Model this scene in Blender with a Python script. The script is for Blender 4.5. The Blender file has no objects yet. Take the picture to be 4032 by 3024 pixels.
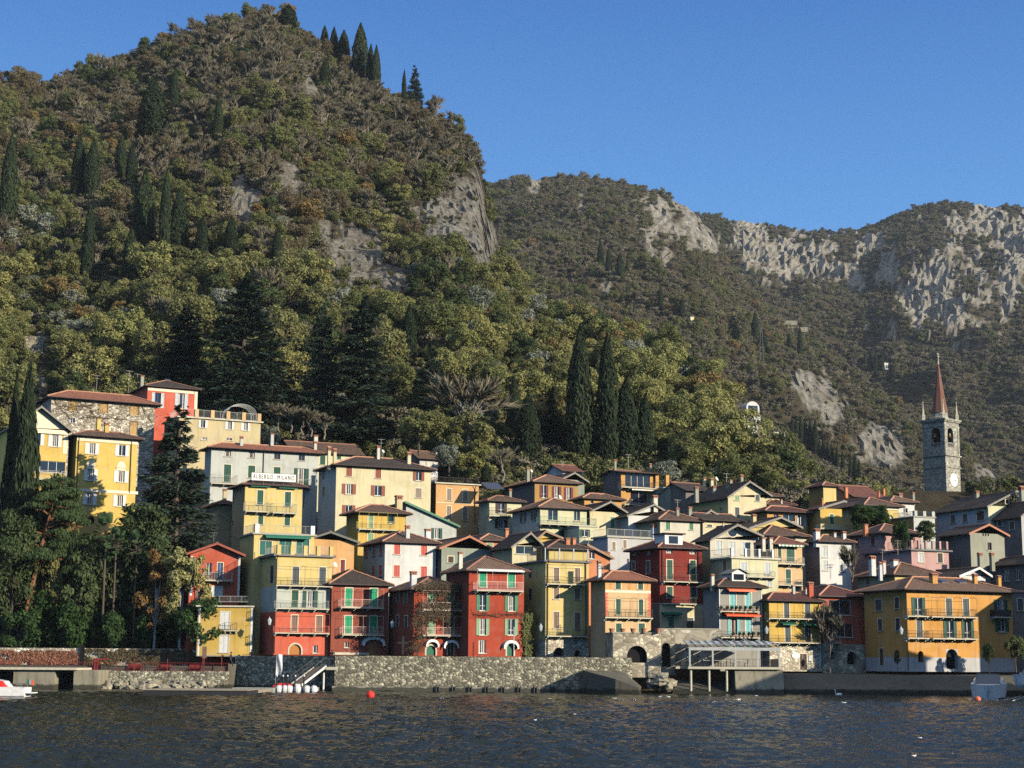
import bpy, math, random
import numpy as np
from mathutils import Vector, Matrix, noise as mnoise
RND = random.Random(7)
NPR = np.random.default_rng(7)
SC = bpy.context.scene
COL = SC.collection
rad = math.radians
# ------------------------------------------------------------------ camera, world, sun
PHW, PHH, FOC = 4032.0, 3024.0, 6600.0
CAMZ = 3.5
PITCH, ROLL = 9.45, 0.4
CAMROT = Matrix.Rotation(rad(90 + PITCH), 3, 'X') @ Matrix.Rotation(rad(ROLL), 3, 'Z')
cd = bpy.data.cameras.new('camera'); cam = bpy.data.objects.new('camera', cd); COL.objects.link(cam)
cd.sensor_fit = 'HORIZONTAL'; cd.sensor_width = 36.0; cd.lens = FOC / PHW * 36.0
cd.clip_start = 1.0; cd.clip_end = 20000.0
cam.matrix_world = Matrix.Translation((0, 0, CAMZ)) @ CAMROT.to_4x4()
SC.camera = cam
SUN_AZ, SUN_EL = 57.0, 17.0      # degrees to the right of "behind the camera", elevation
sv = Vector((math.sin(rad(SUN_AZ)) * math.cos(rad(SUN_EL)), -math.cos(rad(SUN_AZ)) * math.cos(rad(SUN_EL)), math.sin(rad(SUN_EL))))
ld = bpy.data.lights.new('sun', 'SUN'); sun = bpy.data.objects.new('sun', ld); COL.objects.link(sun)
ld.energy = 5.0; ld.angle = rad(0.53); ld.color = (1.0, 0.88, 0.70)
sun.rotation_euler = sv.to_track_quat('Z', 'Y').to_euler()
W = bpy.data.worlds.new('World'); SC.world = W; W.use_nodes = True
nt = W.node_tree; bg = nt.nodes['Background']
sky = nt.nodes.new('ShaderNodeTexSky'); sky.sky_type = 'NISHITA'; sky.sun_disc = False
sky.sun_elevation = rad(SUN_EL); sky.sun_rotation = rad(180 - SUN_AZ)
sky.altitude = 200; sky.air_density = 1.0; sky.dust_density = 0.0; sky.ozone_density = 3.0
hs = nt.nodes.new('ShaderNodeHueSaturation'); hs.inputs['Saturation'].default_value = 1.15; hs.inputs['Hue'].default_value = 0.5; hs.inputs['Value'].default_value = 0.28; nt.links.new(sky.outputs[0], hs.inputs['Color'])
# clear winter air: the dome's own blue, paler towards the horizon, added to the physical sky
tc = nt.nodes.new('ShaderNodeTexCoord'); sp_ = nt.nodes.new('ShaderNodeSeparateXYZ'); nt.links.new(tc.outputs['Generated'], sp_.inputs[0])
sr = nt.nodes.new('ShaderNodeValToRGB'); nt.links.new(sp_.outputs[2], sr.inputs[0])
for el, (q, c) in zip((sr.color_ramp.elements[0], sr.color_ramp.elements[1], sr.color_ramp.elements.new(0.22), sr.color_ramp.elements.new(0.36)), ((0.0, (0.26, 0.58, 0.95)), (1.0, (0.015, 0.06, 0.22)), (0.22, (0.135, 0.41, 0.90)), (0.38, (0.05, 0.21, 0.64)))): el.position = q; el.color = (*c, 1)
sm = nt.nodes.new('ShaderNodeVectorMath'); sm.operation = 'MULTIPLY_ADD'; sm.inputs[1].default_value = (6.4, 6.4, 6.4); nt.links.new(sr.outputs[0], sm.inputs[0]); nt.links.new(hs.outputs[0], sm.inputs[2])
nt.links.new(sm.outputs[0], bg.inputs[0]); bg.inputs[1].default_value = 0.085
SC.view_settings.view_transform = 'Standard'; SC.view_settings.look = 'None'
SC.view_settings.exposure = 0.45; SC.view_settings.gamma = 1.0
SC.render.engine = 'CYCLES'
SC.cycles.max_bounces = 5; SC.cycles.diffuse_bounces = 0; SC.cycles.glossy_bounces = 3
SC.cycles.transmission_bounces = 3; SC.cycles.transparent_max_bounces = 4
SC.cycles.use_denoising = False; SC.cycles.denoiser = 'OPENIMAGEDENOISE'; SC.cycles.denoising_prefilter = 'ACCURATE'

# ------------------------------------------------------------------ pixels and rays
CROPS = dict(P0=(0, 0, 1), D1=(0, 0, 4032 / 2212), A=(0, 1400, 900 / 2212), B=(700, 1600, 800 / 2212), C=(1200, 1650, 800 / 2212),
             D=(1800, 1750, 800 / 2212), E=(2400, 1750, 800 / 2212), F=(3000, 1750, 600 / 2212), G=(3432, 1350, 600 / 1659),
             H=(3232, 1900, 800 / 2212), I=(0, 2050, 900 / 2133), J=(700, 2050, 650 / 1540), K=(1250, 2150, 700 / 1936),
             L=(1750, 2150, 700 / 1936), M=(2250, 2150, 700 / 1936), N=(2750, 2200, 700 / 2111), O=(3332, 2200, 700 / 1936),
             P=(500, 2500, 900 / 2212), S=(1050, 2540, 270 / 2133), T=(2600, 2400, 550 / 2212), U=(3050, 2540, 250 / 2212), V=(2850, 1560, 350 / 2212))
def px(crop, x, y):
    a, b, s = CROPS[crop]; return a + x * s, b + y * s
CAMP = Vector((0, 0, CAMZ))
def ray(X, Y):
    return CAMROT @ Vector(((X - PHW / 2) / FOC, -(Y - PHH / 2) / FOC, -1.0))
def at(crop, x, y, depth):
    r = ray(*px(crop, x, y)); return CAMP + r * (depth / r.y)
CAMI = CAMROT.transposed()
def proj(p):
    q = CAMI @ (Vector(p) - CAMP); return PHW / 2 + FOC * q.x / -q.z, PHH / 2 - FOC * q.y / -q.z
def zof(crop, x, y, depth): return at(crop, x, y, depth).z

# ------------------------------------------------------------------ object helpers
def tag(o, label=None, cat=None, group=None, kind=None):
    if label: o['label'] = label
    if cat: o['category'] = cat
    if group: o['group'] = group
    if kind: o['kind'] = kind
    return o
def empty(name, loc=(0, 0, 0), rz=0.0):
    o = bpy.data.objects.new(name, None); COL.objects.link(o); o.location = loc; o.rotation_euler = (0, 0, rz); o.empty_display_size = 0.3
    return o
def link(name, data, parent=None):
    o = bpy.data.objects.new(name, data); COL.objects.link(o)
    if parent is not None: o.parent = parent
    return o
class MB:
    def __init__(s): s.v = []; s.f = []; s.m = []; s.uv = {}
    def quad(s, a, b, c, d, m=0, uv=None):
        n = len(s.v); s.v += [tuple(a), tuple(b), tuple(c), tuple(d)]; s.f.append((n, n + 1, n + 2, n + 3)); s.m.append(m)
        if uv: s.uv[len(s.f) - 1] = uv
    def poly(s, pts, m=0, uv=None):
        n = len(s.v); s.v += [tuple(p) for p in pts]; s.f.append(tuple(range(n, n + len(pts)))); s.m.append(m)
        if uv: s.uv[len(s.f) - 1] = uv
    def box(s, x0, y0, z0, x1, y1, z1, m=0):
        x0, x1 = min(x0, x1), max(x0, x1); y0, y1 = min(y0, y1), max(y0, y1); z0, z1 = min(z0, z1), max(z0, z1)
        n = len(s.v); s.v += [(x0, y0, z0), (x1, y0, z0), (x1, y1, z0), (x0, y1, z0), (x0, y0, z1), (x1, y0, z1), (x1, y1, z1), (x0, y1, z1)]
        for q in ((0, 3, 2, 1), (4, 5, 6, 7), (0, 1, 5, 4), (1, 2, 6, 5), (2, 3, 7, 6), (3, 0, 4, 7)):
            s.f.append(tuple(n + i for i in q)); s.m.append(m)
    def tube(s, pts, r, n=5, m=0, r1=None):
        pts = [Vector(p) for p in pts]; k = len(pts); rings = []
        for i, p in enumerate(pts):
            d = (pts[min(i + 1, k - 1)] - pts[max(i - 1, 0)]).normalized()
            a = d.cross(Vector((0, 0, 1)) if abs(d.z) < 0.9 else Vector((1, 0, 0))).normalized(); b = d.cross(a)
            rr = r if r1 is None else r + (r1 - r) * i / (k - 1)
            b0 = len(s.v); rings.append(b0)
            for j in range(n):
                t = 2 * math.pi * j / n; s.v.append(tuple(p + (a * math.cos(t) + b * math.sin(t)) * rr))
        for i in range(k - 1):
            for j in range(n):
                j2 = (j + 1) % n
                s.f.append((rings[i] + j, rings[i] + j2, rings[i + 1] + j2, rings[i + 1] + j)); s.m.append(m)
        s.f.append(tuple(rings[0] + j for j in range(n))[::-1]); s.m.append(m)
        s.f.append(tuple(rings[-1] + j for j in range(n))); s.m.append(m)
    def lathe(s, prof, n=12, m=0, c=(0, 0, 0)):
        b = len(s.v)
        for r, z in prof:
            for j in range(n):
                t = 2 * math.pi * j / n; s.v.append((c[0] + r * math.cos(t), c[1] + r * math.sin(t), c[2] + z))
        for i in range(len(prof) - 1):
            for j in range(n):
                j2 = (j + 1) % n; s.f.append((b + i * n + j, b + i * n + j2, b + (i + 1) * n + j2, b + (i + 1) * n + j)); s.m.append(m)
    def data(s, name, mats):
        me = bpy.data.meshes.new(name); me.from_pydata(s.v, [], s.f)
        for mm in mats: me.materials.append(mm)
        me.polygons.foreach_set('material_index', s.m)
        if s.uv:
            ul = me.uv_layers.new(name='UVMap'); arr = np.zeros((len(me.loops), 2), np.float32)
            for fi, uv in s.uv.items():
                ls = me.polygons[fi].loop_start
                for k, q in enumerate(uv): arr[ls + k] = q
            ul.data.foreach_set('uv', arr.ravel())
        me.update(); return me
    def build(s, name, mats, parent=None):
        if not s.f: return None
        return link(name, s.data(name, mats if isinstance(mats, (list, tuple)) else [mats]), parent)

# ------------------------------------------------------------------ materials
def lin(c): 
    c = c / 255.0; return c / 12.92 if c <= 0.04045 else ((c + 0.055) / 1.055) ** 2.4
def rgb(r, g, b, k=1.0): return (lin(r) * k, lin(g) * k, lin(b) * k, 1.0)
_MC = {}
def newmat(name):
    m = bpy.data.materials.new(name); m.use_nodes = True
    return m, m.node_tree, m.node_tree.nodes['Principled BSDF']
def N(t, typ, **kw):
    n = t.nodes.new(typ)
    for k, v in kw.items():
        if k.startswith('i_'):
            key = k[2:]; n.inputs[int(key) if key.isdigit() else key].default_value = v
        else: setattr(n, k, v)
    return n
def mixc(t, fac, a, b, blend='MIX'):
    n = t.nodes.new('ShaderNodeMix'); n.data_type = 'RGBA'; n.blend_type = blend
    for sock, val in ((n.inputs[0], fac), (n.inputs[6], a), (n.inputs[7], b)):
        if hasattr(val, 'links') or isinstance(val, bpy.types.NodeSocket): t.links.new(val, sock)
        else: sock.default_value = val
    return n.outputs[2]
def ramp(t, sock, pts):
    n = t.nodes.new('ShaderNodeValToRGB'); e = n.color_ramp.elements
    while len(e) < len(pts): e.new(0.5)
    for el, (p, c) in zip(e, pts):
        el.position = p; el.color = c if len(c) == 4 else (*c, 1)
    t.links.new(sock, n.inputs[0]); return n.outputs[0]
def noisetex(t, co, scale, detail=4, rough=0.55):
    n = N(t, 'ShaderNodeTexNoise'); n.inputs['Scale'].default_value = scale; n.inputs['Detail'].default_value = detail; n.inputs['Roughness'].default_value = rough
    t.links.new(co, n.inputs['Vector']); return n.outputs[0]
def bump(t, bs, h, strength=0.3, dist=0.05):
    b = N(t, 'ShaderNodeBump'); b.inputs['Strength'].default_value = strength; b.inputs['Distance'].default_value = dist
    t.links.new(h, b.inputs['Height']); t.links.new(b.outputs[0], bs.inputs['Normal'])
def objco(t, scale=None):
    c = N(t, 'ShaderNodeTexCoord').outputs['Object']
    if scale:
        mp = N(t, 'ShaderNodeMapping'); mp.inputs['Scale'].default_value = scale; t.links.new(c, mp.inputs[0]); return mp.outputs[0]
    return c
def plain(name, col, rough=0.7, metal=0.0, spec=0.3):
    key = ('plain', name, col)
    if key in _MC: return _MC[key]
    m, t, b = newmat(name); b.inputs['Roughness'].default_value = rough; b.inputs['Metallic'].default_value = metal; b.inputs['Specular IOR Level'].default_value = spec
    n = noisetex(t, objco(t), 2.5, 3)
    t.links.new(ramp(t, n, [(0.3, [x * 0.86 for x in col[:3]]), (0.7, [min(1, x * 1.08) for x in col[:3]])]), b.inputs['Base Color'])
    _MC[key] = m; return m
def plaster(name, col, stain=0.36):
    key = ('pl', name)
    if key in _MC: return _MC[key]
    m, t, b = newmat(name); b.inputs['Roughness'].default_value = 0.92; b.inputs['Specular IOR Level'].default_value = 0.15
    co = objco(t)
    n1 = noisetex(t, co, 0.28, 8, 0.65); n2 = noisetex(t, objco(t, (1.5, 1.5, 0.16)), 1.2, 6, 0.7); n3 = noisetex(t, co, 9.0, 3); n4 = noisetex(t, co, 0.8, 5, 0.55)
    c = [x for x in col[:3]]
    base = ramp(t, n1, [(0.30, [x * 0.80 for x in c]), (0.5, c), (0.70, [min(0.95, x * 1.07 + 0.012) for x in c])])
    g = sum(c) / 3
    faded = [min(0.9, x * 0.75 + g * 0.35) for x in c]; dirt = [x * 0.50 + 0.015 for x in c]
    c1 = mixc(t, ramp(t, n4, [(0.54, (0, 0, 0)), (0.60, (0.55, 0.55, 0.55)), (0.75, (0.6, 0.6, 0.6))]), base, (*faded, 1))
    f = ramp(t, n2, [(0.50, (0, 0, 0)), (0.74, (stain * 1.7,) * 3)])
    c2 = mixc(t, f, c1, (*dirt, 1))
    c3 = mixc(t, 0.14, c2, n3, 'OVERLAY')
    t.links.new(c3, b.inputs['Base Color']); bump(t, b, n3, 0.25, 0.02)
    _MC[key] = m; return m
def tiles(name, c1, c2, dark, moss=0.25):
    c1, c2, dark = [(c[0] * 0.95, c[1] * 1.04, c[2] * 1.08, 1) for c in (c1, c2, dark)]
    key = ('ti', name)
    if key in _MC: return _MC[key]
    m, t, b = newmat(name); b.inputs['Roughness'].default_value = 0.85; b.inputs['Specular IOR Level'].default_value = 0.2
    uv = N(t, 'ShaderNodeTexCoord').outputs['UV']; co = objco(t)
    br = N(t, 'ShaderNodeTexBrick'); br.offset = 0.0
    for k, v in (('Color1', c1), ('Color2', c2), ('Mortar', dark)): br.inputs[k].default_value = v
    br.inputs['Scale'].default_value = 1.0; br.inputs['Brick Width'].default_value = 0.26; br.inputs['Row Height'].default_value = 0.36
    br.inputs['Mortar Size'].default_value = 0.035; br.inputs['Mortar Smooth'].default_value = 0.4; br.inputs['Bias'].default_value = -0.1
    t.links.new(uv, br.inputs['Vector'])
    n = noisetex(t, co, 0.9, 6, 0.65); n2 = noisetex(t, co, 4.0, 3)
    f = ramp(t, n, [(0.42, (0, 0, 0)), (0.72, (moss, moss, moss))])
    c = mixc(t, f, br.outputs[0], dark)
    f2 = ramp(t, n2, [(0.5, (0, 0, 0)), (0.8, (0.35, 0.35, 0.35))])
    c = mixc(t, f2, c, (c2[0] * 1.25, c2[1] * 1.3, c2[2] * 1.4, 1))
    t.links.new(c, b.inputs['Base Color'])
    wv = N(t, 'ShaderNodeTexWave'); wv.bands_direction = 'X'; wv.inputs['Scale'].default_value = 1.0 / 0.26 / 3.1831 * 1.0; wv.inputs['Distortion'].default_value = 0.0
    t.links.new(uv, wv.inputs[0]); bump(t, b, wv.outputs[1], 0.9, 0.08)
    _MC[key] = m; return m
def stone(name, c1, c2, mortar, scale=2.2, contrast=1.0, stain=0.3):
    key = ('st', name)
    if key in _MC: return _MC[key]
    m, t, b = newmat(name); b.inputs['Roughness'].default_value = 0.9; b.inputs['Specular IOR Level'].default_value = 0.2
    co = objco(t, (1, 1, 1.45))
    nz = N(t, 'ShaderNodeTexNoise'); nz.inputs['Scale'].default_value = 1.6; t.links.new(co, nz.inputs['Vector'])
    mv = N(t, 'ShaderNodeVectorMath', operation='MULTIPLY_ADD'); mv.inputs[1].default_value = (0.25, 0.25, 0.25); t.links.new(nz.outputs[1], mv.inputs[0]); t.links.new(co, mv.inputs[2])
    vo = N(t, 'ShaderNodeTexVoronoi'); vo.inputs['Scale'].default_value = scale; t.links.new(mv.outputs[0], vo.inputs['Vector'])
    ve = N(t, 'ShaderNodeTexVoronoi', feature='DISTANCE_TO_EDGE'); ve.inputs['Scale'].default_value = scale; t.links.new(mv.outputs[0], ve.inputs['Vector'])
    sep = N(t, 'ShaderNodeSeparateColor'); t.links.new(vo.outputs['Color'], sep.inputs[0])
    base = ramp(t, sep.outputs[0], [(0.05, [x * 0.6 for x in c1[:3]]), (0.45, c1[:3]), (0.75, c2[:3]), (0.97, [min(0.9, x * 1.5) for x in c2[:3]])])
    e = ramp(t, ve.outputs[0], [(0.02, (1, 1, 1)), (0.09, (0, 0, 0))])
    c = mixc(t, e, base, mortar)
    n = noisetex(t, objco(t), 0.5, 7, 0.7); f = ramp(t, n, [(0.45, (0, 0, 0)), (0.75, (stain, stain, stain))])
    c = mixc(t, f, c, (0.03, 0.03, 0.025, 1))
    n2 = noisetex(t, objco(t), 7, 4); c = mixc(t, 0.35, c, n2, 'OVERLAY')
    t.links.new(c, b.inputs['Base Color']); bump(t, b, ve.outputs[0], 0.8 * contrast, 0.2)
    _MC[key] = m; return m
def glassmat(name, col=(0.015, 0.02, 0.03, 1), rough=0.06):
    m, t, b = newmat(name); b.inputs['Base Color'].default_value = col; b.inputs['Roughness'].default_value = rough; b.inputs['Specular IOR Level'].default_value = 0.9
    bump(t, b, noisetex(t, objco(t), 0.8, 2), 0.06, 0.3); return m
K = 0.62
def wallcol(r, g, b):
    c = rgb(r, g, b, K); return (c[0], min(0.9, c[1] * 1.04), min(0.9, c[2] * 1.12), 1)
PL = {k: plaster('plaster_' + k, wallcol(*v)) for k, v in dict(
    cream=(250, 234, 182), yellow=(250, 222, 140), deepyellow=(246, 204, 104), villa=(250, 212, 112), pale=(247, 240, 190), white=(250, 246, 232), ivory=(246, 236, 206),
    red=(198, 88, 62), coral=(242, 120, 90), brick=(176, 96, 74), darkred=(156, 66, 54), salmon=(246, 160, 108), peach=(250, 208, 150), orange=(244, 182, 104), apricot=(248, 192, 124),
    ochre=(205, 160, 92), grey=(226, 226, 208), greywhite=(220, 216, 206), greygreen=(178, 184, 160), greyhouse=(182, 176, 160), pink=(228, 182, 168), pinkbeige=(232, 190, 160),
    housered=(228, 114, 84), stonegrey=(186, 184, 158), buff=(236, 214, 160), mint=(222, 226, 204), shadetone=(150, 140, 128), amber=(244, 180, 96)).items()}  # darker grey brown carries painted shade for sunless sides and houses
TI = dict(brown=tiles('tiles_brown', rgb(132, 102, 84), rgb(100, 78, 66), rgb(52, 40, 36)),
          dark=tiles('tiles_dark', rgb(98, 82, 72), rgb(74, 64, 58), rgb(36, 32, 30), 0.45),
          red=tiles('tiles_red', rgb(150, 98, 80), rgb(122, 78, 66), rgb(66, 40, 34)),
          orange=tiles('tiles_orange', rgb(178, 116, 90), rgb(150, 96, 76), rgb(88, 52, 42), 0.12),
          maroon=tiles('tiles_maroon', rgb(118, 76, 68), rgb(94, 62, 58), rgb(50, 32, 30), 0.12),
          terra=tiles('tiles_terra', rgb(152, 118, 96), rgb(122, 96, 80), rgb(64, 48, 42), 0.3))
PT = {k: plain('paint_' + k, rgb(*v, 0.85), 0.6) for k, v in dict(
    dkgreen=(28, 84, 66), green=(40, 110, 84), bright=(18, 160, 112), sage=(140, 176, 134), midgreen=(72, 136, 100), slate=(76, 86, 88), brownred=(150, 82, 60), rose=(206, 92, 84), brown=(136, 112, 96),
    greybrown=(150, 134, 118), palegrey=(200, 208, 210), white=(238, 238, 230), aqua=(128, 196, 196), blue=(58, 84, 128), wood=(186, 120, 52), dark=(24, 24, 26), charcoal=(52, 52, 54), darkbrown=(70, 52, 44),
    tan=(196, 160, 100), orangefab=(250, 130, 92), redfab=(252, 96, 52), greenfab=(24, 118, 92), whitefab=(250, 248, 240), teal=(20, 100, 92), cream=(240, 228, 196), redmetal=(142, 54, 50), maroon=(120, 40, 46), flagred=(240, 60, 50)).items()}
METAL = plain('galvanised_metal', rgb(120, 120, 116), 0.5, 0.6); IRON = plain('dark_iron', rgb(62, 60, 58), 0.6, 0.3); WHITEM = plain('white_metal', rgb(184, 186, 181), 0.45)
CONC = plain('concrete', rgb(170, 166, 150), 0.95, 0, 0.1); SLAB = plain('slab_stone', rgb(196, 190, 168), 0.9, 0, 0.1); TERRA = plain('terracotta', rgb(172, 122, 98), 0.9); RIDGE = plain('ridge_tile', rgb(186, 138, 112), 0.9)
RIDGED = plain('ridge_tile_dull', rgb(150, 110, 92), 0.9)
BARGE = plain('barge_board', rgb(140, 136, 126), 0.8); SOFFIT = plain('soffit_wood', rgb(90, 70, 56), 0.9); GUTTER = plain('gutter_metal', rgb(84, 74, 68), 0.5, 0.3)
GLASS = glassmat('window_glass'); DARKIN = plain('dark_interior', (0.008, 0.008, 0.009, 1), 0.9)  # near-black colour stands in for the shade inside openings
CURT = plain('window_curtain', rgb(196, 190, 178), 0.9)
STONE_WALL = stone('rubble_stone', rgb(138, 133, 114), rgb(172, 167, 142), rgb(92, 88, 76), 2.3)
STONE_BASE = stone('lime_rendered_stone', rgb(176, 166, 144), rgb(196, 188, 164), rgb(150, 142, 122), 1.6, 0.6, 0.35)
STONE_PALE = stone('pale_rubble', rgb(190, 180, 158), rgb(214, 206, 184), rgb(130, 122, 106), 2.6, 0.8, 0.25)
STONE_TOWER = stone('tower_ashlar', rgb(150, 148, 134), rgb(164, 162, 146), rgb(132, 130, 118), 2.4, 0.3, 0.2)
# ------------------------------------------------------------------ terrain height (needed for house bases)
HOUSES = []
TOWN_Y = [190, 214, 218, 224, 232, 245, 258, 272, 286]
TOWN_Z = [-5.0, -2.0, 1.5, 4.0, 7.0, 13.0, 19.0, 26.0, 33.0]
# ------------------------------------------------------------------ houses
def railing(mb, pts, z, h, m=0, step=0.17, bar=0.014, top=0.035, mid=True):
    for (x0, y0), (x1, y1) in zip(pts, pts[1:]):
        d = Vector((x1 - x0, y1 - y0, 0)); ln = d.length
        if ln < 0.05: continue
        u = d / ln; nrm = Vector((-u.y, u.x, 0))
        def bx(s0, s1, z0, z1, w):
            a = Vector((x0, y0, 0)) + u * s0; b = Vector((x0, y0, 0)) + u * s1
            p = [a - nrm * w, b - nrm * w, b + nrm * w, a + nrm * w]
            lo = [(q.x, q.y, z0) for q in p]; hi = [(q.x, q.y, z1) for q in p]
            n = len(mb.v); mb.v += lo + hi
            for q in ((0, 3, 2, 1), (4, 5, 6, 7), (0, 1, 5, 4), (1, 2, 6, 5), (2, 3, 7, 6), (3, 0, 4, 7)): mb.f.append(tuple(n + i for i in q)); mb.m.append(m)
        bx(0, ln, z + h - top, z + h, top * 0.6); bx(0, ln, z + 0.08, z + 0.12, 0.02)
        k = max(1, int(ln / step))
        for i in range(k + 1):
            s = ln * i / k; big = 0.02 if i % 8 == 0 else bar * 0.5
            bx(s - big, s + big, z, z + h - 0.03, big)

class House:
    def __init__(s, crop, label, xl, ye, xr, yb, D, xb=None, yaw=24, L=None, wall='cream', side=None, bands=None, name='house', cat='house', group='houses of the lakeside village', kind=None, deep=True):
        s.crop = crop; s.yaw = rad(yaw); s.label = label; s.xm = xl
        P = at(crop, xl, ye, D); s.P = P
        s.cy, s.sy = math.cos(s.yaw), math.sin(s.yaw)
        s.root = empty(name, (P.x, P.y, 0), s.yaw); tag(s.root, label, cat, group, kind)
        s.zo = 0.0
        zt = P.z
        s.W = s.loc(xr, ye)[0]
        zb = s.loc(xl, yb)[1]
        s.zvis = zb
        if deep:
            zb = min(zb - 0.05, float(np.interp(D, TOWN_Y, TOWN_Z)) - 0.6 if D > 216 else zb)
        s.zo = zb; s.root.location.z = zb
        s.h = zt - zb
        if L is None:
            L = 8.0
            if xb is not None:
                o, r = s._lr(xb, ye); 
                if abs(r.x) > 1e-6: L = (o + r * (-o.x / r.x)).y
                L = max(4.0, min(16.0, L))
        s.L = L
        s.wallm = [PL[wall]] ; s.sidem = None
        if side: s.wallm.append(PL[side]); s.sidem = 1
        s.bands = []
        for b in bands or []:       # (y_px_top, material) from top to bottom, front and sides
            s.wallm.append(b[1] if not isinstance(b[1], str) else PL[b[1]]); s.bands.append((s.loc(xl, b[0])[1], len(s.wallm) - 1))
        s.fo = []; s.so = []; s.gab = None; s.gside = None
        s.roofo = None
        s.slope = None; HOUSES.append(s)
    def _lr(s, x, y):
        r = ray(*px(s.crop, x, y)); o = CAMP - Vector((s.P.x, s.P.y, s.zo))
        f = lambda v: Vector((v.x * s.cy + v.y * s.sy, -v.x * s.sy + v.y * s.cy, v.z))
        return f(o), f(r)
    def loc(s, x, y, off=0.0):
        o, r = s._lr(x, y); p = o + r * ((-off - o.y) / r.y); return p.x, p.z
    def sloc(s, x, y):
        o, r = s._lr(x, y); p = o + r * (-o.x / r.x); return p.y, p.z
    def part(s, mb, name, mats, parent=None):
        return mb.build(name, mats, parent or s.root)
    # -- openings
    def rect(s, x, y, w, h, off=0.0):
        x0 = s.loc(x - w / 2, y, off)[0]; x1 = s.loc(x + w / 2, y, off)[0]; z0 = s.loc(x, y + h / 2, off)[1]; z1 = s.loc(x, y - h / 2, off)[1]
        return x0, x1, z0, z1
    def win(s, kind, col, items, frame='white', sill=True, label=None):
        for it in items: s._win(kind, col, it, frame, sill, False)
    def swin(s, kind, col, items, frame='white', sill=True):
        for it in items: s._win(kind, col, it, frame, sill, True)
    def _win(s, kind, col, it, frame, sill, side):
        x, y, w, h = it[:4]
        if side:
            a0 = s.sloc(x + w / 2, y)[0]; a1 = s.sloc(x - w / 2, y)[0]; z0 = s.sloc(x, y + h / 2)[1]; z1 = s.sloc(x, y - h / 2)[1]
            a0 = max(0.25, a0); a1 = min(s.L - 0.25, a1)
            if a1 - a0 < 0.25: return
            T = lambda u, z, o: (-o, u, z)                 # o = distance out of the wall
            s.so.append((a0, a1, z0, z1, 0.22))
        else:
            a0, a1, z0, z1 = s.rect(x, y, w, h)
            a0 = max(0.08, a0); a1 = min(s.W - 0.08, a1)
            if a1 - a0 < 0.2: return
            T = lambda u, z, o: (u, -o, z)
            s.fo.append((a0, a1, z0, z1, 0.7 if kind in ('arch', 'archdark') else 0.22))
        def bx(mb, u0, u1, q0, q1, o0, o1, m=0):
            A = T(u0, q0, o0); B = T(u1, q1, o1); mb.box(*A, *B, m)
        f = MB(); isdoor = kind in ('door', 'arch', 'archdark')
        nm = 'door' if isdoor else 'window'
        fw = 0.07 if (a1 - a0) > 0.7 else 0.05
        fr = PT[frame] if isinstance(frame, str) else frame
        if kind in ('o', 'g'):
            d0, d1 = -0.20, -0.13
            bx(f, a0, a0 + fw, z0, z1, d0, d1); bx(f, a1 - fw, a1, z0, z1, d0, d1); bx(f, a0 + fw, a1 - fw, z1 - fw, z1, d0, d1); bx(f, a0 + fw, a1 - fw, z0, z0 + fw * 1.3, d0, d1)
            c = (a0 + a1) / 2
            if a1 - a0 > 0.65: bx(f, c - fw * 0.6, c + fw * 0.6, z0 + fw, z1 - fw, d0, d1 + 0.015)
            if z1 - z0 > 1.7: bx(f, a0 + fw, a1 - fw, z0 + (z1 - z0) * 0.3, z0 + (z1 - z0) * 0.3 + 0.05, d0, d1 + 0.008)
        elif kind == 'wide':
            d0, d1 = -0.20, -0.13; k = max(2, int((a1 - a0) / 1.1))
            bx(f, a0, a1, z1 - 0.06, z1, d0, d1); bx(f, a0, a1, z0, z0 + 0.06, d0, d1)
            for i in range(k + 1):
                u = a0 + (a1 - a0 - 0.06) * i / k; bx(f, u, u + 0.06, z0 + 0.06, z1 - 0.06, d0, d1 + 0.012)
        elif kind == 'c':
            e = 0.045          # rendered surround, a little proud
            bx(f, a0 - 0.10, a0, z0, z1 + 0.10, -0.05, 0.022, 1); bx(f, a1, a1 + 0.10, z0, z1 + 0.10, -0.05, 0.022, 1); bx(f, a0, a1, z1, z1 + 0.10, -0.05, 0.021, 1)
            bx(f, a0, a1, z0, z1, -0.21, -0.17, 2)
        elif kind == 'door':
            bx(f, a0, a1, z0, z1, -0.16, -0.10, 2)
            bx(f, a0 - 0.09, a0, z0, z1 + 0.09, -0.05, 0.025, 1); bx(f, a1, a1 + 0.09, z0, z1 + 0.09, -0.05, 0.025, 1); bx(f, a0, a1, z1, z1 + 0.09, -0.05, 0.024, 1)
            c = (a0 + a1) / 2; bx(f, c - 0.015, c + 0.015, z0, z1, -0.10, -0.085, 1)
        if sill and kind in ('o', 'g', 'c', 'wide') and not isdoor:
            bx(f, a0 - 0.14, a1 + 0.14, z0 - 0.08, z0, -0.2, 0.13, 3)
        if kind in ('arch', 'archdark'):
            rr = (a1 - a0) / 2; cx = (a0 + a1) / 2; zc = z1 - rr if z1 - z0 > rr * 1.02 else z0
            ry = z1 - zc; n = 14
            arc = [(cx + rr * math.cos(t), zc + ry * math.sin(t)) for t in [math.pi * i / n for i in range(n + 1)]]
            for i in range(n):   # spandrels, reveal
                (u0, q0), (u1, q1) = arc[i], arc[i + 1]
                f.quad(T(u0, q0, 0.004), T(u0, z1, 0.004), T(u1, z1, 0.004), T(u1, q1, 0.004), 4)
                f.quad(T(u0, q0, 0.004), T(u1, q1, 0.004), T(u1, q1, -0.62), T(u0, q0, -0.62), 4)
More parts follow.
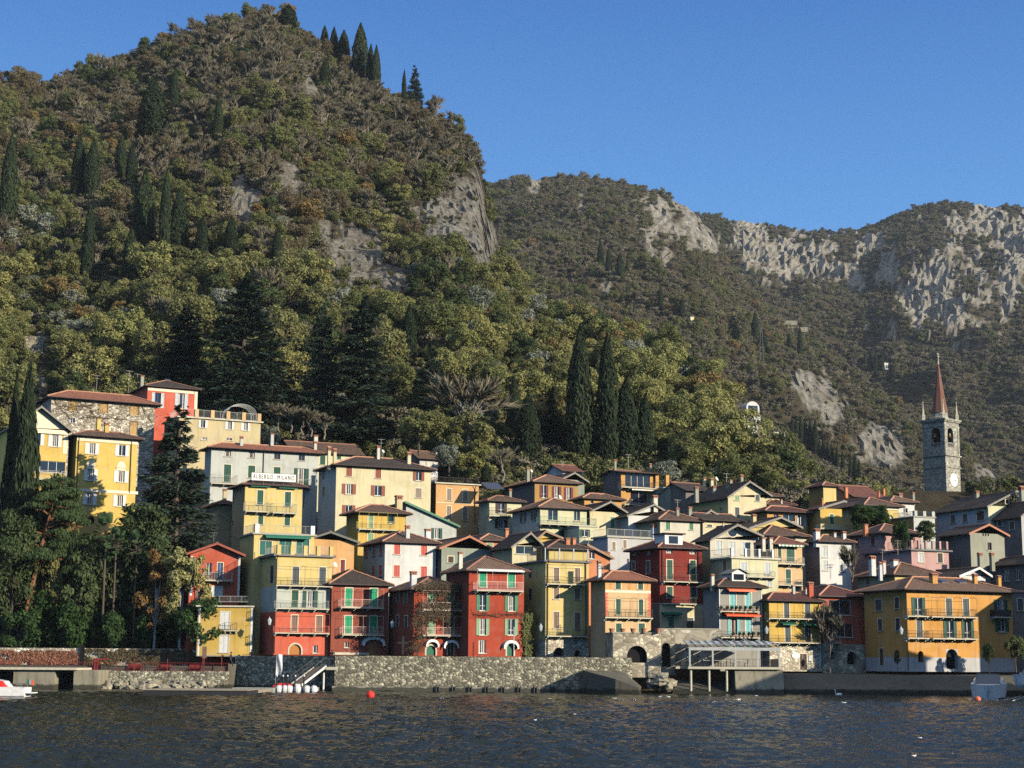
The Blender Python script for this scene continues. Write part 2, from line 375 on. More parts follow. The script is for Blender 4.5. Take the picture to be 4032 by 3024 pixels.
            if len(it) > 4 and it[4]:      # moulded surround
                for i in range(n):
                    (u0, q0), (u1, q1) = arc[i], arc[i + 1]; g = 1 + 0.2 / rr
                    e0 = (cx + (u0 - cx) * g, zc + (q0 - zc) * g); e1 = (cx + (u1 - cx) * g, zc + (q1 - zc) * g)
                    f.quad(T(*e0, 0.05), T(*e1, 0.05), T(u1, q1, 0.05), T(u0, q0, 0.05), 3)
                    f.quad(T(*e0, 0.0), T(*e1, 0.0), T(*e1, 0.05), T(*e0, 0.05), 3); f.quad(T(u0, q0, 0.05), T(u1, q1, 0.05), T(u1, q1, 0), T(u0, q0, 0), 3)
                bx(f, a0 - 0.2, a0, z0, zc, 0.0, 0.05, 3); bx(f, a1, a1 + 0.2, z0, zc, 0.0, 0.05, 3)
            back = MB(); bx(back, a0, a1, z0, z1, -0.75, -0.66)
            o = s.part(f, 'door', [fr, PT['white'], DARKIN, SLAB, s.wallm[s._bandat((z0 + z1) / 2)]])
            if kind == 'arch':
                dl = MB(); n0 = 10
                pts = [T(a0, z0, -0.2), T(a1, z0, -0.2)] + [T(cx + rr * math.cos(t), zc + ry * math.sin(t), -0.2) for t in [math.pi * i / n0 for i in range(n0 + 1)]]
                dl.poly(pts); dl.build('door_leaf', PT[col], o)
            back.build('passage', DARKIN, o)  # black panel painting the unlit depth behind the arch
            return
        o = s.part(f, nm, [fr, PT['cream'] if frame == 'white' else fr, PT[col] if kind == 'door' else DARKIN, SLAB])
        if kind in ('o', 'g', 'wide'):
            p = MB(); bx(p, a0 + 0.02, a1 - 0.02, z0 + 0.02, z1 - 0.02, -0.215, -0.185); p.build('pane', GLASS, o)
            if kind != 'wide' and RND.random() < 0.45:
                cu = MB(); q = (a1 - a0) * 0.28
                bx(cu, a0 + fw, a0 + q, z0 + 0.1, z1 - fw, -0.182, -0.175); bx(cu, a1 - q, a1 - fw, z0 + 0.1, z1 - fw, -0.182, -0.175); cu.build('curtain', CURT, o)
        if kind == 'c':
            g = 0.02; c = (a0 + a1) / 2
            for u0, u1 in ((a0 + 0.01, c - g / 2), (c + g / 2, a1 - 0.01)):
                m = MB(); s._leaf(m, T, bx, u0, u1, z0 + 0.01, z1 - 0.01, -0.07); m.build('shutter', PT[col], o)
        if kind == 'o':
            w2 = (a1 - a0) * (it[4] if len(it) > 4 else 0.5)
            for u0, u1 in ((a0 - w2 - 0.02, a0 - 0.02), (a1 + 0.02, a1 + w2 + 0.02)):
                m = MB(); s._leaf(m, T, bx, u0, u1, z0, z1, 0.012); m.build('shutter', PT[col], o)
    def _leaf(s, m, T, bx, u0, u1, z0, z1, o):
        b = min(0.07, (u1 - u0) * 0.2); t = 0.05
        bx(m, u0, u0 + b, z0, z1, o, o + t); bx(m, u1 - b, u1, z0, z1, o, o + t)
        zz = [z0, (z0 + z1) / 2 - 0.04, z1 - 0.08] if z1 - z0 > 1.0 else [z0, z1 - 0.08]
        for z in zz: bx(m, u0 + b, u1 - b, z, z + 0.08, o, o + t - 0.003)
        k = int((z1 - z0 - 0.1) / 0.11)
        for i in range(k):
            z = z0 + 0.08 + i * 0.11
            m.quad(T(u0 + b, z, o + t - 0.01), T(u1 - b, z, o + t - 0.01), T(u1 - b, z + 0.11, o + 0.012), T(u0 + b, z + 0.11, o + 0.012))
    def _bandat(s, z):
        m = 0
        for zt, k in s.bands:
            if z < zt: m = k
        return m
    # -- roofs
    def _slab(s, tops, mats, thick=0.16, tile='brown', ridges=(), ridgem=None, name='roof'):
        """tops: list of (polygon points, eave direction (ux,uy)) sloping tile faces"""
        mb = MB()
        for pts, e in tops:
            e = Vector((e[0], e[1], 0)); P = [Vector(p) for p in pts]
            n = (P[1] - P[0]).cross(P[2] - P[0]).normalized()
            if n.z < 0: P = P[::-1]; n = -n
            v = n.cross(e).normalized()
            mb.poly(P, 0, [(p.dot(e), p.dot(v)) for p in P])
            Q = [p - Vector((0, 0, thick)) for p in P]; mb.poly(Q[::-1], 1)
            k = len(P)
            for i in range(k):
                mb.quad(P[i], Q[i], Q[(i + 1) % k], P[(i + 1) % k], 2)
        o = s.part(mb, name, [TI[tile], SOFFIT, s.fascia])
        rb = MB()
        for a, b in ridges:
            a, b = Vector(a), Vector(b); L = (b - a).length; k = max(2, int(L / 0.45))
            pts = [a + (b - a) * (i / k) + Vector((0, 0, 0.03 + (0.035 if i % 2 else 0))) for i in range(k + 1)]
            rb.tube(pts, 0.12, 6)
        if rb.f: rb.build('ridge_cap', ridgem or RIDGE, o)
        s.roofo = o; return o
    fascia = GUTTER
    def hip(s, p=0.40, tile='brown', o=0.6, ridgem=None, of=None, gutter=True):
        W, L, h = s.W, s.L, s.h; a, b = -o, W + o; c, d = -(of or o), L + o; z = h
        w, l = b - a, d - c; s.slope = ('f', c, z, p)
        if w >= l:
            q = l / 2; r1 = (a + q, c + q, z + q * p); r2 = (b - q, c + q, z + q * p)
            if w - l < 0.05: r2 = (a + q + 0.02, c + q, z + q * p)
            tops = [([(a, c, z), (b, c, z), r2, r1], (1, 0)), ([(b, d, z), (a, d, z), r1, r2], (1, 0)), ([(a, d, z), (a, c, z), r1], (0, 1)), ([(b, c, z), (b, d, z), r2], (0, 1))]
            rid = [((a, c, z), r1), ((b, c, z), r2), (r1, r2), ((a, d, z), r1)]
        else:
            q = w / 2; r1 = (a + q, c + q, z + q * p); r2 = (a + q, d - q, z + q * p)
            tops = [([(a, c, z), (b, c, z), r1], (1, 0)), ([(b, d, z), (a, d, z), r2], (1, 0)), ([(a, d, z), (a, c, z), r1, r2], (0, 1)), ([(b, c, z), (b, d, z), r2, r1], (0, 1))]
            rid = [((a, c, z), r1), ((b, c, z), r1), (r1, r2), ((a, d, z), r2)]
        s._slab(tops, None, 0.15, tile, rid, ridgem); s.peak = max(r1[2], r2[2])
        if gutter: s._gutter([(b, c - 0.06, z - 0.05), (a - 0.06, c - 0.06, z - 0.05), (a - 0.06, d, z - 0.05)])
    def _gutter(s, pts):
        g = MB(); g.tube(pts, 0.075, 6); g.build('gutter', s.fascia, s.roofo)
    def gable(s, apex=None, tile='brown', o=0.6, of=0.7, ends=None, barge=None, closed=True):
        """ridge runs front to back; apex = (px x, px y) of the front wall apex, ends = z drop handled by eaves of the wall"""
        W, L, h = s.W, s.L, s.h
        ax, az = s.loc(*apex) if apex else (W / 2, h + 0.4 * W / 2)
        zl = h; zr = h if ends is None else s.loc(*ends)[1]
        pl = (az - zl) / max(0.3, ax); pr = (az - zr) / max(0.3, W - ax)
        s.gab = (ax, az, zl, zr)
        f0, f1 = -of, L + 0.3; t = 0.1
        tops = [([(-o, f0, zl - pl * o + t), (ax, f0, az + t), (ax, f1, az + t), (-o, f1, zl - pl * o + t)], (0, 1)),
                ([(ax, f0, az + t), (W + o, f0, zr - pr * o + t), (W + o, f1, zr - pr * o + t), (ax, f1, az + t)], (0, 1))]
        s._slab(tops, None, 0.14, tile, [((ax, f0, az + t), (ax, f1, az + t))], RIDGED)
        b = MB(); e = 0.05
        for (x0, z0), (x1, z1) in (((-o, zl - pl * o), (ax, az)), ((ax, az), (W + o, zr - pr * o))):
            b.quad((x0, f0 - e, z0 - 0.14), (x1, f0 - e, z1 - 0.14), (x1, f0 - e, z1 + t + 0.05), (x0, f0 - e, z0 + t + 0.05))
            b.quad((x0, f0 - e, z0 + t + 0.05), (x1, f0 - e, z1 + t + 0.05), (x1, f0 + 0.12, z1 + t + 0.05), (x0, f0 + 0.12, z0 + t + 0.05))
            b.quad((x0, f0 + 0.0, z0 - 0.14), (x1, f0, z1 - 0.14), (x1, f0 - e, z1 - 0.14), (x0, f0 - e, z0 - 0.14))
        b.build('barge_board', barge or BARGE, s.roofo)
        s.slope = ('l', ax, az, pl); s.peak = az
    def gablex(s, p=0.4, tile='brown', o=0.4, of=0.6):
        W, L, h = s.W, s.L, s.h; q = L / 2 + of; z = h; zr = z + q * p
        tops = [([(-o, -of, z), (W + o, -of, z), (W + o, L / 2, zr), (-o, L / 2, zr)], (1, 0)), ([(W + o, L + of, z), (-o, L + of, z), (-o, L / 2, zr), (W + o, L / 2, zr)], (1, 0))]
        s._slab(tops, None, 0.15, tile, [((-o, L / 2, zr), (W + o, L / 2, zr))], RIDGED)
        s.gside = (zr - of * p * 0 - 0.02, p); s.slope = ('f', -of, z, p); s.peak = zr
        s._gutter([(W + o, -of - 0.06, z - 0.05), (-o, -of - 0.06, z - 0.05)])
    def shedx(s, right, tile='brown', o=0.4, of=0.5, edge=None):
        """slopes down from the wall's top left to (px) right end"""
        W, L, h = s.W, s.L, s.h; zr = s.loc(*right)[1]; p = (h - zr) / W; t = 0.1
        tops = [([(-o, -of, h + p * o + t), (W + o, -of, zr - p * o + t), (W + o, L + o, zr - p * o + t), (-o, L + o, h + p * o + t)], (0, 1))]
        s._slab(tops, None, 0.14, tile)
        s.gab = (0.001, h, h, zr); s.slope = ('l', 0, h, -p); s.peak = h
        b = MB(); b.box(-o, -of - 0.06, 0, -o + 0.01, -of, 0.01)
        b = MB(); b.quad((-o, -of - 0.05, h + p * o - 0.12), (W + o, -of - 0.05, zr - p * o - 0.12), (W + o, -of - 0.05, zr - p * o + 0.2), (-o, -of - 0.05, h + p * o + 0.2))
        b.quad((-o, -of - 0.05, h + p * o + 0.2), (W + o, -of - 0.05, zr - p * o + 0.2), (W + o, -of + 0.2, zr - p * o + 0.2), (-o, -of + 0.2, h + p * o + 0.2)); b.build('barge_board', edge or BARGE, s.roofo)
    def flat(s, mat=None, o=0.25, t=0.22, para=0):
        b = MB(); b.box(-o, -o, s.h - 0.02, s.W + o, s.L + o, s.h + t); s.roofo = s.part(b, 'roof', mat or CONC); s.slope = ('z', s.h + t, 0, 0); s.peak = s.h + t
    # -- roof furniture
    def onroof(s, x, y):
        o, r = s._lr(x, y); k, a, b, p = s.slope
        if k == 'f':     # z = b + p*(y-a)
            t = (b + p * (0 - a) + p * o.y - o.z) / (r.z - p * r.y)
        elif k == 'l':   # z = b - p*(a-x) on the left slope
            t = (b - p * a + p * o.x - o.z) / (r.z - p * r.x)
        else: t = ((s.L * 0.4) - o.y) / r.y
        q = o + r * t
        if not (-0.5 < q.y < s.L * 0.75) or t < 0: q = o + r * ((s.L * 0.45 - o.y) / r.y)
        return q
    def chim(s, items, mat='cream', cap='terra'):
        for x, yb, w, h in items:      # yb = px of visible foot, h px height
            q = s.onroof(x, yb); sc = CROPS[s.crop][2] * (s.P.y / FOC); wd = w * sc * 0.92; ht = h * sc
            mb = MB(); a = wd / 2; z1 = q.z + ht * 0.68
            mb.box(q.x - a, q.y - a, q.z - 1.2, q.x + a, q.y + a, z1)
            e = a * 1.18; mb.box(q.x - e, q.y - e, z1, q.x + e, q.y + e, z1 + 0.07, 1)
            z2 = q.z + ht * 0.86; c = a * 0.36
            for sx in (-1, 0, 1):
                for sy_ in (-1, 1): mb.box(q.x + sx * (a - c / 2) - c / 2, q.y + sy_ * (a - c / 2) - c / 2, z1 + 0.07, q.x + sx * (a - c / 2) + c / 2, q.y + sy_ * (a - c / 2) + c / 2, z2, 1)
            mb.box(q.x - a * 0.6, q.y - a * 0.6, z1 + 0.07, q.x + a * 0.6, q.y + a * 0.6, z2 - 0.02, 2)
            g = a * 1.3; zt = q.z + ht * 1.0
            mb.box(q.x - g, q.y - g, z2, q.x + g, q.y + g, z2 + 0.05, 1)
            mb.quad((q.x - g, q.y - g, z2 + 0.05), (q.x + g, q.y - g, z2 + 0.05), (q.x + g, q.y, zt), (q.x - g, q.y, zt), 1); mb.quad((q.x + g, q.y + g, z2 + 0.05), (q.x - g, q.y + g, z2 + 0.05), (q.x - g, q.y, zt), (q.x + g, q.y, zt), 1)
            mb.poly([(q.x - g, q.y - g, z2 + 0.05), (q.x - g, q.y, zt), (q.x - g, q.y + g, z2 + 0.05)], 1); mb.poly([(q.x + g, q.y - g, z2 + 0.05), (q.x + g, q.y + g, z2 + 0.05), (q.x + g, q.y, zt)], 1)
            mb.build('chimney', [PL[mat], TERRA, DARKIN], s.roofo)
    def aerial(s, items):
        for x, y, h in items:
            q = s.onroof(x, y); sc = CROPS[s.crop][2] * (s.P.y / FOC); ht = h * sc; mb = MB()
            mb.tube([(q.x, q.y, q.z - 0.6), (q.x, q.y, q.z + ht)], 0.03, 5)
            for k, l in ((0.97, 1.1), (0.7, 0.7)):
                z = q.z + ht * k; mb.box(q.x - l / 2, q.y - 0.02, z - 0.02, q.x + l / 2, q.y + 0.02, z + 0.02)
                for i in range(5):
                    u = q.x - l / 2 + l * i / 4; mb.box(u - 0.012, q.y - 0.3, z - 0.012, u + 0.012, q.y + 0.3, z + 0.012)
            mb.build('aerial', METAL, s.roofo)
    def skylight(s, items):
        for x, y, w, h in items:
            k, a, b, p = s.slope; q = s.onroof(x, y); sc = CROPS[s.crop][2] * (s.P.y / FOC); wd = w * sc / 2; 
            mb = MB(); d = 0.55
            f = lambda u, v, e: (u, v, b + p * (v - a) + e)
            for e, wv, dv, m in ((0.10, wd, d, 0), (0.13, wd - 0.08, d - 0.08, 1)):
                P = [f(q.x - wv, q.y - dv, e), f(q.x + wv, q.y - dv, e), f(q.x + wv, q.y + dv, e), f(q.x - wv, q.y + dv, e)]; mb.poly(P, m)
                for i in range(4):
                    A, B = P[i], P[(i + 1) % 4]; mb.quad(A, (A[0], A[1], A[2] - 0.1), (B[0], B[1], B[2] - 0.1), B, 0)
            mb.build('skylight', [GUTTER, GLASS], s.roofo)
    def dish(s, items):
        for x, y, w in items:
            q = s.onroof(x, y); r = w * CROPS[s.crop][2] * (s.P.y / FOC) / 2; mb = MB(); n = 14
            ax = Vector((0.45, -0.8, 0.4)).normalized(); u = ax.cross(Vector((0, 0, 1))).normalized(); v = ax.cross(u)
            c = Vector((q.x, q.y, q.z + r))
            ring = [[c + (u * math.cos(2 * math.pi * j / n) + v * math.sin(2 * math.pi * j / n)) * r * k + ax * (r * 0.3 * k * k) for j in range(n)] for k in (0.05, 0.6, 1.0)]
            for i in range(2):
                for j in range(n): mb.quad(ring[i][j], ring[i][(j + 1) % n], ring[i + 1][(j + 1) % n], ring[i + 1][j])
            mb.tube([c, c - Vector((0, 0, r + 0.8))], 0.03, 5); mb.tube([c, c + ax * r * 0.9], 0.015, 4)
            mb.build('satellite_dish', PT['white'], s.roofo or s.root)
    # -- facade furniture
    def balc(s, x0, x1, ys, yr, depth=1.0, col=None, slab=None, solid=False, poles=0, brackets=True):
        u0 = s.loc(x0, ys, depth)[0]; u1 = s.loc(x1, ys, depth)[0]; z = s.loc((x0 + x1) / 2, ys, depth)[1]; zr = s.loc((x0 + x1) / 2, yr, depth)[1]
        mb = MB(); mb.box(u0, -depth, z - 0.13, u1, 0.0, z)
        if brackets:
            k = max(2, int((u1 - u0) / 1.5))
            for i in range(k + 1):
                u = u0 + 0.15 + (u1 - u0 - 0.3) * i / k
                mb.box(u - 0.07, -depth * 0.85, z - 0.27, u + 0.07, 0.0, z - 0.132); mb.box(u - 0.07, -depth * 0.4, z - 0.42, u + 0.07, 0.0, z - 0.272)
        o = s.part(mb, 'balcony', slab or SLAB)
        r = MB(); e = 0.05
        pts = [(u0 + e, 0.0), (u0 + e, -depth + e), (u1 - e, -depth + e), (u1 - e, 0.0)]
        if solid:
            for (ax, ay), (bx_, by) in zip(pts, pts[1:]): r.box(min(ax, bx_) - 0.04, min(ay, by) - 0.04, z, max(ax, bx_) + 0.04, max(ay, by) + 0.04, zr)
        else: railing(r, pts, z, max(0.7, min(1.3, zr - z)))
        if poles:
            for u in [u0 + e + (u1 - u0 - 2 * e) * i / max(1, poles - 1) for i in range(poles)]: r.tube([(u, -depth + e, z), (u, -depth + e, z + 2.35), (u, -0.02, z + 2.6)], 0.018, 4)
            r.tube([(u0 + e, -depth + e, z + 2.35), (u1 - e, -depth + e, z + 2.35)], 0.018, 4)
        r.build('railing', col or METAL, o)
        return o, u0, u1, z
    def awning(s, x, y, w, h, col, depth=0.9, stripes=None, drop=0.22):
        u0, u1, z0, z1 = s.rect(x, y, w, h, depth * 0.5); mb = MB(); zt = z1 + 0.05; zb = z0 + drop
        k = max(4, int((u1 - u0) / 0.28))
        for i in range(k):
            a, b = u0 + (u1 - u0) * i / k, u0 + (u1 - u0) * (i + 1) / k; m = i % 2 if stripes else 0
            mb.quad((a, 0.0, zt), (a, -depth, zb), (b, -depth, zb), (b, 0.0, zt), m)
            c = (a + b) / 2
            mb.poly([(a, -depth, zb), (a, -depth, zb - drop * 0.8), (c, -depth - 0.01, zb - drop), (b, -depth, zb - drop * 0.8), (b, -depth, zb)], m)
        mb.poly([(u0, 0, zt), (u0, 0, zb - 0.05), (u0, -depth, zb)], 0); mb.poly([(u1, 0, zt), (u1, -depth, zb), (u1, 0, zb - 0.05)], 0)
        s.part(mb, 'awning', [PT[col], PT[stripes] if stripes else PT[col]])
    def archawn(s, x, y, w, h, col='whitefab', depth=0.55):
        u0, u1, z0, z1 = s.rect(x, y, w, h, depth * 0.6); mb = MB(); n = 14; c = (u0 + u1) / 2; r = (u1 - u0) / 2; H = z1 - z0
        arc = [(c - r * math.cos(math.pi * i / n), z0 + H * math.sin(math.pi * i / n) ** 0.75) for i in range(n + 1)]
        for (a, za), (b, zb) in zip(arc, arc[1:]):
            mb.quad((a, 0, za), (a, -depth, za - 0.04), (b, -depth, zb - 0.04), (b, 0, zb))
            k = 0.8; f = lambda u, z: (c + (u - c) * k, z0 - 0.12 + (z - z0) * 0.78)
            (p, q), (p2, q2) = f(a, za), f(b, zb)
            mb.quad((a, -depth, za - 0.04), (p, -depth - 0.01, q - 0.04), (p2, -depth - 0.01, q2 - 0.04), (b, -depth, zb - 0.04))
        s.part(mb, 'awning', PT[col])
    def band(s, y, t, mat, x0=None, x1=None, pr=0.05, name='string_course'):
        z = s.loc(0 if x0 is None else x0, y)[1] if x0 is not None else s.loc(s.xm, y)[1]
        u0 = 0 if x0 is None else s.loc(x0, y)[0]; u1 = s.W if x1 is None else s.loc(x1, y)[0]
        mb = MB(); mb.box(u0, -pr, z - t / 2, u1, -0.002, z + t / 2); s.part(mb, name, mat)
    def pilaster(s, x0, x1, y0, y1, mat, pr=0.04):
        u0 = s.loc(x0, (y0 + y1) / 2)[0]; u1 = s.loc(x1, (y0 + y1) / 2)[0]; mb = MB(); mb.box(u0, -pr, s.loc(x0, y1)[1], u1, -0.002, s.loc(x0, y0)[1]); s.part(mb, 'quoin', mat)
    def pipe(s, x, y0, y1, off=0.12):
        u = s.loc(x, (y0 + y1) / 2)[0]; mb = MB(); z0, z1 = s.loc(x, y1)[1], s.loc(x, y0)[1]
        mb.tube([(u, -0.55, z1 + 0.25), (u, -off, z1 - 0.25), (u, -off, z0)], 0.06, 6); s.part(mb, 'drainpipe', GUTTER)
    def posts_rail(s, x0, x1, y0, y1, depth_in=0.15, col=None, n=0, pw=0.28, postm=None, left=True, name='railing', off=0.0):
        """terrace railing at the top front edge: px of foot y1 and top y0"""
        u0 = s.loc(x0, y1, off)[0]; u1 = s.loc(x1, y1, off)[0]; z = s.loc(x0, y1, off)[1]; zt = s.loc(x0, y0, off)[1]
        r = MB(); pts = [(u0, -off + 0.1), (u1, -off + 0.1)]
        if left: pts = [(u0, min(s.L, 5.0))] + pts
        railing(r, pts, z, zt - z); o = s.part(r, name, col or METAL)
        if n:
            for i in range(n):
                q = MB(); u = u0 + (u1 - u0 - pw) * i / max(1, n - 1); q.box(u, -off + 0.1 - pw / 2, z, u + pw, -off + 0.1 + pw / 2, zt + 0.05)
                q.build('pillar', postm or s.wallm[0], o)
        return o
    # -- walls
    def done(s, sidewin=True):
        mb = MB(); W, L, h = s.W, s.L, s.h
        def grid(T, U, ops, side):
            xs = sorted({0.0, U, *[o[0] for o in ops], *[o[1] for o in ops]}); zs = sorted({0.0, h, *[o[2] for o in ops], *[o[3] for o in ops], *[b[0] for b in s.bands if 0 < b[0] < h]})
            xs = [x for x in xs if -1e-6 <= x <= U + 1e-6]; zs = [z for z in zs if -1e-6 <= z <= h + 1e-6]
            for x0, x1 in zip(xs, xs[1:]):
                for z0, z1 in zip(zs, zs[1:]):
                    if x1 - x0 < 1e-5 or z1 - z0 < 1e-5: continue
                    cx, cz = (x0 + x1) / 2, (z0 + z1) / 2
                    if any(o[0] < cx < o[1] and o[2] < cz < o[3] for o in ops): continue
                    m = s._bandat(cz)
                    if side and s.sidem is not None and m == 0: m = s.sidem
                    mb.quad(T(x0, z0, 0), T(x1, z0, 0), T(x1, z1, 0), T(x0, z1, 0), m)
            for a0, a1, z0, z1, d in ops:
                m = s._bandat((z0 + z1) / 2)
                for (p, q) in (((a0, z0), (a1, z0)), ((a1, z0), (a1, z1)), ((a1, z1), (a0, z1)), ((a0, z1), (a0, z0))):
                    mb.quad(T(*p, 0), T(*p, -d), T(*q, -d), T(*q, 0), m)
        grid(lambda u, z, o: (u, -o, z), W, s.fo, False)
        grid(lambda u, z, o: (-o, u, z), L, s.so, True)
        sm = s.sidem if s.sidem is not None else 0
        mb.quad((W, 0, 0), (W, L, 0), (W, L, h), (W, 0, h), 0); mb.quad((W, L, 0), (0, L, 0), (0, L, h), (W, L, h), 0)
        if s.gab:
            ax, az, zl, zr = s.gab
            for y in (0.0, L):
                if zr < zl - 0.01: pass
                else: mb.poly([(0, y, zl), (W, y, zr), (ax, y, az)], 0)
            if zr < zl - 0.01:      # lean-to: cut is above the wall grid, rebuild plain
                mb.v = []; mb.f = []; mb.m = []
                for y in (0.0, L): mb.poly([(0, y, 0), (W, y, 0), (W, y, zr), (0, y, zl)], 0) if not (y == 0.0 and s.fo) else None
                if s.fo:
                    zc = max(o[3] for o in s.fo) + 0.15
                    hs = s.h; s2 = h; 
                    xs = sorted({0.0, W, *[o[0] for o in s.fo], *[o[1] for o in s.fo]}); zs = sorted({0.0, *[o[2] for o in s.fo], *[o[3] for o in s.fo]})
                    for x0, x1 in zip(xs, xs[1:]):
                        t0 = zl + (zr - zl) * x0 / W; t1 = zl + (zr - zl) * x1 / W
                        for z0, z1 in zip(zs, zs[1:] + [None]):
                            cz = (z0 + (z1 or z0 + 0.02)) / 2; cx = (x0 + x1) / 2
                            if z1 and any(o[0] < cx < o[1] and o[2] < cz < o[3] for o in s.fo): continue
                            mb.quad((x0, 0, z0), (x1, 0, z0), (x1, 0, z1 if z1 else t1), (x0, 0, z1 if z1 else t0))
                mb.quad((0, L, 0), (0, 0, 0), (0, 0, zl), (0, L, zl), sm); mb.quad((W, 0, 0), (W, L, 0), (W, L, zr), (W, 0, zr), 0)
        if s.gside:
            zr, p = s.gside
            for x in (0.0, W): mb.poly([(x, 0, h), (x, L, h), (x, L / 2, zr)], sm if x == 0 else 0)
        s.part(mb, 'wall', s.wallm)
        return s
# ------------------------------------------------------------------ terrain
def _h(ix, iy, seed):
    n = (ix.astype(np.int64) * 374761393 + iy.astype(np.int64) * 668265263 + seed * 974634777) & 0x7fffffff
    n = (n ^ (n >> 13)) * 1274126177 & 0x7fffffff
    return ((n ^ (n >> 16)) & 0xffff) / 65535.0
def vnoise(x, y, seed=0):
    x = np.asarray(x, float); y = np.asarray(y, float); ix, iy = np.floor(x), np.floor(y); fx, fy = x - ix, y - iy
    fx = fx * fx * (3 - 2 * fx); fy = fy * fy * (3 - 2 * fy)
    a, b, c, d = _h(ix, iy, seed), _h(ix + 1, iy, seed), _h(ix, iy + 1, seed), _h(ix + 1, iy + 1, seed)
    return (a * (1 - fx) + b * fx) * (1 - fy) + (c * (1 - fx) + d * fx) * fy
def fbm(x, y, o=4, seed=0):
    t = 0; a = 0.5; s = 0
    for i in range(o): t = t + a * vnoise(x * 2 ** i, y * 2 ** i, seed + i); s += a; a *= 0.5
    return t / s
class Layer:
    def __init__(s, name, ridge, y0, z0, drop, namp, rocks, town=False, seed=0, bow=0.0):
        s.name = name; s.town = town; s.y0 = y0; s.z0 = z0; s.namp = namp; s.rocks = rocks; s.seed = seed; s.bow = bow
        P = [at('D1', x, y, R) for x, y, R in ridge]
        o = sorted(range(len(P)), key=lambda i: P[i].x / P[i].y)
        s.th = np.array([P[i].x / P[i].y for i in o]); s.R = np.array([ridge[i][2] for i in o], float); s.Z = np.array([P[i].z - drop for i in o])
    def ridge(s, th): return np.interp(th, s.th, s.R), np.interp(th, s.th, s.Z)
    def height(s, th, Y):
        th = np.asarray(th, float); Y = np.asarray(Y, float); R, Z = s.ridge(th)
        if s.town:
            zt = np.interp(Y, TOWN_Y, TOWN_Z); y0 = TOWN_Y[-1]; z0 = TOWN_Z[-1]
        else: zt = np.full(np.broadcast(th, Y).shape, s.z0); y0 = s.y0; z0 = s.z0
        q = np.clip((Y - y0) / (R - y0), 0, 1)
        up = z0 + (Z - z0) * (q + s.bow * np.sin(np.pi * q))
        X = th * Y; w = np.sin(np.pi * np.clip(q, 0, 1)) ** 0.6
        n = (fbm(X / 60 + 5, Y / 60, 4, s.seed) - 0.5) * 2 * s.namp * w
        z = np.where(Y <= y0, zt, up + n)
        return np.where(Y > R, np.maximum(Z - (Y - R) * 0.55, -4.0), z)
    def mask2(s, dx, dy):
        m = np.zeros_like(dx)
        for x, y, rx, ry, *k in s.rocks: m = np.maximum(m, (k[0] if k else 1.0) * np.exp(-(((dx - x) / rx) ** 2 + ((dy - y) / ry) ** 2) ** 1.3))
        n = (0.55 * fbm(dx / 14 + 3, dy / 28, 4, 31) + 0.45 * fbm(dx / 4.5, dy / 9, 3, 37)); return np.clip((m + (n - 0.5) * 2.0 - 0.27) / 0.14, 0, 1) * (m > 0.04)
    def rockmask(s, th, Y, z):
        k = Y * 0 + 1.0; c = np.array(CAMI)
        d = np.stack([th * Y, Y, z - CAMZ]); q = np.tensordot(c, d, 1)
        dx = (PHW / 2 + FOC * q[0] / -q[2]) / (4032 / 2212); dy = (PHH / 2 - FOC * q[1] / -q[2]) / (4032 / 2212)
        return s.mask2(dx, dy), dx, dy
    def build(s, cols, rows, lo, hi, mat):
        th = np.linspace(lo, hi, cols); R, Z = s.ridge(th)
        if s.town:
            a = np.array([188, 200, 206, 211, 217, 224, 231, 238, 245, 252, 259, 266, 273, 280]); y1 = 286.0
            YY = [np.repeat(v, cols) for v in a]
        else: YY = []; y1 = s.y0
        for i in range(rows): YY.append(y1 + (R - y1) * (i / (rows - 1)) ** 0.9)
        for e in (4, 12, 30, 70, 140, 260): YY.append(R + e)
        Y = np.array(YY); T = np.broadcast_to(th, Y.shape).copy(); z = s.height(T, Y)
        rock, dx, dy = s.rockmask(T, Y, z)
        sc = Y / 400.0
        st = fbm(dx / 11.0, dy / 20.0, 4, 77) + 0.6 * fbm(dx / 4.0, dy / 7.0, 3, 78)
        jag = np.random.default_rng(s.seed).random(Y.shape); shift = rock * ((st - 0.7) * 3.2 + (jag - 0.5) * (0.7 if s.town else 1.5)) * sc
        Y2 = Y - shift
        V = np.stack([T * Y2, Y2, z + rock * (fbm(dx / 4, dy / 4, 3, 5) - 0.5) * 2.2 * sc], -1).reshape(-1, 3)
        nr = len(YY); idx = np.arange(nr * cols).reshape(nr, cols)
        F = np.stack([idx[:-1, :-1], idx[:-1, 1:], idx[1:, 1:], idx[1:, :-1]], -1).reshape(-1, 4)
        me = bpy.data.meshes.new(s.name); me.from_pydata(V.tolist(), [], F.tolist()); me.materials.append(mat)
        at_ = me.attributes.new('rock', 'FLOAT', 'POINT'); at_.data.foreach_set('value', rock.reshape(-1).astype(np.float32))
        me.update()
        o = link(s.name, me); tag(o, kind='structure'); return o
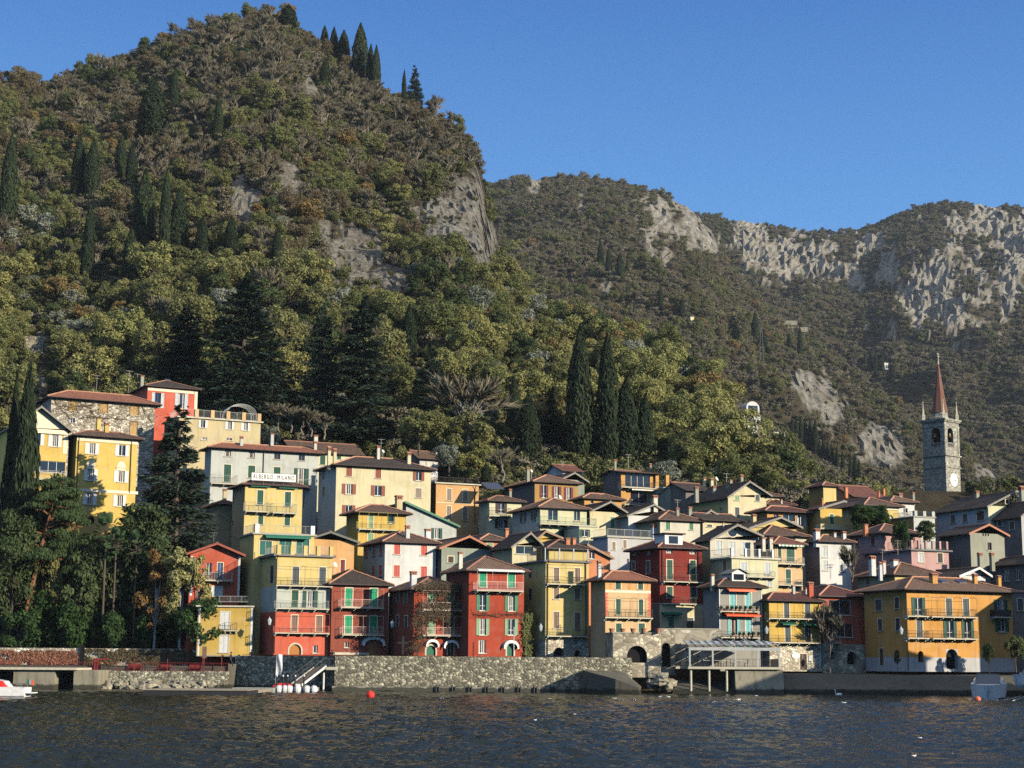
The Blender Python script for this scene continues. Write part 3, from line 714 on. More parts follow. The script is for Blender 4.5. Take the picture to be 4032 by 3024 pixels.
L1 = Layer('wooded_hill', [(-300, 170, 600), (0, 145, 620), (90, 160, 640), (180, 130, 650), (290, 95, 660), (380, 55, 660), (470, 30, 660), (560, 10, 660), (620, 10, 660), (660, 48, 655), (700, 80, 650), (760, 128, 640),
    (800, 158, 630), (870, 188, 610), (930, 212, 590), (990, 250, 570), (1028, 290, 555), (1045, 350, 540), (1060, 420, 520), (1080, 500, 505), (1095, 560, 495), (1115, 605, 485), (1200, 640, 465), (1350, 690, 440), (1500, 780, 415),
    (1620, 865, 390), (1760, 1000, 355), (1880, 1075, 335), (2000, 1105, 330), (2212, 1115, 330), (2700, 1120, 330)], 286, 33, 6.0, 5.0,
    [(668, 185, 16, 30), (520, 440, 30, 55), (625, 385, 28, 40), (702, 500, 12, 36), (770, 560, 58, 62), (835, 600, 48, 30), (950, 475, 55, 45), (1012, 455, 36, 70), (1046, 540, 26, 75), (85, 742, 26, 18), (92, 840, 14, 40), (1285, 590, 10, 14), (900, 520, 120, 80, 0.32), (790, 570, 80, 60, 0.36)], True, 1)
L2 = Layer('mountain_spur', [(-200, 500, 1300), (800, 480, 1350), (980, 420, 1380), (1060, 388, 1400), (1130, 370, 1400), (1200, 374, 1400), (1280, 374, 1400), (1390, 392, 1400), (1450, 412, 1400), (1500, 442, 1390), (1540, 490, 1370), (1572, 560, 1340),
    (1640, 640, 1290), (1750, 725, 1220), (1900, 825, 1120), (2060, 940, 1020), (2212, 1040, 940), (2700, 1100, 900)], 560, 20, 7.0, 22.0,
    [(1155, 402, 16, 20), (1253, 428, 9, 30), (1425, 455, 20, 45), (1495, 485, 22, 50), (1535, 500, 20, 50), (1400, 515, 9, 36), (1440, 555, 14, 18), (1735, 825, 30, 24), (1770, 850, 48, 36), (1800, 885, 26, 30), (1905, 965, 58, 46), (2135, 1005, 26, 30), (1310, 620, 12, 12), (1455, 480, 80, 70, 0.34), (1790, 870, 80, 55, 0.34)], False, 2, 0.02)
L3 = Layer('far_mountain', [(1000, 440, 1900), (1300, 440, 1900), (1500, 455, 1900), (1545, 456, 1900), (1570, 462, 1900), (1650, 470, 1900), (1740, 488, 1900), (1860, 484, 1900), (1910, 464, 1900), (1990, 434, 1900), (2050, 426, 1900), (2130, 432, 1900), (2212, 434, 1900), (2800, 470, 1900)], 1000, 45, 8.0, 40.0,
    [(1622, 510, 34, 50), (1680, 550, 58, 42), (1745, 555, 34, 34), (1800, 585, 34, 26), (1985, 640, 42, 55), (2030, 600, 36, 66), (2060, 680, 26, 40), (2140, 480, 46, 40), (2195, 520, 40, 62), (2180, 610, 26, 50), (1930, 590, 20, 26), (1890, 520, 26, 22), (2060, 485, 26, 26), (1850, 610, 24, 24), (1840, 560, 190, 62, 0.32), (2110, 560, 130, 150, 0.33), (1690, 545, 120, 60, 0.34), (2010, 700, 110, 60, 0.30)], False, 3, -0.02)
m, t, b = newmat('hillside_ground'); b.inputs['Roughness'].default_value = 0.95; b.inputs['Specular IOR Level'].default_value = 0.1
co = objco(t); ra = N(t, 'ShaderNodeAttribute', attribute_name='rock')
g = ramp(t, noisetex(t, co, 0.09, 8, 0.7), [(0.3, (0.05, 0.045, 0.024)), (0.5, (0.085, 0.072, 0.042)), (0.7, (0.12, 0.10, 0.062))])
mp = N(t, 'ShaderNodeMapping'); mp.inputs['Scale'].default_value = (1, 1, 0.25); t.links.new(co, mp.inputs[0])
r1 = noisetex(t, mp.outputs[0], 0.35, 14, 0.8); r2 = noisetex(t, co, 0.06, 8, 0.65); r3 = noisetex(t, objco(t, (1, 1, 2.2)), 0.5, 10, 0.75)
rk = ramp(t, r1, [(0.34, (0.05, 0.048, 0.042)), (0.44, (0.24, 0.225, 0.185)), (0.55, (0.44, 0.415, 0.345)), (0.72, (0.62, 0.59, 0.49))])
rk = mixc(t, ramp(t, r3, [(0.52, (0, 0, 0)), (0.60, (0.7, 0.7, 0.7))]), rk, (0.075, 0.072, 0.045, 1))
rk = mixc(t, ramp(t, r2, [(0.45, (0, 0, 0)), (0.62, (0.5, 0.5, 0.5))]), rk, (0.20, 0.165, 0.11, 1))
t.links.new(mixc(t, ra.outputs['Fac'], g, rk), b.inputs['Base Color']); bump(t, b, r1, 1.0, 4.0)
GROUND = m
L1.build(420, 150, -0.42, 0.42, GROUND); L2.build(320, 150, -0.40, 0.40, GROUND); L3.build(260, 130, -0.10, 0.40, GROUND)
LAYERS = [L1, L2, L3]
def hit(x, y, crop='D1', layers=LAYERS, ymin=286.5):
    """terrain point seen at a photo pixel"""
    r = ray(*px(crop, x, y)); th = r.x / r.y; sl = r.z / r.y
    for ly in layers:
        R, _ = ly.ridge(th); y0 = ymin if ly.town else ly.y0 + 1
        Y = np.linspace(y0, float(R) + 2, 500); z = ly.height(np.full_like(Y, th), Y); k = np.nonzero(z >= CAMZ + sl * Y)[0]
        if len(k):
            Yk = Y[k[0]]; return Vector((th * Yk, Yk, z[k[0]])), ly
    return None, None
# ------------------------------------------------------------------ lake
def lake():
    ys = [30.0]
    while ys[-1] < 216: ys.append(ys[-1] + 0.10 + max(0, ys[-1] - 50) * 0.0042)
    ys = np.array(ys); nx = 620; u = np.linspace(-0.36, 0.36, nx)
    Y = np.repeat(ys[:, None], nx, 1); X = u[None, :] * Y
    z = np.zeros_like(X); rg = np.random.default_rng(3)
    for i in range(64):
        lam = 0.34 * (8.0 / 0.34) ** (rg.random() ** 1.25); k = 2 * np.pi / lam; a = rg.normal(rad(100), 0.75); amp = 0.0066 * lam ** 0.85 * (0.6 + 0.8 * rg.random())
        if lam > 4: amp *= 0.55
        ph = rg.random() * 6.28; fade = np.clip(1.3 - (Y - 60) * 0.0022 / max(0.25, lam) , 0.15, 1)
        p = k * (X * np.cos(a) + Y * np.sin(a)) + ph + 1.5 * np.sin(X * 0.11 + Y * 0.07 + i)
        z += amp * fade * (np.sin(p) + 0.25 * np.cos(2 * p))
    patch = 0.35 + 1.35 * fbm(X / 16, Y / 26, 4, 8)
    edge = np.clip((216 - Y) / 3, 0, 1) * np.clip((Y - 30) / 4, 0, 1) * np.clip((0.36 - np.abs(u))[None, :] / 0.01, 0, 1)
    z = z * patch * edge
    V = np.stack([X, Y, z], -1).reshape(-1, 3).tolist(); ny = len(ys); idx = np.arange(ny * nx).reshape(ny, nx)
    F = np.stack([idx[:-1, :-1], idx[:-1, 1:], idx[1:, 1:], idx[1:, :-1]], -1).reshape(-1, 4).tolist()
    n = len(V); a0, a1 = 0.36 * 30, 0.36 * float(ys[-1]); y1 = float(ys[-1]); B = 1350
    V += [(-B, -B, 0), (B, -B, 0), (B, y1, 0), (-B, y1, 0), (-a0, 30, 0), (a0, 30, 0), (a1, y1, 0), (-a1, y1, 0)]
    F += [(n, n + 1, n + 5, n + 4), (n + 1, n + 2, n + 6, n + 5), (n + 3, n, n + 4, n + 7)]
    m, t, b = newmat('lake_water'); b.inputs['Base Color'].default_value = (0.013, 0.018, 0.014, 1); b.inputs['Roughness'].default_value = 0.12; b.inputs['IOR'].default_value = 1.333; b.inputs['Specular IOR Level'].default_value = 0.13; b.inputs['Specular Tint'].default_value = (0.95, 0.88, 0.55, 1)
    c = objco(t, (1, 0.7, 1)); bump(t, b, noisetex(t, c, 5.5, 6, 0.65), 0.5, 0.08)
    me = bpy.data.meshes.new('lake_water'); me.from_pydata(V, [], F); me.materials.append(m); me.polygons.foreach_set('use_smooth', [True] * len(me.polygons)); me.update()
    o = link('lake', me); tag(o, kind='structure')
lake()
# ------------------------------------------------------------------ waterfront masonry
def wallgrid(mb, p0, p1, z0, z1, thick, rough=0.05, seed=0, m=0, batter=0.0, cap=True):
    """a masonry wall with an uneven face between plan points p0 and p1, face on the lake side"""
    a, b = Vector((p0[0], p0[1], 0)), Vector((p1[0], p1[1], 0)); L = (b - a).length; u = (b - a) / L; n = Vector((u.y, -u.x, 0))
    if n.y > 0: n = -n
    kx = max(2, int(L / 0.35)); kz = max(2, int((z1 - z0) / 0.35)); base = len(mb.v)
    for i in range(kz + 1):
        for j in range(kx + 1):
            e = (mnoise.noise(Vector((j * 0.71 + seed, i * 0.83, seed * 3.1))) + 0.6 * mnoise.noise(Vector((j * 0.2, i * 0.3 + seed, 5)))) * rough
            q = a + u * (L * j / kx) + n * (e + batter * (1 - i / kz)); zz = z0 + (z1 - z0) * i / kz + (e * 0.6 if 0 < i < kz or cap else 0)
            mb.v.append((q.x, q.y, zz))
    for i in range(kz):
        for j in range(kx):
            k = base + i * (kx + 1) + j; mb.f.append((k, k + 1, k + kx + 2, k + kx + 1)); mb.m.append(m)
    t = [Vector(mb.v[base + kz * (kx + 1) + j]) for j in range(kx + 1)]
    for j in range(kx): mb.quad(t[j], t[j + 1], t[j + 1] - n * thick, t[j] - n * thick, m)
    for j, s_ in ((0, 1), (kx, -1)):
        for i in range(kz):
            p, q = Vector(mb.v[base + i * (kx + 1) + j]), Vector(mb.v[base + (i + 1) * (kx + 1) + j]); mb.quad(p, q, q - n * thick, p - n * thick, m)
    A = a - n * thick; B_ = b - n * thick; mb.quad((A.x, A.y, z0), (B_.x, B_.y, z0), (B_.x, B_.y, z1), (A.x, A.y, z1), m)
def xat(crop, x, y, D): return at(crop, x, y, D).x
def wet(m):
    t = m.node_tree; b = t.nodes['Principled BSDF']; src = b.inputs['Base Color'].links[0].from_socket; g = N(t, 'ShaderNodeNewGeometry'); sp = N(t, 'ShaderNodeSeparateXYZ'); t.links.new(g.outputs['Position'], sp.inputs[0])
    n = noisetex(t, g.outputs['Position'], 0.9, 5, 0.6); ad = N(t, 'ShaderNodeMath', operation='MULTIPLY_ADD'); ad.inputs[1].default_value = -0.9; t.links.new(n, ad.inputs[0]); t.links.new(sp.outputs[2], ad.inputs[2])
    f = ramp(t, ad.outputs[0], [(0.02, (0.85, 0.85, 0.85)), (0.22, (0, 0, 0))]); t.links.new(mixc(t, f, src, (0.022, 0.024, 0.016, 1)), b.inputs['Base Color']); return m
wet(CONC); wet(STONE_WALL)
QUAYM = plaster('quay_concrete', rgb(92, 89, 79), 0.75); QUAYC = plaster('pier_concrete', rgb(146, 140, 120), 0.8); wet(QUAYM); wet(QUAYC)
mb = MB(); mb.box(xat('K', 190, 1300, 204.6), 204.6, -1.5, xat('M', 450, 1200, 206.3), 217, 3.15); tag(mb.build('promenade', QUAYM), kind='structure')
mb = MB(); mb.box(-75, 211.4, -1.5, xat('J', 470, 1350, 211), 212.3, 2.1); mb.box(-75, 212.3, -1.5, xat('J', 470, 1350, 213), 221, 2.85)
xe = xa_e = xat('K', 190, 1300, 204.4)
pl_ = [(xat('J', 470, 1350, 212), 212.0), (-34.2, 213.7), (xe, 204.5), (xe, 217.0), (xat('J', 470, 1350, 212), 217.0)]
mb.poly([(a, b_, 3.15) for a, b_ in pl_])
for (a, b_), (c_, d_) in zip(pl_, pl_[1:] + pl_[:1]): mb.quad((a, b_, -1), (c_, d_, -1), (c_, d_, 3.15), (a, b_, 3.15))
tag(mb.build('lakeside_path', QUAYM), kind='structure')
mb = MB(); x0 = xat('N', 990, 1400, 206)
for (ya, za), (yb, zb) in zip([(203.2, -0.6), (203.5, 0.7), (205.2, 1.3), (207.0, 2.35), (218.0, 2.5)], [(203.5, 0.7), (205.2, 1.3), (207.0, 2.35), (218.0, 2.5), (218.2, -1)]):
    mb.quad((x0, ya, za), (120, ya, za), (120, yb, zb), (x0, yb, zb))
mb.poly([(x0, 203.2, -0.6), (x0, 203.5, 0.7), (x0, 205.2, 1.3), (x0, 207.0, 2.35), (x0, 218.0, 2.5), (x0, 218.0, -1)]); tag(mb.build('quay_ramp', QUAYM), kind='structure')
# big sea wall with its footing
xa, xb_ = xat('K', 190, 1300, 204), xat('M', 660, 1300, 204)
sw = empty('sea_wall', (0, 0, 0)); tag(sw, 'long rubble stone lake wall below the red houses, running from the gangway to the boat ramp', 'wall')
mb = MB(); wallgrid(mb, (xa, 204.0), (xb_, 204.1), 0.0, zof('K', 600, 1197, 204), 0.5, 0.07, 3, batter=0.25); mb.build('stonework', STONE_WALL, sw)
mb = MB(); mb.box(xa - 0.2, 203.2, -1, xat('M', 90, 1500, 203.4), 204.3, 0.62); mb.build('footing', CONC, sw)
mb = MB()
for i in range(9):
    x = xat('K', 1290 + i * 178, 1540, 203.1); mb.tube([(x, 203.05, -0.8), (x, 203.05, 0.85 + 0.1 * (i % 2))], 0.10, 6); mb.tube([(x + 0.35, 203.05, -0.8), (x + 0.35, 203.05, 0.75)], 0.09, 6)
mb.build('fender_post', PT['charcoal'], sw)
# shaded recess wall
mb = MB(); wallgrid(mb, (-34.6, 213.75), (xa - 0.1, 204.25), -0.8, 4.15, 0.5, 0.06, 9, batter=0.1)
tag(mb.build('embankment_wall', STONE_WALL), 'shaded stone wall set back behind the gangway and the white banner', 'wall')
# low wall with boulders on the left
xl0, xl1 = xat('I', 910, 1450, 210.6), xat('J', 470, 1450, 210.6)
mb = MB(); wallgrid(mb, (xl0, 210.7), (xl1, 210.3), -0.6, zof('I', 1400, 1404, 210.6), 0.8, 0.09, 21, batter=0.7)
tag(mb.build('shore_wall', STONE_WALL), 'low stone shore wall under the red railing, boulders at its foot', 'wall')
# concrete quay on the far left
cq = empty('concrete_quay', (0, 0, 0)); tag(cq, 'weathered concrete landing with a thin deck slab and dark openings behind the motor boat', 'quay')
z1 = zof('I', 400, 1392, 205); mb = MB()
for a, b_, dy in ((125, 512, 0), (682, 912, 0.3)): mb.box(xat('I', a, 1450, 205), 205 + dy, -1, xat('I', b_, 1450, 205), 213, z1)
mb.build('pier', QUAYC, cq)
mb = MB(); mb.box(-80, 204.5, z1 + 0.004, xat('I', 715, 1400, 204.5), 213.3, z1 + 0.26); mb.build('deck_slab', SLAB, cq)
mb = MB(); mb.box(-80, 209, -1, xat('I', 700, 1400, 209), 209.3, z1); mb.build('back_wall', plain('recess_dark_stone', rgb(50, 52, 48), 0.9), cq)  # back of the openings coloured dark grey
# ------------------------------------------------------------------ the village
# waterfront row
h = House('J', 'tall lakefront house painted yellow, pale green and coral red in bands, terrace on top', 918, 328, 1440, 1252, 212.0, xb=600, wall='yellow', bands=[(328, 'yellow'), (612, 'mint'), (850, 'coral')], group='lakefront houses')
h.win('c', 'slate', [(1100, 512, 62, 160), (1350, 517, 62, 165)]); h.win('c', 'dkgreen', [(1093, 727, 64, 160)]); h.win('o', 'dkgreen', [(1235, 731, 68, 155, 0.5)])
h.win('c', 'brown', [(1088, 957, 58, 150), (1318, 962, 58, 150)]); h.win('arch', 'wood', [(1095, 1202, 110, 98, 1)]); h.win('g', 'slate', [(1283, 1200, 46, 72)])
h.swin('c', 'charcoal', [(765, 515, 28, 165), (878, 500, 30, 165), (672, 485, 24, 95), (765, 730, 24, 110), (738, 735, 20, 105)], sill=False)
h.balc(918, 1448, 606, 535, 0.9, IRON, poles=3); h.balc(914, 1415, 818, 745, 0.9, METAL, poles=3); h.balc(906, 1418, 1046, 980, 0.9, plain('rusty_rail', rgb(200, 110, 90)), poles=3)
h.flat(plain('grey_cornice', rgb(120, 118, 116), 0.9), 0.4, 0.3); h.posts_rail(925, 1450, 228, 318, n=5, pw=0.5, postm=PL['yellow'], off=0.3)
h.pipe(912, 340, 1240, 0.05); h.done()
h = House('J', 'yellow set-back storey with green roller doors under the hotel terrace', 712, 125, 1275, 330, 217.5, yaw=24, L=7, wall='yellow', group='lakefront houses')
h.win('door', 'teal', [(1003, 240, 115, 140), (1165, 240, 120, 140), (820, 255, 110, 130)], frame='cream'); h.awning(1025, 150, 420, 40, 'greenfab', 0.9); h.flat(CONC, 0.25, 0.2); h.posts_rail(718, 1275, 32, 115, n=2, pw=0.55, postm=PT['white']); h.done()
h = House('J', 'brick red gabled house with white corner strip and white railings', 118, 300, 580, 702, 216.6, L=9, wall='housered', side='housered', name='house', group='lakefront houses', yaw=18)
h.win('g', 'dark', [(292, 470, 48, 150)]); h.win('door', 'blue', [(395, 470, 50, 155)]); h.win('c', 'white', [(338, 660, 150, 92)])
h.gable((360, 218), tile='red', of=0.9, barge=plain('red_barge', rgb(150, 82, 66))); h.balc(240, 512, 556, 482, 0.9, WHITEM); h.pilaster(560, 580, 330, 700, PT['white']); h.pilaster(118, 138, 330, 700, PT['white']); h.aerial([(335, 210, 100)]); h.done()
h = House('J', 'low yellow house front with white doors and white corners beside the garden wall', 190, 802, 697, 1262, 213.2, L=3.2, wall='deepyellow', group='lakefront houses', yaw=6, bands=[(1255, 'stonegrey')])
h.win('c', 'white', [(440, 930, 84, 160), (432, 1150, 82, 165)]); h.flat(SLAB, 0.25, 0.18); h.balc(430, 552, 1022, 950, 0.7, METAL); h.pilaster(677, 697, 806, 1260, PT['white']); h.pilaster(190, 207, 806, 1260, PT['white'])
h.posts_rail(385, 655, 702, 762, n=0, col=WHITEM, left=False); h.done()
h = House('K', 'brick red house with bright green shutters and a scalloped white awning over its door', 158, 412, 775, 1185, 214.2, L=9, wall='brick', group='lakefront houses')
h.win('c', 'bright', [(342, 558, 78, 200), (613, 562, 78, 200), (337, 858, 76, 195), (608, 858, 76, 195)]); h.win('door', 'wood', [(588, 1118, 52, 135), (630, 1118, 26, 135)], frame='brown'); h.win('g', 'slate', [(318, 1075, 48, 62)])
h.hip(0.46, 'dark', ridgem=RIDGE); h.balc(255, 725, 668, 580, 1.1, plain('pink_rail', rgb(226, 190, 176)), poles=3); h.balc(270, 722, 965, 878, 1.1, plain('pink_rail', rgb(226, 190, 176)), poles=3)
h.archawn(610, 1030, 250, 95); h.band(1170, 0.3, SLAB, 158, 560); h.dish([(190, 235, 60)])
hs_ = h
h.done()
h = House('K', 'red house overgrown with bare vines, two round white awnings over its doors', 1055, 468, 1590, 1192, 211.0, xb=782, wall='red', side='brick', group='lakefront houses')
h.win('c', 'sage', [(1240, 575, 74, 190), (1447, 575, 74, 190), (1240, 855, 74, 215), (1447, 855, 74, 215)]); h.win('arch', 'green', [(1235, 1138, 100, 108, 1)]); h.win('door', 'charcoal', [(1450, 1120, 66, 140)])
h.swin('c', 'slate', [(960, 550, 34, 150), (875, 545, 30, 130), (810, 545, 26, 130), (965, 820, 34, 120), (872, 815, 30, 120)], sill=False)
h.hip(0.44, 'terra', ridgem=RIDGED); h.balc(1145, 1590, 694, 612, 1.0, plain('pink_rail', rgb(226, 190, 176)), poles=3); h.balc(1145, 1592, 972, 885, 1.0, plain('pink_rail', rgb(226, 190, 176)), poles=3)
h.archawn(1250, 1052, 145, 80); h.archawn(1455, 1062, 165, 85); h.chim([(1043, 402, 66, 130)], 'white'); h.done()
vine_house = h
h = House('L', 'tall red house with grey green shutters and a glazed top balcony', 268, 262, 868, 1198, 210.5, xb=20, wall='red', side='brick', group='lakefront houses')
h.win('c', 'bright', [(418, 362, 78, 170), (728, 368, 78, 170)]); h.win('o', 'midgreen', [(418, 616, 70, 180, 0.48), (728, 620, 70, 180, 0.48)]); h.win('o', 'sage', [(416, 880, 70, 180, 0.48), (728, 882, 70, 180, 0.48)])
h.win('g', 'dark', [(410, 1095, 76, 145)]); h.win('arch', 'green', [(716, 1135, 72, 128, 1)]); h.archawn(725, 1068, 165, 90)
h.hip(0.46, 'terra', ridgem=RIDGED); h.balc(355, 862, 484, 388, 1.2, plain('pale_rail', rgb(220, 208, 200)), poles=4); h.awning(610, 266, 500, 26, 'whitefab', 0.9, drop=0.1); h.chim([(172, 150, 46, 90)], 'ivory'); h.done()
vine_house2 = h
h = House('L', 'narrow tall yellow house with brown shutters and an ironwork roof terrace', 1103, 168, 1572, 1202, 212.7, xb=790, wall='yellow', side='salmon', bands=[(168, 'yellow'), (1010, STONE_PALE)], group='lakefront houses')
h.win('c', 'brown', [(1218, 310, 58, 150), (1448, 315, 58, 150), (1218, 517, 58, 122), (1447, 522, 58, 122), (1218, 805, 64, 180), (1450, 815, 64, 180)])
h.swin('c', 'darkbrown', [(934, 295, 36, 100), (934, 525, 36, 120)], sill=False); h.win('archdark', 'dark', [(1245, 1152, 115, 96), (1450, 1166, 70, 70)])
h.balc(1120, 1530, 412, 335, 1.0, IRON, poles=3); h.balc(1122, 1560, 978, 905, 1.0, IRON); h.flat(plain('grey_cornice', rgb(120, 118, 116), 0.9), 0.35, 0.2); h.posts_rail(1095, 1568, 22, 150, n=4, pw=0.12, postm=PT['palegrey'], col=IRON, off=0.3)
h.pipe(1120, 175, 1190); h.pipe(1535, 175, 1030); h.done()
h = House('M', 'apricot house with painted ornaments and red zigzag corners above an arched stone base', 368, 367, 862, 1210, 210.4, xb=225, wall='peach', side='shadetone', bands=[(367, 'apricot'), (488, 'peach')], group='lakefront houses')
h.win('c', 'dkgreen', [(508, 427, 58, 88), (752, 432, 54, 88), (510, 662, 52, 172), (757, 667, 50, 172), (515, 892, 62, 100), (764, 892, 68, 100)])
h.hip(0.46, 'orange', ridgem=RIDGE); h.balc(370, 890, 778, 690, 0.9, IRON, poles=4); h.band(490, 0.32, PT['cream'], 368, 862, 0.03); h.chim([(303, 285, 42, 130)], 'white'); h.aerial([(345, 300, 90)])
for xx in (368, 862):        # zigzag corner painting: red triangles let into the plaster
    mb = MB(); sg = 1 if xx == 368 else -1; u = h.loc(xx, 500)[0] - sg * 0.0
    zt, zb = h.loc(xx, 500)[1], h.loc(xx, 762)[1]; n = 7
    for i in range(n):
        a, b_ = zt + (zb - zt) * i / n, zt + (zb - zt) * (i + 1) / n
        mb.poly([(u, -0.012, a), (u, -0.012, b_), (u + sg * 0.18, -0.012, b_), (u + sg * 0.48, -0.012, (a + b_) / 2), (u + sg * 0.18, -0.012, a)][::sg])
    h.part(mb, 'painted_zigzag', plain('zigzag_red', rgb(222, 110, 84)))
for xx, k in ((425, 0), (632, 1), (826, 0)):
    mb = MB(); u, z = h.loc(xx, 430)
    if k:
        for a in range(16):
            t0, t1 = 2 * math.pi * a / 16, 2 * math.pi * (a + 1) / 16; f = lambda t, r: (u + r * 0.26 * math.cos(t), -0.012, z + r * 0.48 * math.sin(t)); mb.quad(f(t0, 1), f(t1, 1), f(t1, 0.72), f(t0, 0.72))
        mb.box(u - 0.05, -0.012, z - 0.6, u + 0.05, -0.004, z + 0.6)
    else:
        mb.box(u - 0.04, -0.012, z - 0.5, u + 0.04, -0.004, z + 0.5); mb.box(u - 0.28, -0.012, z + 0.1, u + 0.28, -0.005, z + 0.17); mb.box(u - 0.18, -0.012, z - 0.2, u + 0.18, -0.006, z - 0.13)
    h.part(mb, 'painted_ornament', plain('ornament_brown', rgb(200, 140, 90)))
h.done()
# arched stone base under it
h = House('M', 'weathered stone block with a big arched boat cave beneath the apricot house', 452, 948, 974, 1425, 206.0, L=4.5, yaw=8, wall='stonegrey', bands=[(948, STONE_BASE)], name='boathouse', cat='boathouse', group=None)
h.win('archdark', 'dark', [(715, 1178, 218, 186)]); h.flat(CONC, 0.08, 0.12); h.done()
h = House('M', 'stone link with a tall dark arched passage beside the boat cave', 976, 905, 1128, 1400, 209.3, L=5, yaw=8, wall='stonegrey', bands=[(905, STONE_BASE)], name='passage_house', cat='passage', group=None)
h.win('archdark', 'dark', [(1030, 1185, 98, 260)]); h.flat(CONC, 0.05, 0.1); h.done()
h = House('M', 'rendered retaining wall above the glazed restaurant, rain stained', 1128, 905, 1632, 1330, 211.2, L=6, yaw=10, wall='stonegrey', name='terrace_wall', cat='wall', group=None, bands=[(905, stone('stained_render', rgb(176, 168, 148), rgb(190, 184, 166), rgb(168, 162, 144), 0.7, 0.2, 0.5))])
h.win('g', 'dark', [(1270, 1200, 110, 190), (1440, 1200, 110, 190)]); h.flat(CONC, 0.08, 0.12); h.done()
h = House('E', 'dark red house with white framed windows and a tilted roof dormer', 545, 1122, 1005, 1745, 222, xb=218, wall='darkred', group='lakefront houses')
h.win('g', 'dark', [(650, 1156, 66, 56), (905, 1167, 66, 56)], sill=False); h.win('c', 'dkgreen', [(655, 1365, 62, 215), (908, 1370, 62, 215), (655, 1610, 62, 120)]); h.win('c', 'slate', [(917, 1615, 60, 120)])
h.swin('g', 'dark', [(262, 1182, 42, 56), (420, 1168, 42, 58)], sill=False); h.swin('c', 'slate', [(262, 1320, 36, 92), (420, 1338, 38, 140)])
h.hip(0.42, 'maroon', ridgem=RIDGE); h.balc(590, 1020, 1492, 1412, 1.0, IRON, poles=2); h.balc(590, 950, 1730, 1660, 1.0, IRON); h.pipe(572, 1130, 1480); h.pipe(965, 1130, 1480)
q = h.onroof(690, 1075); mb = MB(); mb.box(q.x - 1.5, q.y - 0.5, q.z - 0.5, q.x + 1.2, q.y + 2.2, q.z + 1.15); mb.box(q.x - 1.8, q.y - 0.9, q.z + 1.15, q.x + 1.5, q.y + 2.4, q.z + 1.3, 1); mb.box(q.x - 0.9, q.y - 0.53, q.z - 0.1, q.x + 0.5, q.y - 0.5, q.z + 0.9, 2); mb.build('dormer', [PT['white'], TI['maroon'], GLASS], h.roofo)
h.done()
h = House('M', 'cream ground storey with a green awning under the dark red house', 960, 628, 1432, 905, 221.4, L=7, wall='cream', side='shadetone', group='lakefront houses')
h.win('c', 'midgreen', [(1085, 828, 66, 110)]); h.win('c', 'slate', [(1290, 838, 76, 112)]); h.awning(1095, 735, 205, 32, 'greenfab', 0.7); h.flat(CONC, 0.05, 0.1); h.done()
h = House('N', 'grey rendered house with two orange awnings and aqua shutters', 248, 328, 755, 1330, 212.3, xb=60, wall='greyhouse', group='lakefront houses')
h.win('c', 'aqua', [(410, 500, 72, 200), (592, 502, 72, 200), (597, 805, 74, 200)]); h.win('o', 'aqua', [(421, 806, 70, 195, 0.5)], frame='brownred')
h.hip(0.42, 'dark', ridgem=RIDGED); h.awning(502, 372, 325, 44, 'orangefab', 1.0); h.awning(515, 666, 410, 46, 'redfab', 1.1); h.balc(262, 730, 622, 555, 1.0, IRON); h.balc(275, 735, 932, 862, 1.0, IRON)
h.pilaster(248, 256, 335, 980, PT['white'], 0.025); h.pilaster(747, 755, 335, 980, PT['white'], 0.025); h.band(336, 0.12, PT['white'], 256, 746, 0.026)
q = h.onroof(475, 262); mb = MB(); mb.box(q.x - 1.0, q.y - 0.1, q.z - 0.6, q.x + 1.0, q.y + 2.4, q.z + 1.0); mb.quad((q.x - 1.4, q.y - 0.4, q.z + 0.9), (q.x, q.y - 0.4, q.z + 1.55), (q.x, q.y + 2.6, q.z + 1.55), (q.x - 1.4, q.y + 2.6, q.z + 0.9), 1); mb.quad((q.x, q.y - 0.4, q.z + 1.55), (q.x + 1.4, q.y - 0.4, q.z + 0.9), (q.x + 1.4, q.y + 2.6, q.z + 0.9), (q.x, q.y + 2.6, q.z + 1.55), 1); mb.poly([(q.x - 1.0, q.y - 0.1, q.z + 1.0), (q.x + 1.0, q.y - 0.1, q.z + 1.0), (q.x, q.y - 0.1, q.z + 1.5)], 0); mb.box(q.x - 0.75, q.y - 0.13, q.z + 0.1, q.x + 0.75, q.y - 0.1, q.z + 0.85, 2); mb.build('dormer', [PT['white'], BARGE, GLASS], h.roofo)
h.chim([(165, 270, 40, 90)], 'ivory'); h.done()
h = House('N', 'deep yellow house with slate shutters and two small green awnings above a stone ground floor', 835, 492, 1447, 1332, 214, xb=772, wall='deepyellow', bands=[(492, 'deepyellow'), (990, STONE_PALE)], group='lakefront houses')
h.win('c', 'slate', [(1047, 612, 64, 190), (1295, 617, 64, 190), (1062, 888, 66, 200), (1300, 892, 66, 200)]); h.win('door', 'darkbrown', [(1245, 1225, 82, 190)], frame='cream')
h.hip(0.42, 'maroon', ridgem=RIDGE); h.balc(840, 1440, 708, 635, 1.0, IRON, poles=4); h.balc(842, 1450, 993, 910, 1.0, IRON, poles=4); h.awning(1068, 772, 170, 36, 'greenfab', 0.9); h.awning(1310, 778, 160, 36, 'greenfab', 0.9); h.chim([(1128, 360, 34, 46), (1278, 400, 26, 56)], 'grey')
mb = MB(); u, z = h.loc(1155, 1150); mb.poly([(u + 0.62 * math.cos(a * math.pi / 10), -0.09, z + 0.42 * math.sin(a * math.pi / 10)) for a in range(20)]); mb.box(u - 0.5, -0.085, z - 0.3, u + 0.5, -0.002, z + 0.3); h.part(mb, 'oval_sign', PT['white'])
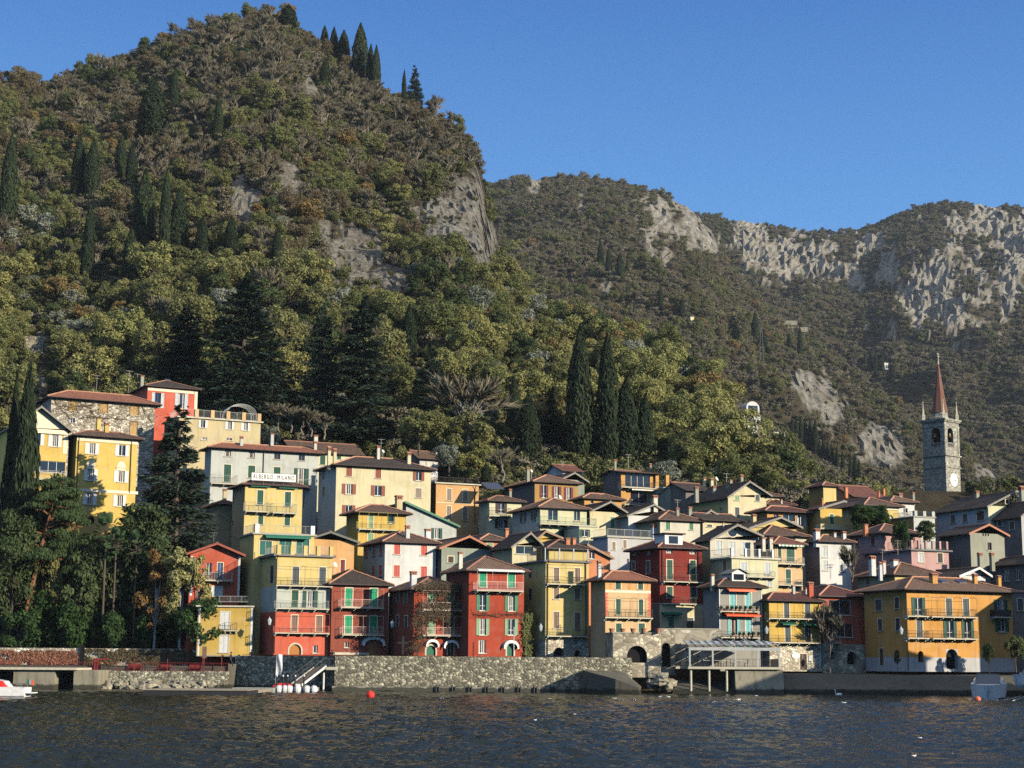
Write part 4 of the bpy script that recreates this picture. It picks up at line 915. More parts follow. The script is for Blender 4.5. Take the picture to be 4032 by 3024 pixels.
mb = MB(); u0, u1, z0, z1 = h.rect(1440, 1200, 30, 150); mb.box(u0, -0.06, z0, u1, -0.002, z1); u0, u1, z0, z1 = h.rect(1330, 1185, 40, 60); mb.box(u0, -0.06, z0, u1, -0.002, z1); h.part(mb, 'menu_board', PT['palegrey'])
h.done()
h = House('N', 'dark red house in shade with wide white framed windows and a bare tree in front', 1452, 442, 1965, 1335, 217.5, L=9, wall='housered', bands=[(442, 'housered'), (1010, STONE_BASE)], group='lakefront houses', yaw=20)
h.win('wide', 'dark', [(1682, 580, 258, 180), (1692, 850, 290, 165)]); h.win('archdark', 'dark', [(1820, 1180, 110, 150), (1590, 1150, 50, 90)]); h.hip(0.40, 'maroon', ridgem=RIDGE); h.balc(1548, 1648, 710, 622, 0.8, WHITEM); h.balc(1568, 1700, 995, 908, 0.8, WHITEM); h.chim([(1328, 395, 62, 120)], 'housered'); h.done()
h = House('O', 'big orange house with dark green shutters, skylights and a half shaded front', 655, 332, 1802, 1225, 210.0, xb=190, wall='amber', bands=[(332, 'amber'), (1072, 'greywhite')], group='lakefront houses')
h.win('o', 'dkgreen', [(785, 520, 74, 195, 0.46), (1130, 765, 72, 195, 0.46), (1322, 770, 66, 195, 0.46), (1682, 508, 76, 125, 0.42), (1695, 725, 78, 145, 0.42)])
h.win('c', 'slate', [(1118, 525, 66, 188), (1305, 530, 68, 188), (798, 758, 66, 200)]); h.win('archdark', 'dark', [(812, 1066, 58, 122), (1152, 1092, 128, 216)])
h.swin('c', 'slate', [(352, 505, 66, 120), (370, 720, 46, 130)]); h.swin('c', 'charcoal', [(553, 482, 46, 122), (562, 715, 46, 136)]); h.swin('door', 'charcoal', [(386, 1068, 42, 185)])
h.balc(672, 905, 622, 545, 1.0, IRON); h.balc(935, 1432, 632, 548, 1.1, IRON, poles=4); h.balc(1618, 1800, 632, 556, 0.9, PT['charcoal'], solid=True); h.balc(680, 908, 862, 780, 1.0, IRON); h.balc(945, 1436, 868, 785, 1.1, IRON)
h.hip(0.34, 'terra', o=0.9, ridgem=RIDGE); h.chim([(950, 262, 72, 110), (1402, 268, 46, 110), (1662, 268, 44, 90)], 'amber'); h.skylight([(1050, 252, 90, 40), (1245, 255, 100, 40), (1495, 262, 90, 30)]); h.pipe(662, 340, 1210, 0.05); h.done()
# second row and above, from the villa garden to the church
h = House('A', 'yellow hotel villa with white shutters and a cream cornice, half hidden by conifers', 745, 770, 1335, 1655, 238, xb=668, yaw=30, wall='villa', name='villa', cat='villa', group=None)
h.win('o', 'white', [(890, 900, 62, 106, 0.55), (1182, 918, 62, 108, 0.55), (877, 1155, 62, 112, 0.55), (1172, 1170, 64, 112, 0.55), (867, 1385, 62, 112, 0.55), (1158, 1405, 60, 112, 0.5)])
h.win('archdark', 'dark', [(880, 1590, 70, 70)])
h.hip(0.36, 'brown', o=0.8, ridgem=RIDGED); h.band(797, 0.75, PT['cream'], 745, 1335, 0.10, 'cornice'); h.band(1297, 0.42, PT['cream'], 745, 1335, 0.07); h.pipe(1262, 800, 1330); h.pipe(752, 775, 1300); h.chim([(1030, 740, 44, 95), (955, 640, 40, 36)], 'villa')
for xx, yy in ((880, 1035), (1174, 1052)):
    mb = MB(); u0, u1, z0, z1 = h.rect(xx, yy, 84, 56); c = (u0 + u1) / 2; r = (u1 - u0) / 2
    mb.poly([(c + r * math.cos(math.pi * i / 12), -0.05, z0 + (z1 - z0) * math.sin(math.pi * i / 12)) for i in range(13)]); mb.box(u0 - 0.15, -0.14, z0 - 0.1, u1 + 0.15, -0.002, z0); mb.box(u0, -0.035, z0 - 0.5, u1, -0.002, z0 - 0.1); h.part(mb, 'lunette', PT['cream'])
h.done()
h = House('A', 'pedimented yellow villa wing with a glazed loggia under a vine pergola', 100, 690, 655, 1290, 234.5, L=12, yaw=28, wall='villa', name='villa', cat='villa', group=None)
h.win('o', 'white', [(362, 810, 60, 112, 0.55), (532, 826, 60, 112, 0.55)]); h.win('wide', 'dark', [(470, 1075, 330, 110)]); h.gable((390, 505), tile='dark', o=0.5, of=0.9, ends=(655, 716), barge=BARGE); h.pilaster(612, 655, 735, 950, PT['cream']); h.band(712, 0.6, PT['cream'], 100, 655, 0.3, 'cornice'); ax_, az_, zl_, zr_ = h.gab; mb = MB(); mb.poly([(0.02, -0.03, zl_), (h.W - 0.02, -0.03, zr_), (ax_, -0.03, az_ - 0.05)]); h.part(mb, 'pediment', PT['cream']); h.balc(300, 645, 1196, 1112, 1.2, WHITEM); h.done()
h = House('A', 'old stone house covered in bare creeper, brown shutters and a red tiled hip roof', 500, 402, 1505, 905, 262, xb=412, yaw=28, wall='stonegrey', bands=[(402, stone('creeper_stone', rgb(176, 168, 150), rgb(206, 198, 180), rgb(120, 108, 92), 2.4, 0.6, 0.4))])
h.win('c', 'tan', [(705, 480, 76, 112), (1000, 500, 78, 118), (1300, 520, 78, 118), (1292, 705, 66, 125)], frame='darkbrown'); h.win('o', 'white', [(705, 628, 40, 50, 0.4)]); h.hip(0.42, 'orange', o=0.9, ridgem=RIDGE); h.aerial([(935, 295, 110), (1245, 315, 180)]); h.done()
creeper_house = h
h = House('A', 'coral red villa with pale shutters and a dark hip roof at the wood edge', 1430, 292, 1908, 640, 277, L=9, yaw=28, wall='coral', name='villa', cat='villa', group=None)
h.win('o', 'palegrey', [(1527, 432, 56, 145, 0.55), (1755, 442, 58, 150, 0.55)], frame='blue'); h.hip(0.38, 'dark', o=0.6, ridgem=RIDGED); h.pilaster(1880, 1908, 320, 640, PT['cream']); h.band(322, 0.5, PT['cream'], 1430, 1880, 0.08, 'cornice'); h.chim([(1375, 235, 34, 46)], 'stonegrey'); h.aerial([(1325, 320, 150)]); h.skylight([(1625, 240, 50, 20)]); h.done()
h = House('B', 'peach terrace house with a balustraded flat roof below the coral villa', 12, 118, 905, 380, 264, L=9, yaw=26, wall='buff'); h.win('o', 'white', [(275, 192, 46, 82, 0.5), (565, 210, 46, 84, 0.5), (738, 222, 46, 84, 0.5)]); h.win('g', 'white', [(290, 352, 60, 30), (560, 358, 60, 28)]); h.flat(SLAB, 0.35, 0.2); h.posts_rail(10, 905, 20, 105, n=6, pw=0.6, postm=PL['peach'], col=WHITEM, off=0.2)
mb = MB(); q = h.loc(740, 60)[0]
for k in range(5):
    arc = [(q + 2.4 * math.cos(a * math.pi / 10), 2.0 + k * 0.7, h.h + 1.7 + 1.5 * math.sin(a * math.pi / 10)) for a in range(11)]; mb.tube(arc, 0.035, 5)
for xx in (-2.4, 2.4):
    for yy in (2.0, 4.8): mb.tube([(q + xx, yy, h.h), (q + xx, yy, h.h + 1.75)], 0.05, 5)
h.part(mb, 'pergola', WHITEM); h.done()
h = House('B', 'large grey house with a red hip roof and green shutters behind the hotel sign', 367, 448, 1530, 1250, 255, xb=300, wall='grey')
h.win('g', 'white', [(545, 507, 66, 78), (805, 521, 66, 80), (1083, 538, 66, 80), (1350, 553, 66, 80)], frame='brown'); h.win('c', 'dkgreen', [(540, 728, 78, 190), (803, 712, 76, 135), (1080, 728, 74, 135)]); h.win('o', 'dkgreen', [(1345, 765, 80, 180, 0.48)]); h.win('c', 'blue', [(1372, 1018, 14, 160)], sill=False)
h.hip(0.38, 'orange', o=0.8, ridgem=RIDGE); h.balc(362, 650, 838, 742, 1.0, METAL); h.balc(1272, 1455, 880, 790, 0.8, METAL); h.pipe(932, 480, 730); h.chim([(692, 425, 36, 105), (1026, 350, 38, 62)], 'grey'); h.done()
h = House('B', 'pale yellow house with a long brown roof between grey house and terraced garden', 1270, 492, 2010, 650, 274, L=10, wall='pale'); h.win('c', 'dkgreen', [(1577, 583, 58, 105), (1755, 557, 46, 40)]); h.gablex(0.42, 'brown', 0.4); h.chim([(1495, 468, 34, 92), (1500, 378, 46, 70)], 'ivory'); h.done()
h = House('B', 'yellow hotel front with green shutters carrying the white name sign on its roof', 735, 848, 1360, 1420, 233, xb=600, wall='yellow', side='buff', name='hotel', cat='hotel', group=None)
h.win('c', 'dkgreen', [(898, 992, 66, 158), (1198, 1010, 66, 158), (903, 1232, 56, 110), (1192, 1240, 60, 120)]); h.swin('c', 'slate', [(545, 1115, 30, 170), (520, 1335, 30, 150)], sill=False); h.swin('g', 'white', [(610, 1025, 20, 70), (598, 1285, 20, 74)], sill=False)
h.hip(0.38, 'brown', o=0.6, ridgem=RIDGED); h.balc(735, 998, 1140, 1042, 1.1, METAL); h.balc(1035, 1298, 1158, 1052, 1.1, METAL); h.awning(900, 870, 210, 20, 'greenfab', 0.5, drop=0.12); h.awning(1200, 888, 200, 20, 'greenfab', 0.5, drop=0.12)
u0, zt = h.loc(803, 722, 0.3); u1, zb = h.loc(1282, 826, 0.3); za = h.loc(803, 796, 0.3)[1]; zc = h.loc(1282, 745, 0.3)[1]
mb = MB(); zlo = (za + zb) / 2 - 0.05; zhi = (zt + zc) / 2; mb.box(u0, -0.42, zlo, u1, -0.25, zhi); sg = mb.build('roof_sign', PT['whitefab'], h.roofo)
mb = MB()
for i in range(5):
    u = u0 + 0.3 + (u1 - u0 - 0.6) * i / 4; mb.box(u - 0.04, -0.24, zlo - 0.5, u + 0.04, -0.16, zhi - 0.1)
for a, b_, c, d in ((u0 - 0.05, u0, zlo, zhi), (u1, u1 + 0.05, zlo, zhi), (u0 - 0.05, u1 + 0.05, zhi, zhi + 0.05), (u0 - 0.05, u1 + 0.05, zlo - 0.05, zlo)): mb.box(a, -0.44, c, b_, -0.22, d)
mb.build('sign_frame', GUTTER, sg)
cu = bpy.data.curves.new('lettering', 'FONT'); cu.body = 'ALBERGO  MILANO'; cu.align_x = 'CENTER'; cu.align_y = 'CENTER'; cu.extrude = 0.015; cu.size = 0.92; cu.space_character = 1.32; cu.offset = 0.0
to = link('lettering', cu, sg); to.rotation_euler = (rad(90), 0, 0); to.location = ((u0 + u1) / 2, -0.44, (zlo + zhi) / 2); cu.materials.append(PT['charcoal'])
bpy.context.view_layer.update(); wdt = to.dimensions.x
lt = bpy.data.meshes.new_from_object(to.evaluated_get(bpy.context.evaluated_depsgraph_get())); loc_ = to.location.copy(); bpy.data.objects.remove(to); to = link('lettering', lt, sg)
to.rotation_euler = (rad(90), 0, 0); to.location = loc_; to.scale = ((u1 - u0) * 0.93 / max(0.1, wdt), 1, 1)
h.done()
h = House('B', 'low yellow rear wing with a dark roof beside the hotel front', 440, 1062, 600, 1420, 240, L=7, wall='buff', group=None); h.hip(0.4, 'dark', ridgem=RIDGED); h.chim([(510, 985, 40, 90)], 'buff'); h.done()
h = House('C', 'large cream house with red brown shutters and a dark hip roof', 345, 498, 1375, 1235, 248, xb=155, wall='cream', side='ivory')
h.win('c', 'brownred', [(482, 565, 64, 118), (800, 585, 64, 120)]); h.win('o', 'brownred', [(480, 762, 74, 112, 0.5), (797, 780, 74, 112, 0.5), (1240, 612, 60, 120, 0.48), (478, 985, 70, 95, 0.5)]); h.win('c', 'greybrown', [(1237, 806, 66, 104)]); h.swin('c', 'brown', [(205, 600, 22, 110), (205, 790, 22, 110)], sill=False)
h.hip(0.38, 'dark', o=0.7, ridgem=RIDGE); h.chim([(1132, 485, 42, 135), (263, 460, 34, 170), (325, 455, 36, 140)], 'cream'); h.chim([(800, 375, 34, 90)], 'ivory'); h.aerial([(830, 370, 160)]); h.dish([(850, 372, 40)]); h.done()
h = House('C', 'yellow house with an open timber loggia and a wide chimney', 585, 1013, 1100, 1340, 236, xb=455, wall='deepyellow'); h.win('c', 'sage', [(718, 1112, 56, 148), (716, 1290, 60, 90)]); h.win('o', 'dkgreen', [(940, 1092, 40, 90, 0.4)]); h.hip(0.40, 'brown', o=0.8, ridgem=RIDGE); h.balc(588, 1010, 1200, 1112, 1.0, plain('cream_rail', rgb(220, 200, 120)), poles=5); h.chim([(1022, 975, 72, 150)], 'buff'); h.done()
h = House('C', 'plain grey lean-to house with a green roof edge', 1105, 920, 1655, 1312, 241, L=9, wall='grey', side='greygreen'); h.win('o', 'dkgreen', [(1437, 1245, 60, 115, 0.45)]); h.shedx((1655, 1165), 'brown', edge=plain('green_fascia', rgb(86, 130, 104))); h.done()
h = House('C', 'orange flat roofed house with grey shutters and plants along its roof terrace', 1430, 700, 1895, 1225, 256, L=9, wall='apricot'); h.win('c', 'greybrown', [(1572, 822, 50, 130), (1748, 832, 50, 130), (1568, 1012, 50, 130), (1745, 1032, 50, 140)]); h.flat(SLAB, 0.3, 0.18); h.posts_rail(1435, 1890, 625, 690, col=IRON); h.band(905, 0.1, PT['cream'], 1430, 1895, 0.03); h.pipe(1850, 740, 1130); h.done()
h = House('C', 'small white cottage with a brown gable roof high against the trees', 1252, 432, 1450, 560, 287, L=8, wall='white', side='shadetone'); h.win('c', 'palegrey', [(1318, 485, 24, 50), (1392, 490, 24, 50)]); h.gablex(0.40, 'terra', 0.5); h.chim([(1432, 400, 28, 60)], 'ivory'); h.done()
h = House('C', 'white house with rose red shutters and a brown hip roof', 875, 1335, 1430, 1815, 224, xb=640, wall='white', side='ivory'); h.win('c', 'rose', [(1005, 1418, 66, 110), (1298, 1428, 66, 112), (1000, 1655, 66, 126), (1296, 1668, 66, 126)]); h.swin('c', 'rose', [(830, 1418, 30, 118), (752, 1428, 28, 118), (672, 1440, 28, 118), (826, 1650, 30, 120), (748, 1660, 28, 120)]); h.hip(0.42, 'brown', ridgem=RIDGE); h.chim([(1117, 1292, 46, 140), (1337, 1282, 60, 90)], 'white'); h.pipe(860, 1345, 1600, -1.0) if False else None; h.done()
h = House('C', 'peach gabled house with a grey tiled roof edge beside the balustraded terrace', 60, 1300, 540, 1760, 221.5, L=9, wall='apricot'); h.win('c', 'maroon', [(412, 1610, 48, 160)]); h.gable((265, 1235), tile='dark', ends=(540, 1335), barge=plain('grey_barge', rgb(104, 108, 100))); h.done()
h = House('C', 'grey green rendered gable with slit windows and a red roof edge', 1490, 1395, 2040, 1620, 226, L=11, wall='greygreen', side='shadetone'); h.win('c', 'darkbrown', [(1590, 1530, 60, 70)]); h.gable((1775, 1283), tile='terra', ends=(2040, 1420), barge=plain('tile_barge', rgb(176, 120, 92))); h.done()
h = House('D', 'ochre house with three tall brown shuttered windows and a weathered roof', 845, 405, 1315, 645, 262, xb=540, wall='ochre', side='shadetone'); h.win('o', 'maroon', [(945, 512, 44, 140, 0.5), (1082, 520, 48, 125, 0.5), (1212, 535, 48, 135, 0.5)]); h.hip(0.36, 'terra', ridgem=RIDGE); h.chim([(770, 335, 34, 85)], 'stonegrey'); h.dish([(808, 310, 40)]); h.done()
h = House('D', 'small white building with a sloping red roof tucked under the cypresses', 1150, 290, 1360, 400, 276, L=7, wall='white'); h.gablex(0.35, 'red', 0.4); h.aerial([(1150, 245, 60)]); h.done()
h = House('D', 'olive gabled house with a dark porch behind the ochre house', 1140, 375, 1385, 520, 270, L=9, wall='greygreen', side='shadetone'); h.gable((1262, 315), tile='terra', ends=(1385, 395)); h.chim([(1200, 375, 26, 50)], 'apricot'); h.done()
h = House('D', 'pale yellow balcony house with a solar panel on its brown roof', 350, 612, 700, 930, 253, xb=250, wall='pale'); h.win('o', 'darkbrown', [(480, 685, 60, 130, 0.5), (478, 865, 70, 95, 0.45)]); h.hip(0.38, 'brown', ridgem=RIDGED); h.balc(350, 590, 775, 690, 1.0, IRON); h.chim([(577, 570, 30, 88), (676, 655, 28, 60)], 'stonegrey')
q = h.onroof(400, 500); mb = MB(); mb.quad((q.x - 1.4, q.y - 1, q.z + 0.1), (q.x + 1.4, q.y - 1, q.z + 0.1), (q.x + 1.2, q.y + 1.2, q.z + 1.3), (q.x - 1.6, q.y + 1.2, q.z + 1.3)); mb.quad((q.x - 1.4, q.y - 1, q.z - 0.1), (q.x - 1.6, q.y + 1.2, q.z + 1.1), (q.x - 1.6, q.y + 1.2, q.z + 1.3), (q.x - 1.4, q.y - 1, q.z + 0.1)); mb.build('solar_panel', glassmat('solar_glass', (0.01, 0.015, 0.03, 1), 0.1), h.roofo); h.done()
h = House('D', 'white house with dark green shutters and a long green railed balcony', 905, 685, 1410, 1040, 243, xb=600, wall='pale', side='ivory'); h.win('wide', 'white', [(1043, 765, 104, 122), (1305, 775, 66, 110)]); h.win('o', 'dkgreen', [(1185, 975, 80, 95, 0.48)]); h.swin('o', 'charcoal', [(720, 795, 34, 105, 0.4), (837, 775, 34, 100, 0.4)])
h.hip(0.40, 'terra', ridgem=RIDGE); h.balc(905, 1520, 872, 795, 1.4, plain('green_rail', rgb(70, 120, 100)), poles=0); h.pipe(895, 690, 930, 0.05); h.dish([(1118, 600, 50)]); h.done()
h = House('D', 'pale annex with green shutters below the green railed balcony', 1330, 895, 1525, 1040, 240, L=5, wall='pale'); h.win('o', 'dkgreen', [(1390, 965, 60, 80, 0.4)]); h.flat(CONC, 0.1, 0.12); h.done()
h = House('D', 'light yellow gabled house with one green shuttered door', 1445, 725, 1815, 915, 247, L=11, wall='cream'); h.win('c', 'midgreen', [(1692, 850, 44, 115)]); h.gable((1640, 632), tile='dark', ends=(1815, 745), of=1.0); h.chim([(1590, 920, 60, 140)], 'stonegrey'); h.done()
h = House('D', 'orange house with a brown hip roof wedged behind the yellow gables', 1385, 585, 1790, 680, 257, xb=1330, wall='orange'); h.hip(0.38, 'brown', ridgem=RIDGE); h.chim([(1558, 610, 30, 70)], 'stonegrey'); h.win('g', 'dark', [(1470, 630, 30, 30)]); h.done()
h = House('E', 'modern orange house with two glazed loggias and a striped awning', 125, 300, 500, 700, 271, xb=-75, wall='orange', side='shadetone'); h.win('wide', 'dark', [(305, 395, 270, 140)]); h.win('wide', 'dark', [(322, 575, 186, 130)]); h.gablex(0.16, 'terra', 0.5, 0.9); h.balc(130, 500, 468, 405, 1.2, IRON); h.awning(405, 490, 350, 38, 'whitefab', 1.0, 'cream'); h.balc(165, 430, 655, 600, 1.0, METAL); h.chim([(60, 240, 26, 80), (445, 285, 26, 82)], 'stonegrey'); h.aerial([(205, 225, 120)]); h.done()
h = House('E', 'orange roof terrace wing with square pillars beside the modern loggias', 500, 470, 660, 700, 273, L=8, wall='orange'); h.flat(SLAB, 0.15, 0.15); h.posts_rail(502, 655, 410, 466, col=IRON)
for xx in (0.1, h.W - 0.7): mb = MB(); mb.box(xx, 0.1, h.h, xx + 0.6, 0.7, h.h + 2.2); h.part(mb, 'pillar', PL['orange'])
h.win('g', 'white', [(545, 570, 30, 110)]); h.done()
h = House('E', 'low concrete garage block beside the silver olive tree', 662, 470, 930, 620, 268, L=8, wall='greygreen'); h.flat(CONC, 0.1, 0.15); h.chim([(705, 460, 36, 60), (828, 525, 26, 70)], 'buff'); h.done()
h = House('E', 'bright yellow gabled house with many chimneys along its dark ridge', 1290, 560, 1705, 825, 252, xb=880, wall='cream', side='yellow'); h.win('c', 'sage', [(1387, 570, 52, 78)]); h.win('c', 'slate', [(1610, 580, 46, 74), (1390, 732, 48, 95), (1613, 757, 50, 118)]); h.swin('g', 'dark', [(952, 635, 26, 50), (1072, 620, 26, 50), (1214, 600, 28, 52), (1214, 712, 26, 46)]); h.gable((1500, 412), tile='dark', ends=(1705, 545), of=0.8); h.chim([(945, 550, 44, 95), (1138, 540, 38, 95), (1288, 490, 34, 85), (1437, 425, 34, 100), (1320, 425, 30, 44)], 'stonegrey'); h.aerial([(1275, 470, 160)]); h.done()
h = House('E', 'yellow annex with a brown hip roof behind the many chimneyed gable', 1690, 560, 1850, 660, 258, L=8, wall='cream'); h.hip(0.40, 'brown', ridgem=RIDGED); h.done()
h = House('E', 'dark roofed house with a glinting dish at the foot of the wood', 830, 500, 1100, 620, 264, L=8, wall='shadetone'); h.gablex(0.35, 'dark'); h.chim([(1033, 430, 30, 75), (1112, 450, 36, 85)], 'cream'); h.dish([(1165, 400, 50)]); h.done()
h = House('E', 'white gabled cottage with one blue shutter between brown roofs', 205, 770, 560, 900, 246, L=10, wall='white', side='ivory'); h.win('c', 'blue', [(435, 708, 38, 56)], sill=False) if False else None; h.gable((465, 660), tile='dark', ends=(560, 715)); h.chim([(492, 650, 54, 100)], 'ivory'); h.done()
h = House('E', 'off white house with olive shutters and a large dark brown hip roof', 550, 818, 985, 1000, 240.5, xb=225, wall='ivory', side='buff'); h.win('c', 'midgreen', [(635, 876, 46, 104), (890, 882, 44, 100)]); h.hip(0.42, 'brown', ridgem=RIDGE); h.chim([(738, 772, 34, 85), (873, 755, 42, 80)], 'stonegrey'); h.aerial([(740, 690, 90)]); h.done()
h = House('E', 'low yellow house with a mossy roof below the bright yellow gable', 1015, 822, 1445, 940, 243, L=7, wall='cream'); h.win('c', 'slate', [(1088, 886, 54, 28)]); h.gablex(0.32, 'dark'); h.done()
h = House('E', 'little white dormer house with a grey gable among stone terraces', 1010, 770, 1165, 830, 247.5, L=7, wall='white'); h.gable((1080, 725), tile='dark'); h.done()
h = House('E', 'orange glass fronted house with a low red hip roof', 1715, 725, 2150, 900, 248, xb=1690, wall='orange'); h.win('wide', 'dark', [(1955, 800, 130, 80), (1815, 780, 50, 40)]); h.win('o', 'palegrey', [(2085, 830, 50, 115, 0.4)]); h.hip(0.34, 'maroon', o=0.9, ridgem=RIDGE); h.dish([(1775, 770, 36)]); h.done()
h = House('E', 'small red roofed dormer house behind the glass fronted orange house', 1720, 650, 1990, 720, 256, L=8, wall='orange'); h.hip(0.36, 'maroon', ridgem=RIDGED); h.chim([(1872, 645, 18, 50)], 'ivory'); h.done()
h = House('E', 'yellow gable with a shaded roof slope and an ochre chimney', 1530, 905, 2040, 1020, 238, L=11, wall='yellow', side='ochre'); h.gable((1840, 800), tile='dark', ends=(2040, 895), barge=BARGE); h.chim([(1572, 850, 46, 95)], 'yellow'); h.done()
h = House('E', 'brown hip roofed house with hidden walls among the crowded roofs', 1690, 985, 2140, 1060, 234, L=9, wall='ivory'); h.hip(0.42, 'brown', ridgem=RIDGE); h.chim([(2030, 1030, 36, 55)], 'ivory'); h.done()
h = House('E', 'peach house with a striped awning, green doors and two balconies', 1795, 1082, 2095, 1545, 229, L=9, wall='peach'); h.win('c', 'dkgreen', [(1852, 1192, 38, 155), (1970, 1198, 88, 155), (1946, 1437, 56, 155)]); h.hip(0.42, 'red', ridgem=RIDGE); h.awning(1962, 1098, 275, 34, 'whitefab', 0.9, 'sage'); h.balc(1830, 2125, 1298, 1228, 1.0, METAL); h.balc(1835, 2110, 1528, 1460, 1.0, METAL); h.chim([(1672, 1070, 40, 60), (1752, 1070, 42, 60)], 'ivory'); h.done()
h = House('E', 'cream gabled house with a round window and a pillared terrace', 1095, 1025, 1590, 1545, 226.5, xb=1010, wall='ivory', side='buff'); h.win('c', 'palegrey', [(1190, 1120, 70, 150), (1335, 1130, 70, 150), (1470, 1130, 60, 140)]); h.gable((1345, 885), tile='dark', ends=(1590, 990), of=1.2)
mb = MB(); u, z = h.loc(1338, 955); n = 20
for a in range(n):
    t0, t1 = 2 * math.pi * a / n, 2 * math.pi * (a + 1) / n; f = lambda t, r, o: (u + r * 0.72 * math.cos(t), -o, z + r * 0.62 * math.sin(t)); mb.quad(f(t0, 1.2, 0.03), f(t1, 1.2, 0.03), f(t1, 1, 0.03), f(t0, 1, 0.03), 0); mb.poly([(u, -0.01, z), f(t0, 1, 0.01), f(t1, 1, 0.01)], 1)
h.part(mb, 'round_window', [PT['cream'], GLASS]); h.chim([(1240, 890, 16, 40)], 'ivory'); h.aerial([(1620, 990, 120)]); h.done()
h = House('E', 'white lower terrace house with bare climbing stems and a columned parapet', 1330, 1238, 1830, 1560, 220.5, L=5.5, wall='pale', side='buff'); h.win('c', 'palegrey', [(1460, 1345, 66, 130), (1720, 1350, 60, 130), (1738, 1520, 50, 60)]); h.swin('c', 'brown', [(1255, 1320, 36, 120)], sill=False); h.flat(SLAB, 0.3, 0.2); h.posts_rail(1325, 1790, 1130, 1218, n=4, pw=0.3, postm=PT['white'], off=0.2); h.balc(1500, 1815, 1440, 1375, 0.9, METAL); h.done()
h = House('D', 'blue grey shaded house with a white railed roof terrace', 1640, 1010, 2120, 1400, 236, xb=1480, wall='greywhite', side='greywhite', yaw=28); h.win('c', 'greybrown', [(1705, 1105, 36, 90), (1825, 1085, 36, 90)]); h.flat(CONC, 0.25, 0.2); h.posts_rail(1645, 2115, 915, 998, col=WHITEM); h.chim([(2140, 985, 60, 120)], 'white'); h.done()
h = House('D', 'yellow penthouse gable with a sliding blue glass door behind the ironwork terrace', 600, 1095, 862, 1240, 221, xb=400, wall='cream', side='buff'); h.win('wide', 'blue', [(735, 1150, 190, 88)]); h.gable((770, 972), tile='dark', ends=(862, 1060), of=1.0); h.done()
h = House('D', 'small deep yellow gable with a slit window between dark roofs', 850, 1030, 1090, 1130, 229, L=10, wall='deepyellow'); h.gable((945, 950), tile='brown', ends=(1090, 1010), barge=plain('tan_barge', rgb(150, 126, 104))); h.done()
h = House('D', 'low dark roofed attic with twin terracotta chimneys above the ironwork terrace', 1000, 1130, 1420, 1240, 221.5, L=9, wall='yellow'); h.hip(0.40, 'dark', ridgem=RIDGED); h.chim([(1200, 1085, 50, 70), (1270, 1085, 40, 70)], 'salmon'); h.aerial([(1432, 1075, 130)]); h.done()
h = House('D', 'salmon gabled house end with one dark window beside the ironwork terrace', 1425, 1110, 1665, 1350, 225, L=9, wall='salmon'); h.win('g', 'dark', [(1468, 1205, 56, 85)]); h.shedx((1665, 1235), 'brown', edge=plain('tan_barge', rgb(150, 126, 104))); h.done()
h = House('D', 'hip roofed brown tiled house with a terracotta chimney behind the grey green gable', 270, 1040, 520, 1140, 233, L=9, wall='salmon', side='shadetone'); h.win('c', 'sage', [(355, 1095, 60, 40)]); h.hip(0.42, 'brown', ridgem=RIDGE); h.chim([(538, 1000, 40, 90)], 'salmon'); h.done()
h = House('F', 'yellow mansion wing with tall arches under a long brown roof', 1500, 880, 1985, 1180, 252, L=14, wall='yellow', name='villa', cat='villa', group=None); h.win('archdark', 'dark', [(1725, 1060, 118, 96), (1580, 1060, 60, 80)]); h.win('arch', 'cream', [(1870, 1090, 64, 130)]); h.hip(0.40, 'brown', o=0.7, ridgem=RIDGE); h.band(910, 0.5, PT['cream'], 1500, 1985, 0.12, 'cornice'); h.chim([(1220, 668, 46, 55)], 'salmon'); h.done()
h = House('F', 'yellow gabled mansion wing with one green shutter and a balustrade', 845, 925, 1160, 1260, 249, xb=680, wall='deepyellow', side='orange', name='villa', cat='villa', group=None); h.win('c', 'green', [(1015, 1112, 56, 200)]); h.gable((1165, 830), tile='maroon', ends=(1160, 832), of=0.5); h.balc(850, 1300, 1225, 1160, 1.2, PL['buff'], solid=True, brackets=False); h.chim([(880, 880, 24, 100)], 'salmon'); h.done()
h = House('F', 'square yellow roof tower with its own little hip roof', 890, 598, 1075, 760, 262, xb=715, wall='yellow', side='ochre', name='tower', cat='tower', group=None); h.hip(0.42, 'red', o=0.5, ridgem=RIDGE); h.chim([(825, 745, 44, 90)], 'yellow'); h.done()
h = House('F', 'red tiled house behind the mansion with a smoking terracotta chimney', 1330, 760, 1790, 850, 268, L=10, wall='salmon'); h.gablex(0.42, 'red'); h.chim([(1700, 760, 26, 90), (1770, 690, 30, 60)], 'salmon'); h.done()
h = House('F', 'white house with a brown hip roof between the mansion and the bell tower', 1880, 830, 2212, 1120, 259, L=9, wall='white'); h.win('g', 'dark', [(2085, 960, 60, 70)]); h.hip(0.40, 'terra', ridgem=RIDGE); h.chim([(2005, 830, 62, 130), (2195, 780, 40, 90)], 'stonegrey'); h.balc(2000, 2150, 1080, 1010, 1.0, IRON); h.done()
h = House('H', 'flat roofed grey white block with terrace pillars near the bell tower', 1010, 375, 1240, 620, 246, L=8, wall='grey', side='ochre'); h.win('g', 'dark', [(1160, 470, 50, 100)]); h.swin('door', 'darkbrown', [(920, 460, 40, 90)]); h.flat(CONC, 0.15, 0.15); h.posts_rail(1015, 1235, 310, 372, n=3, pw=0.5, postm=PL['grey'], col=IRON); h.done()
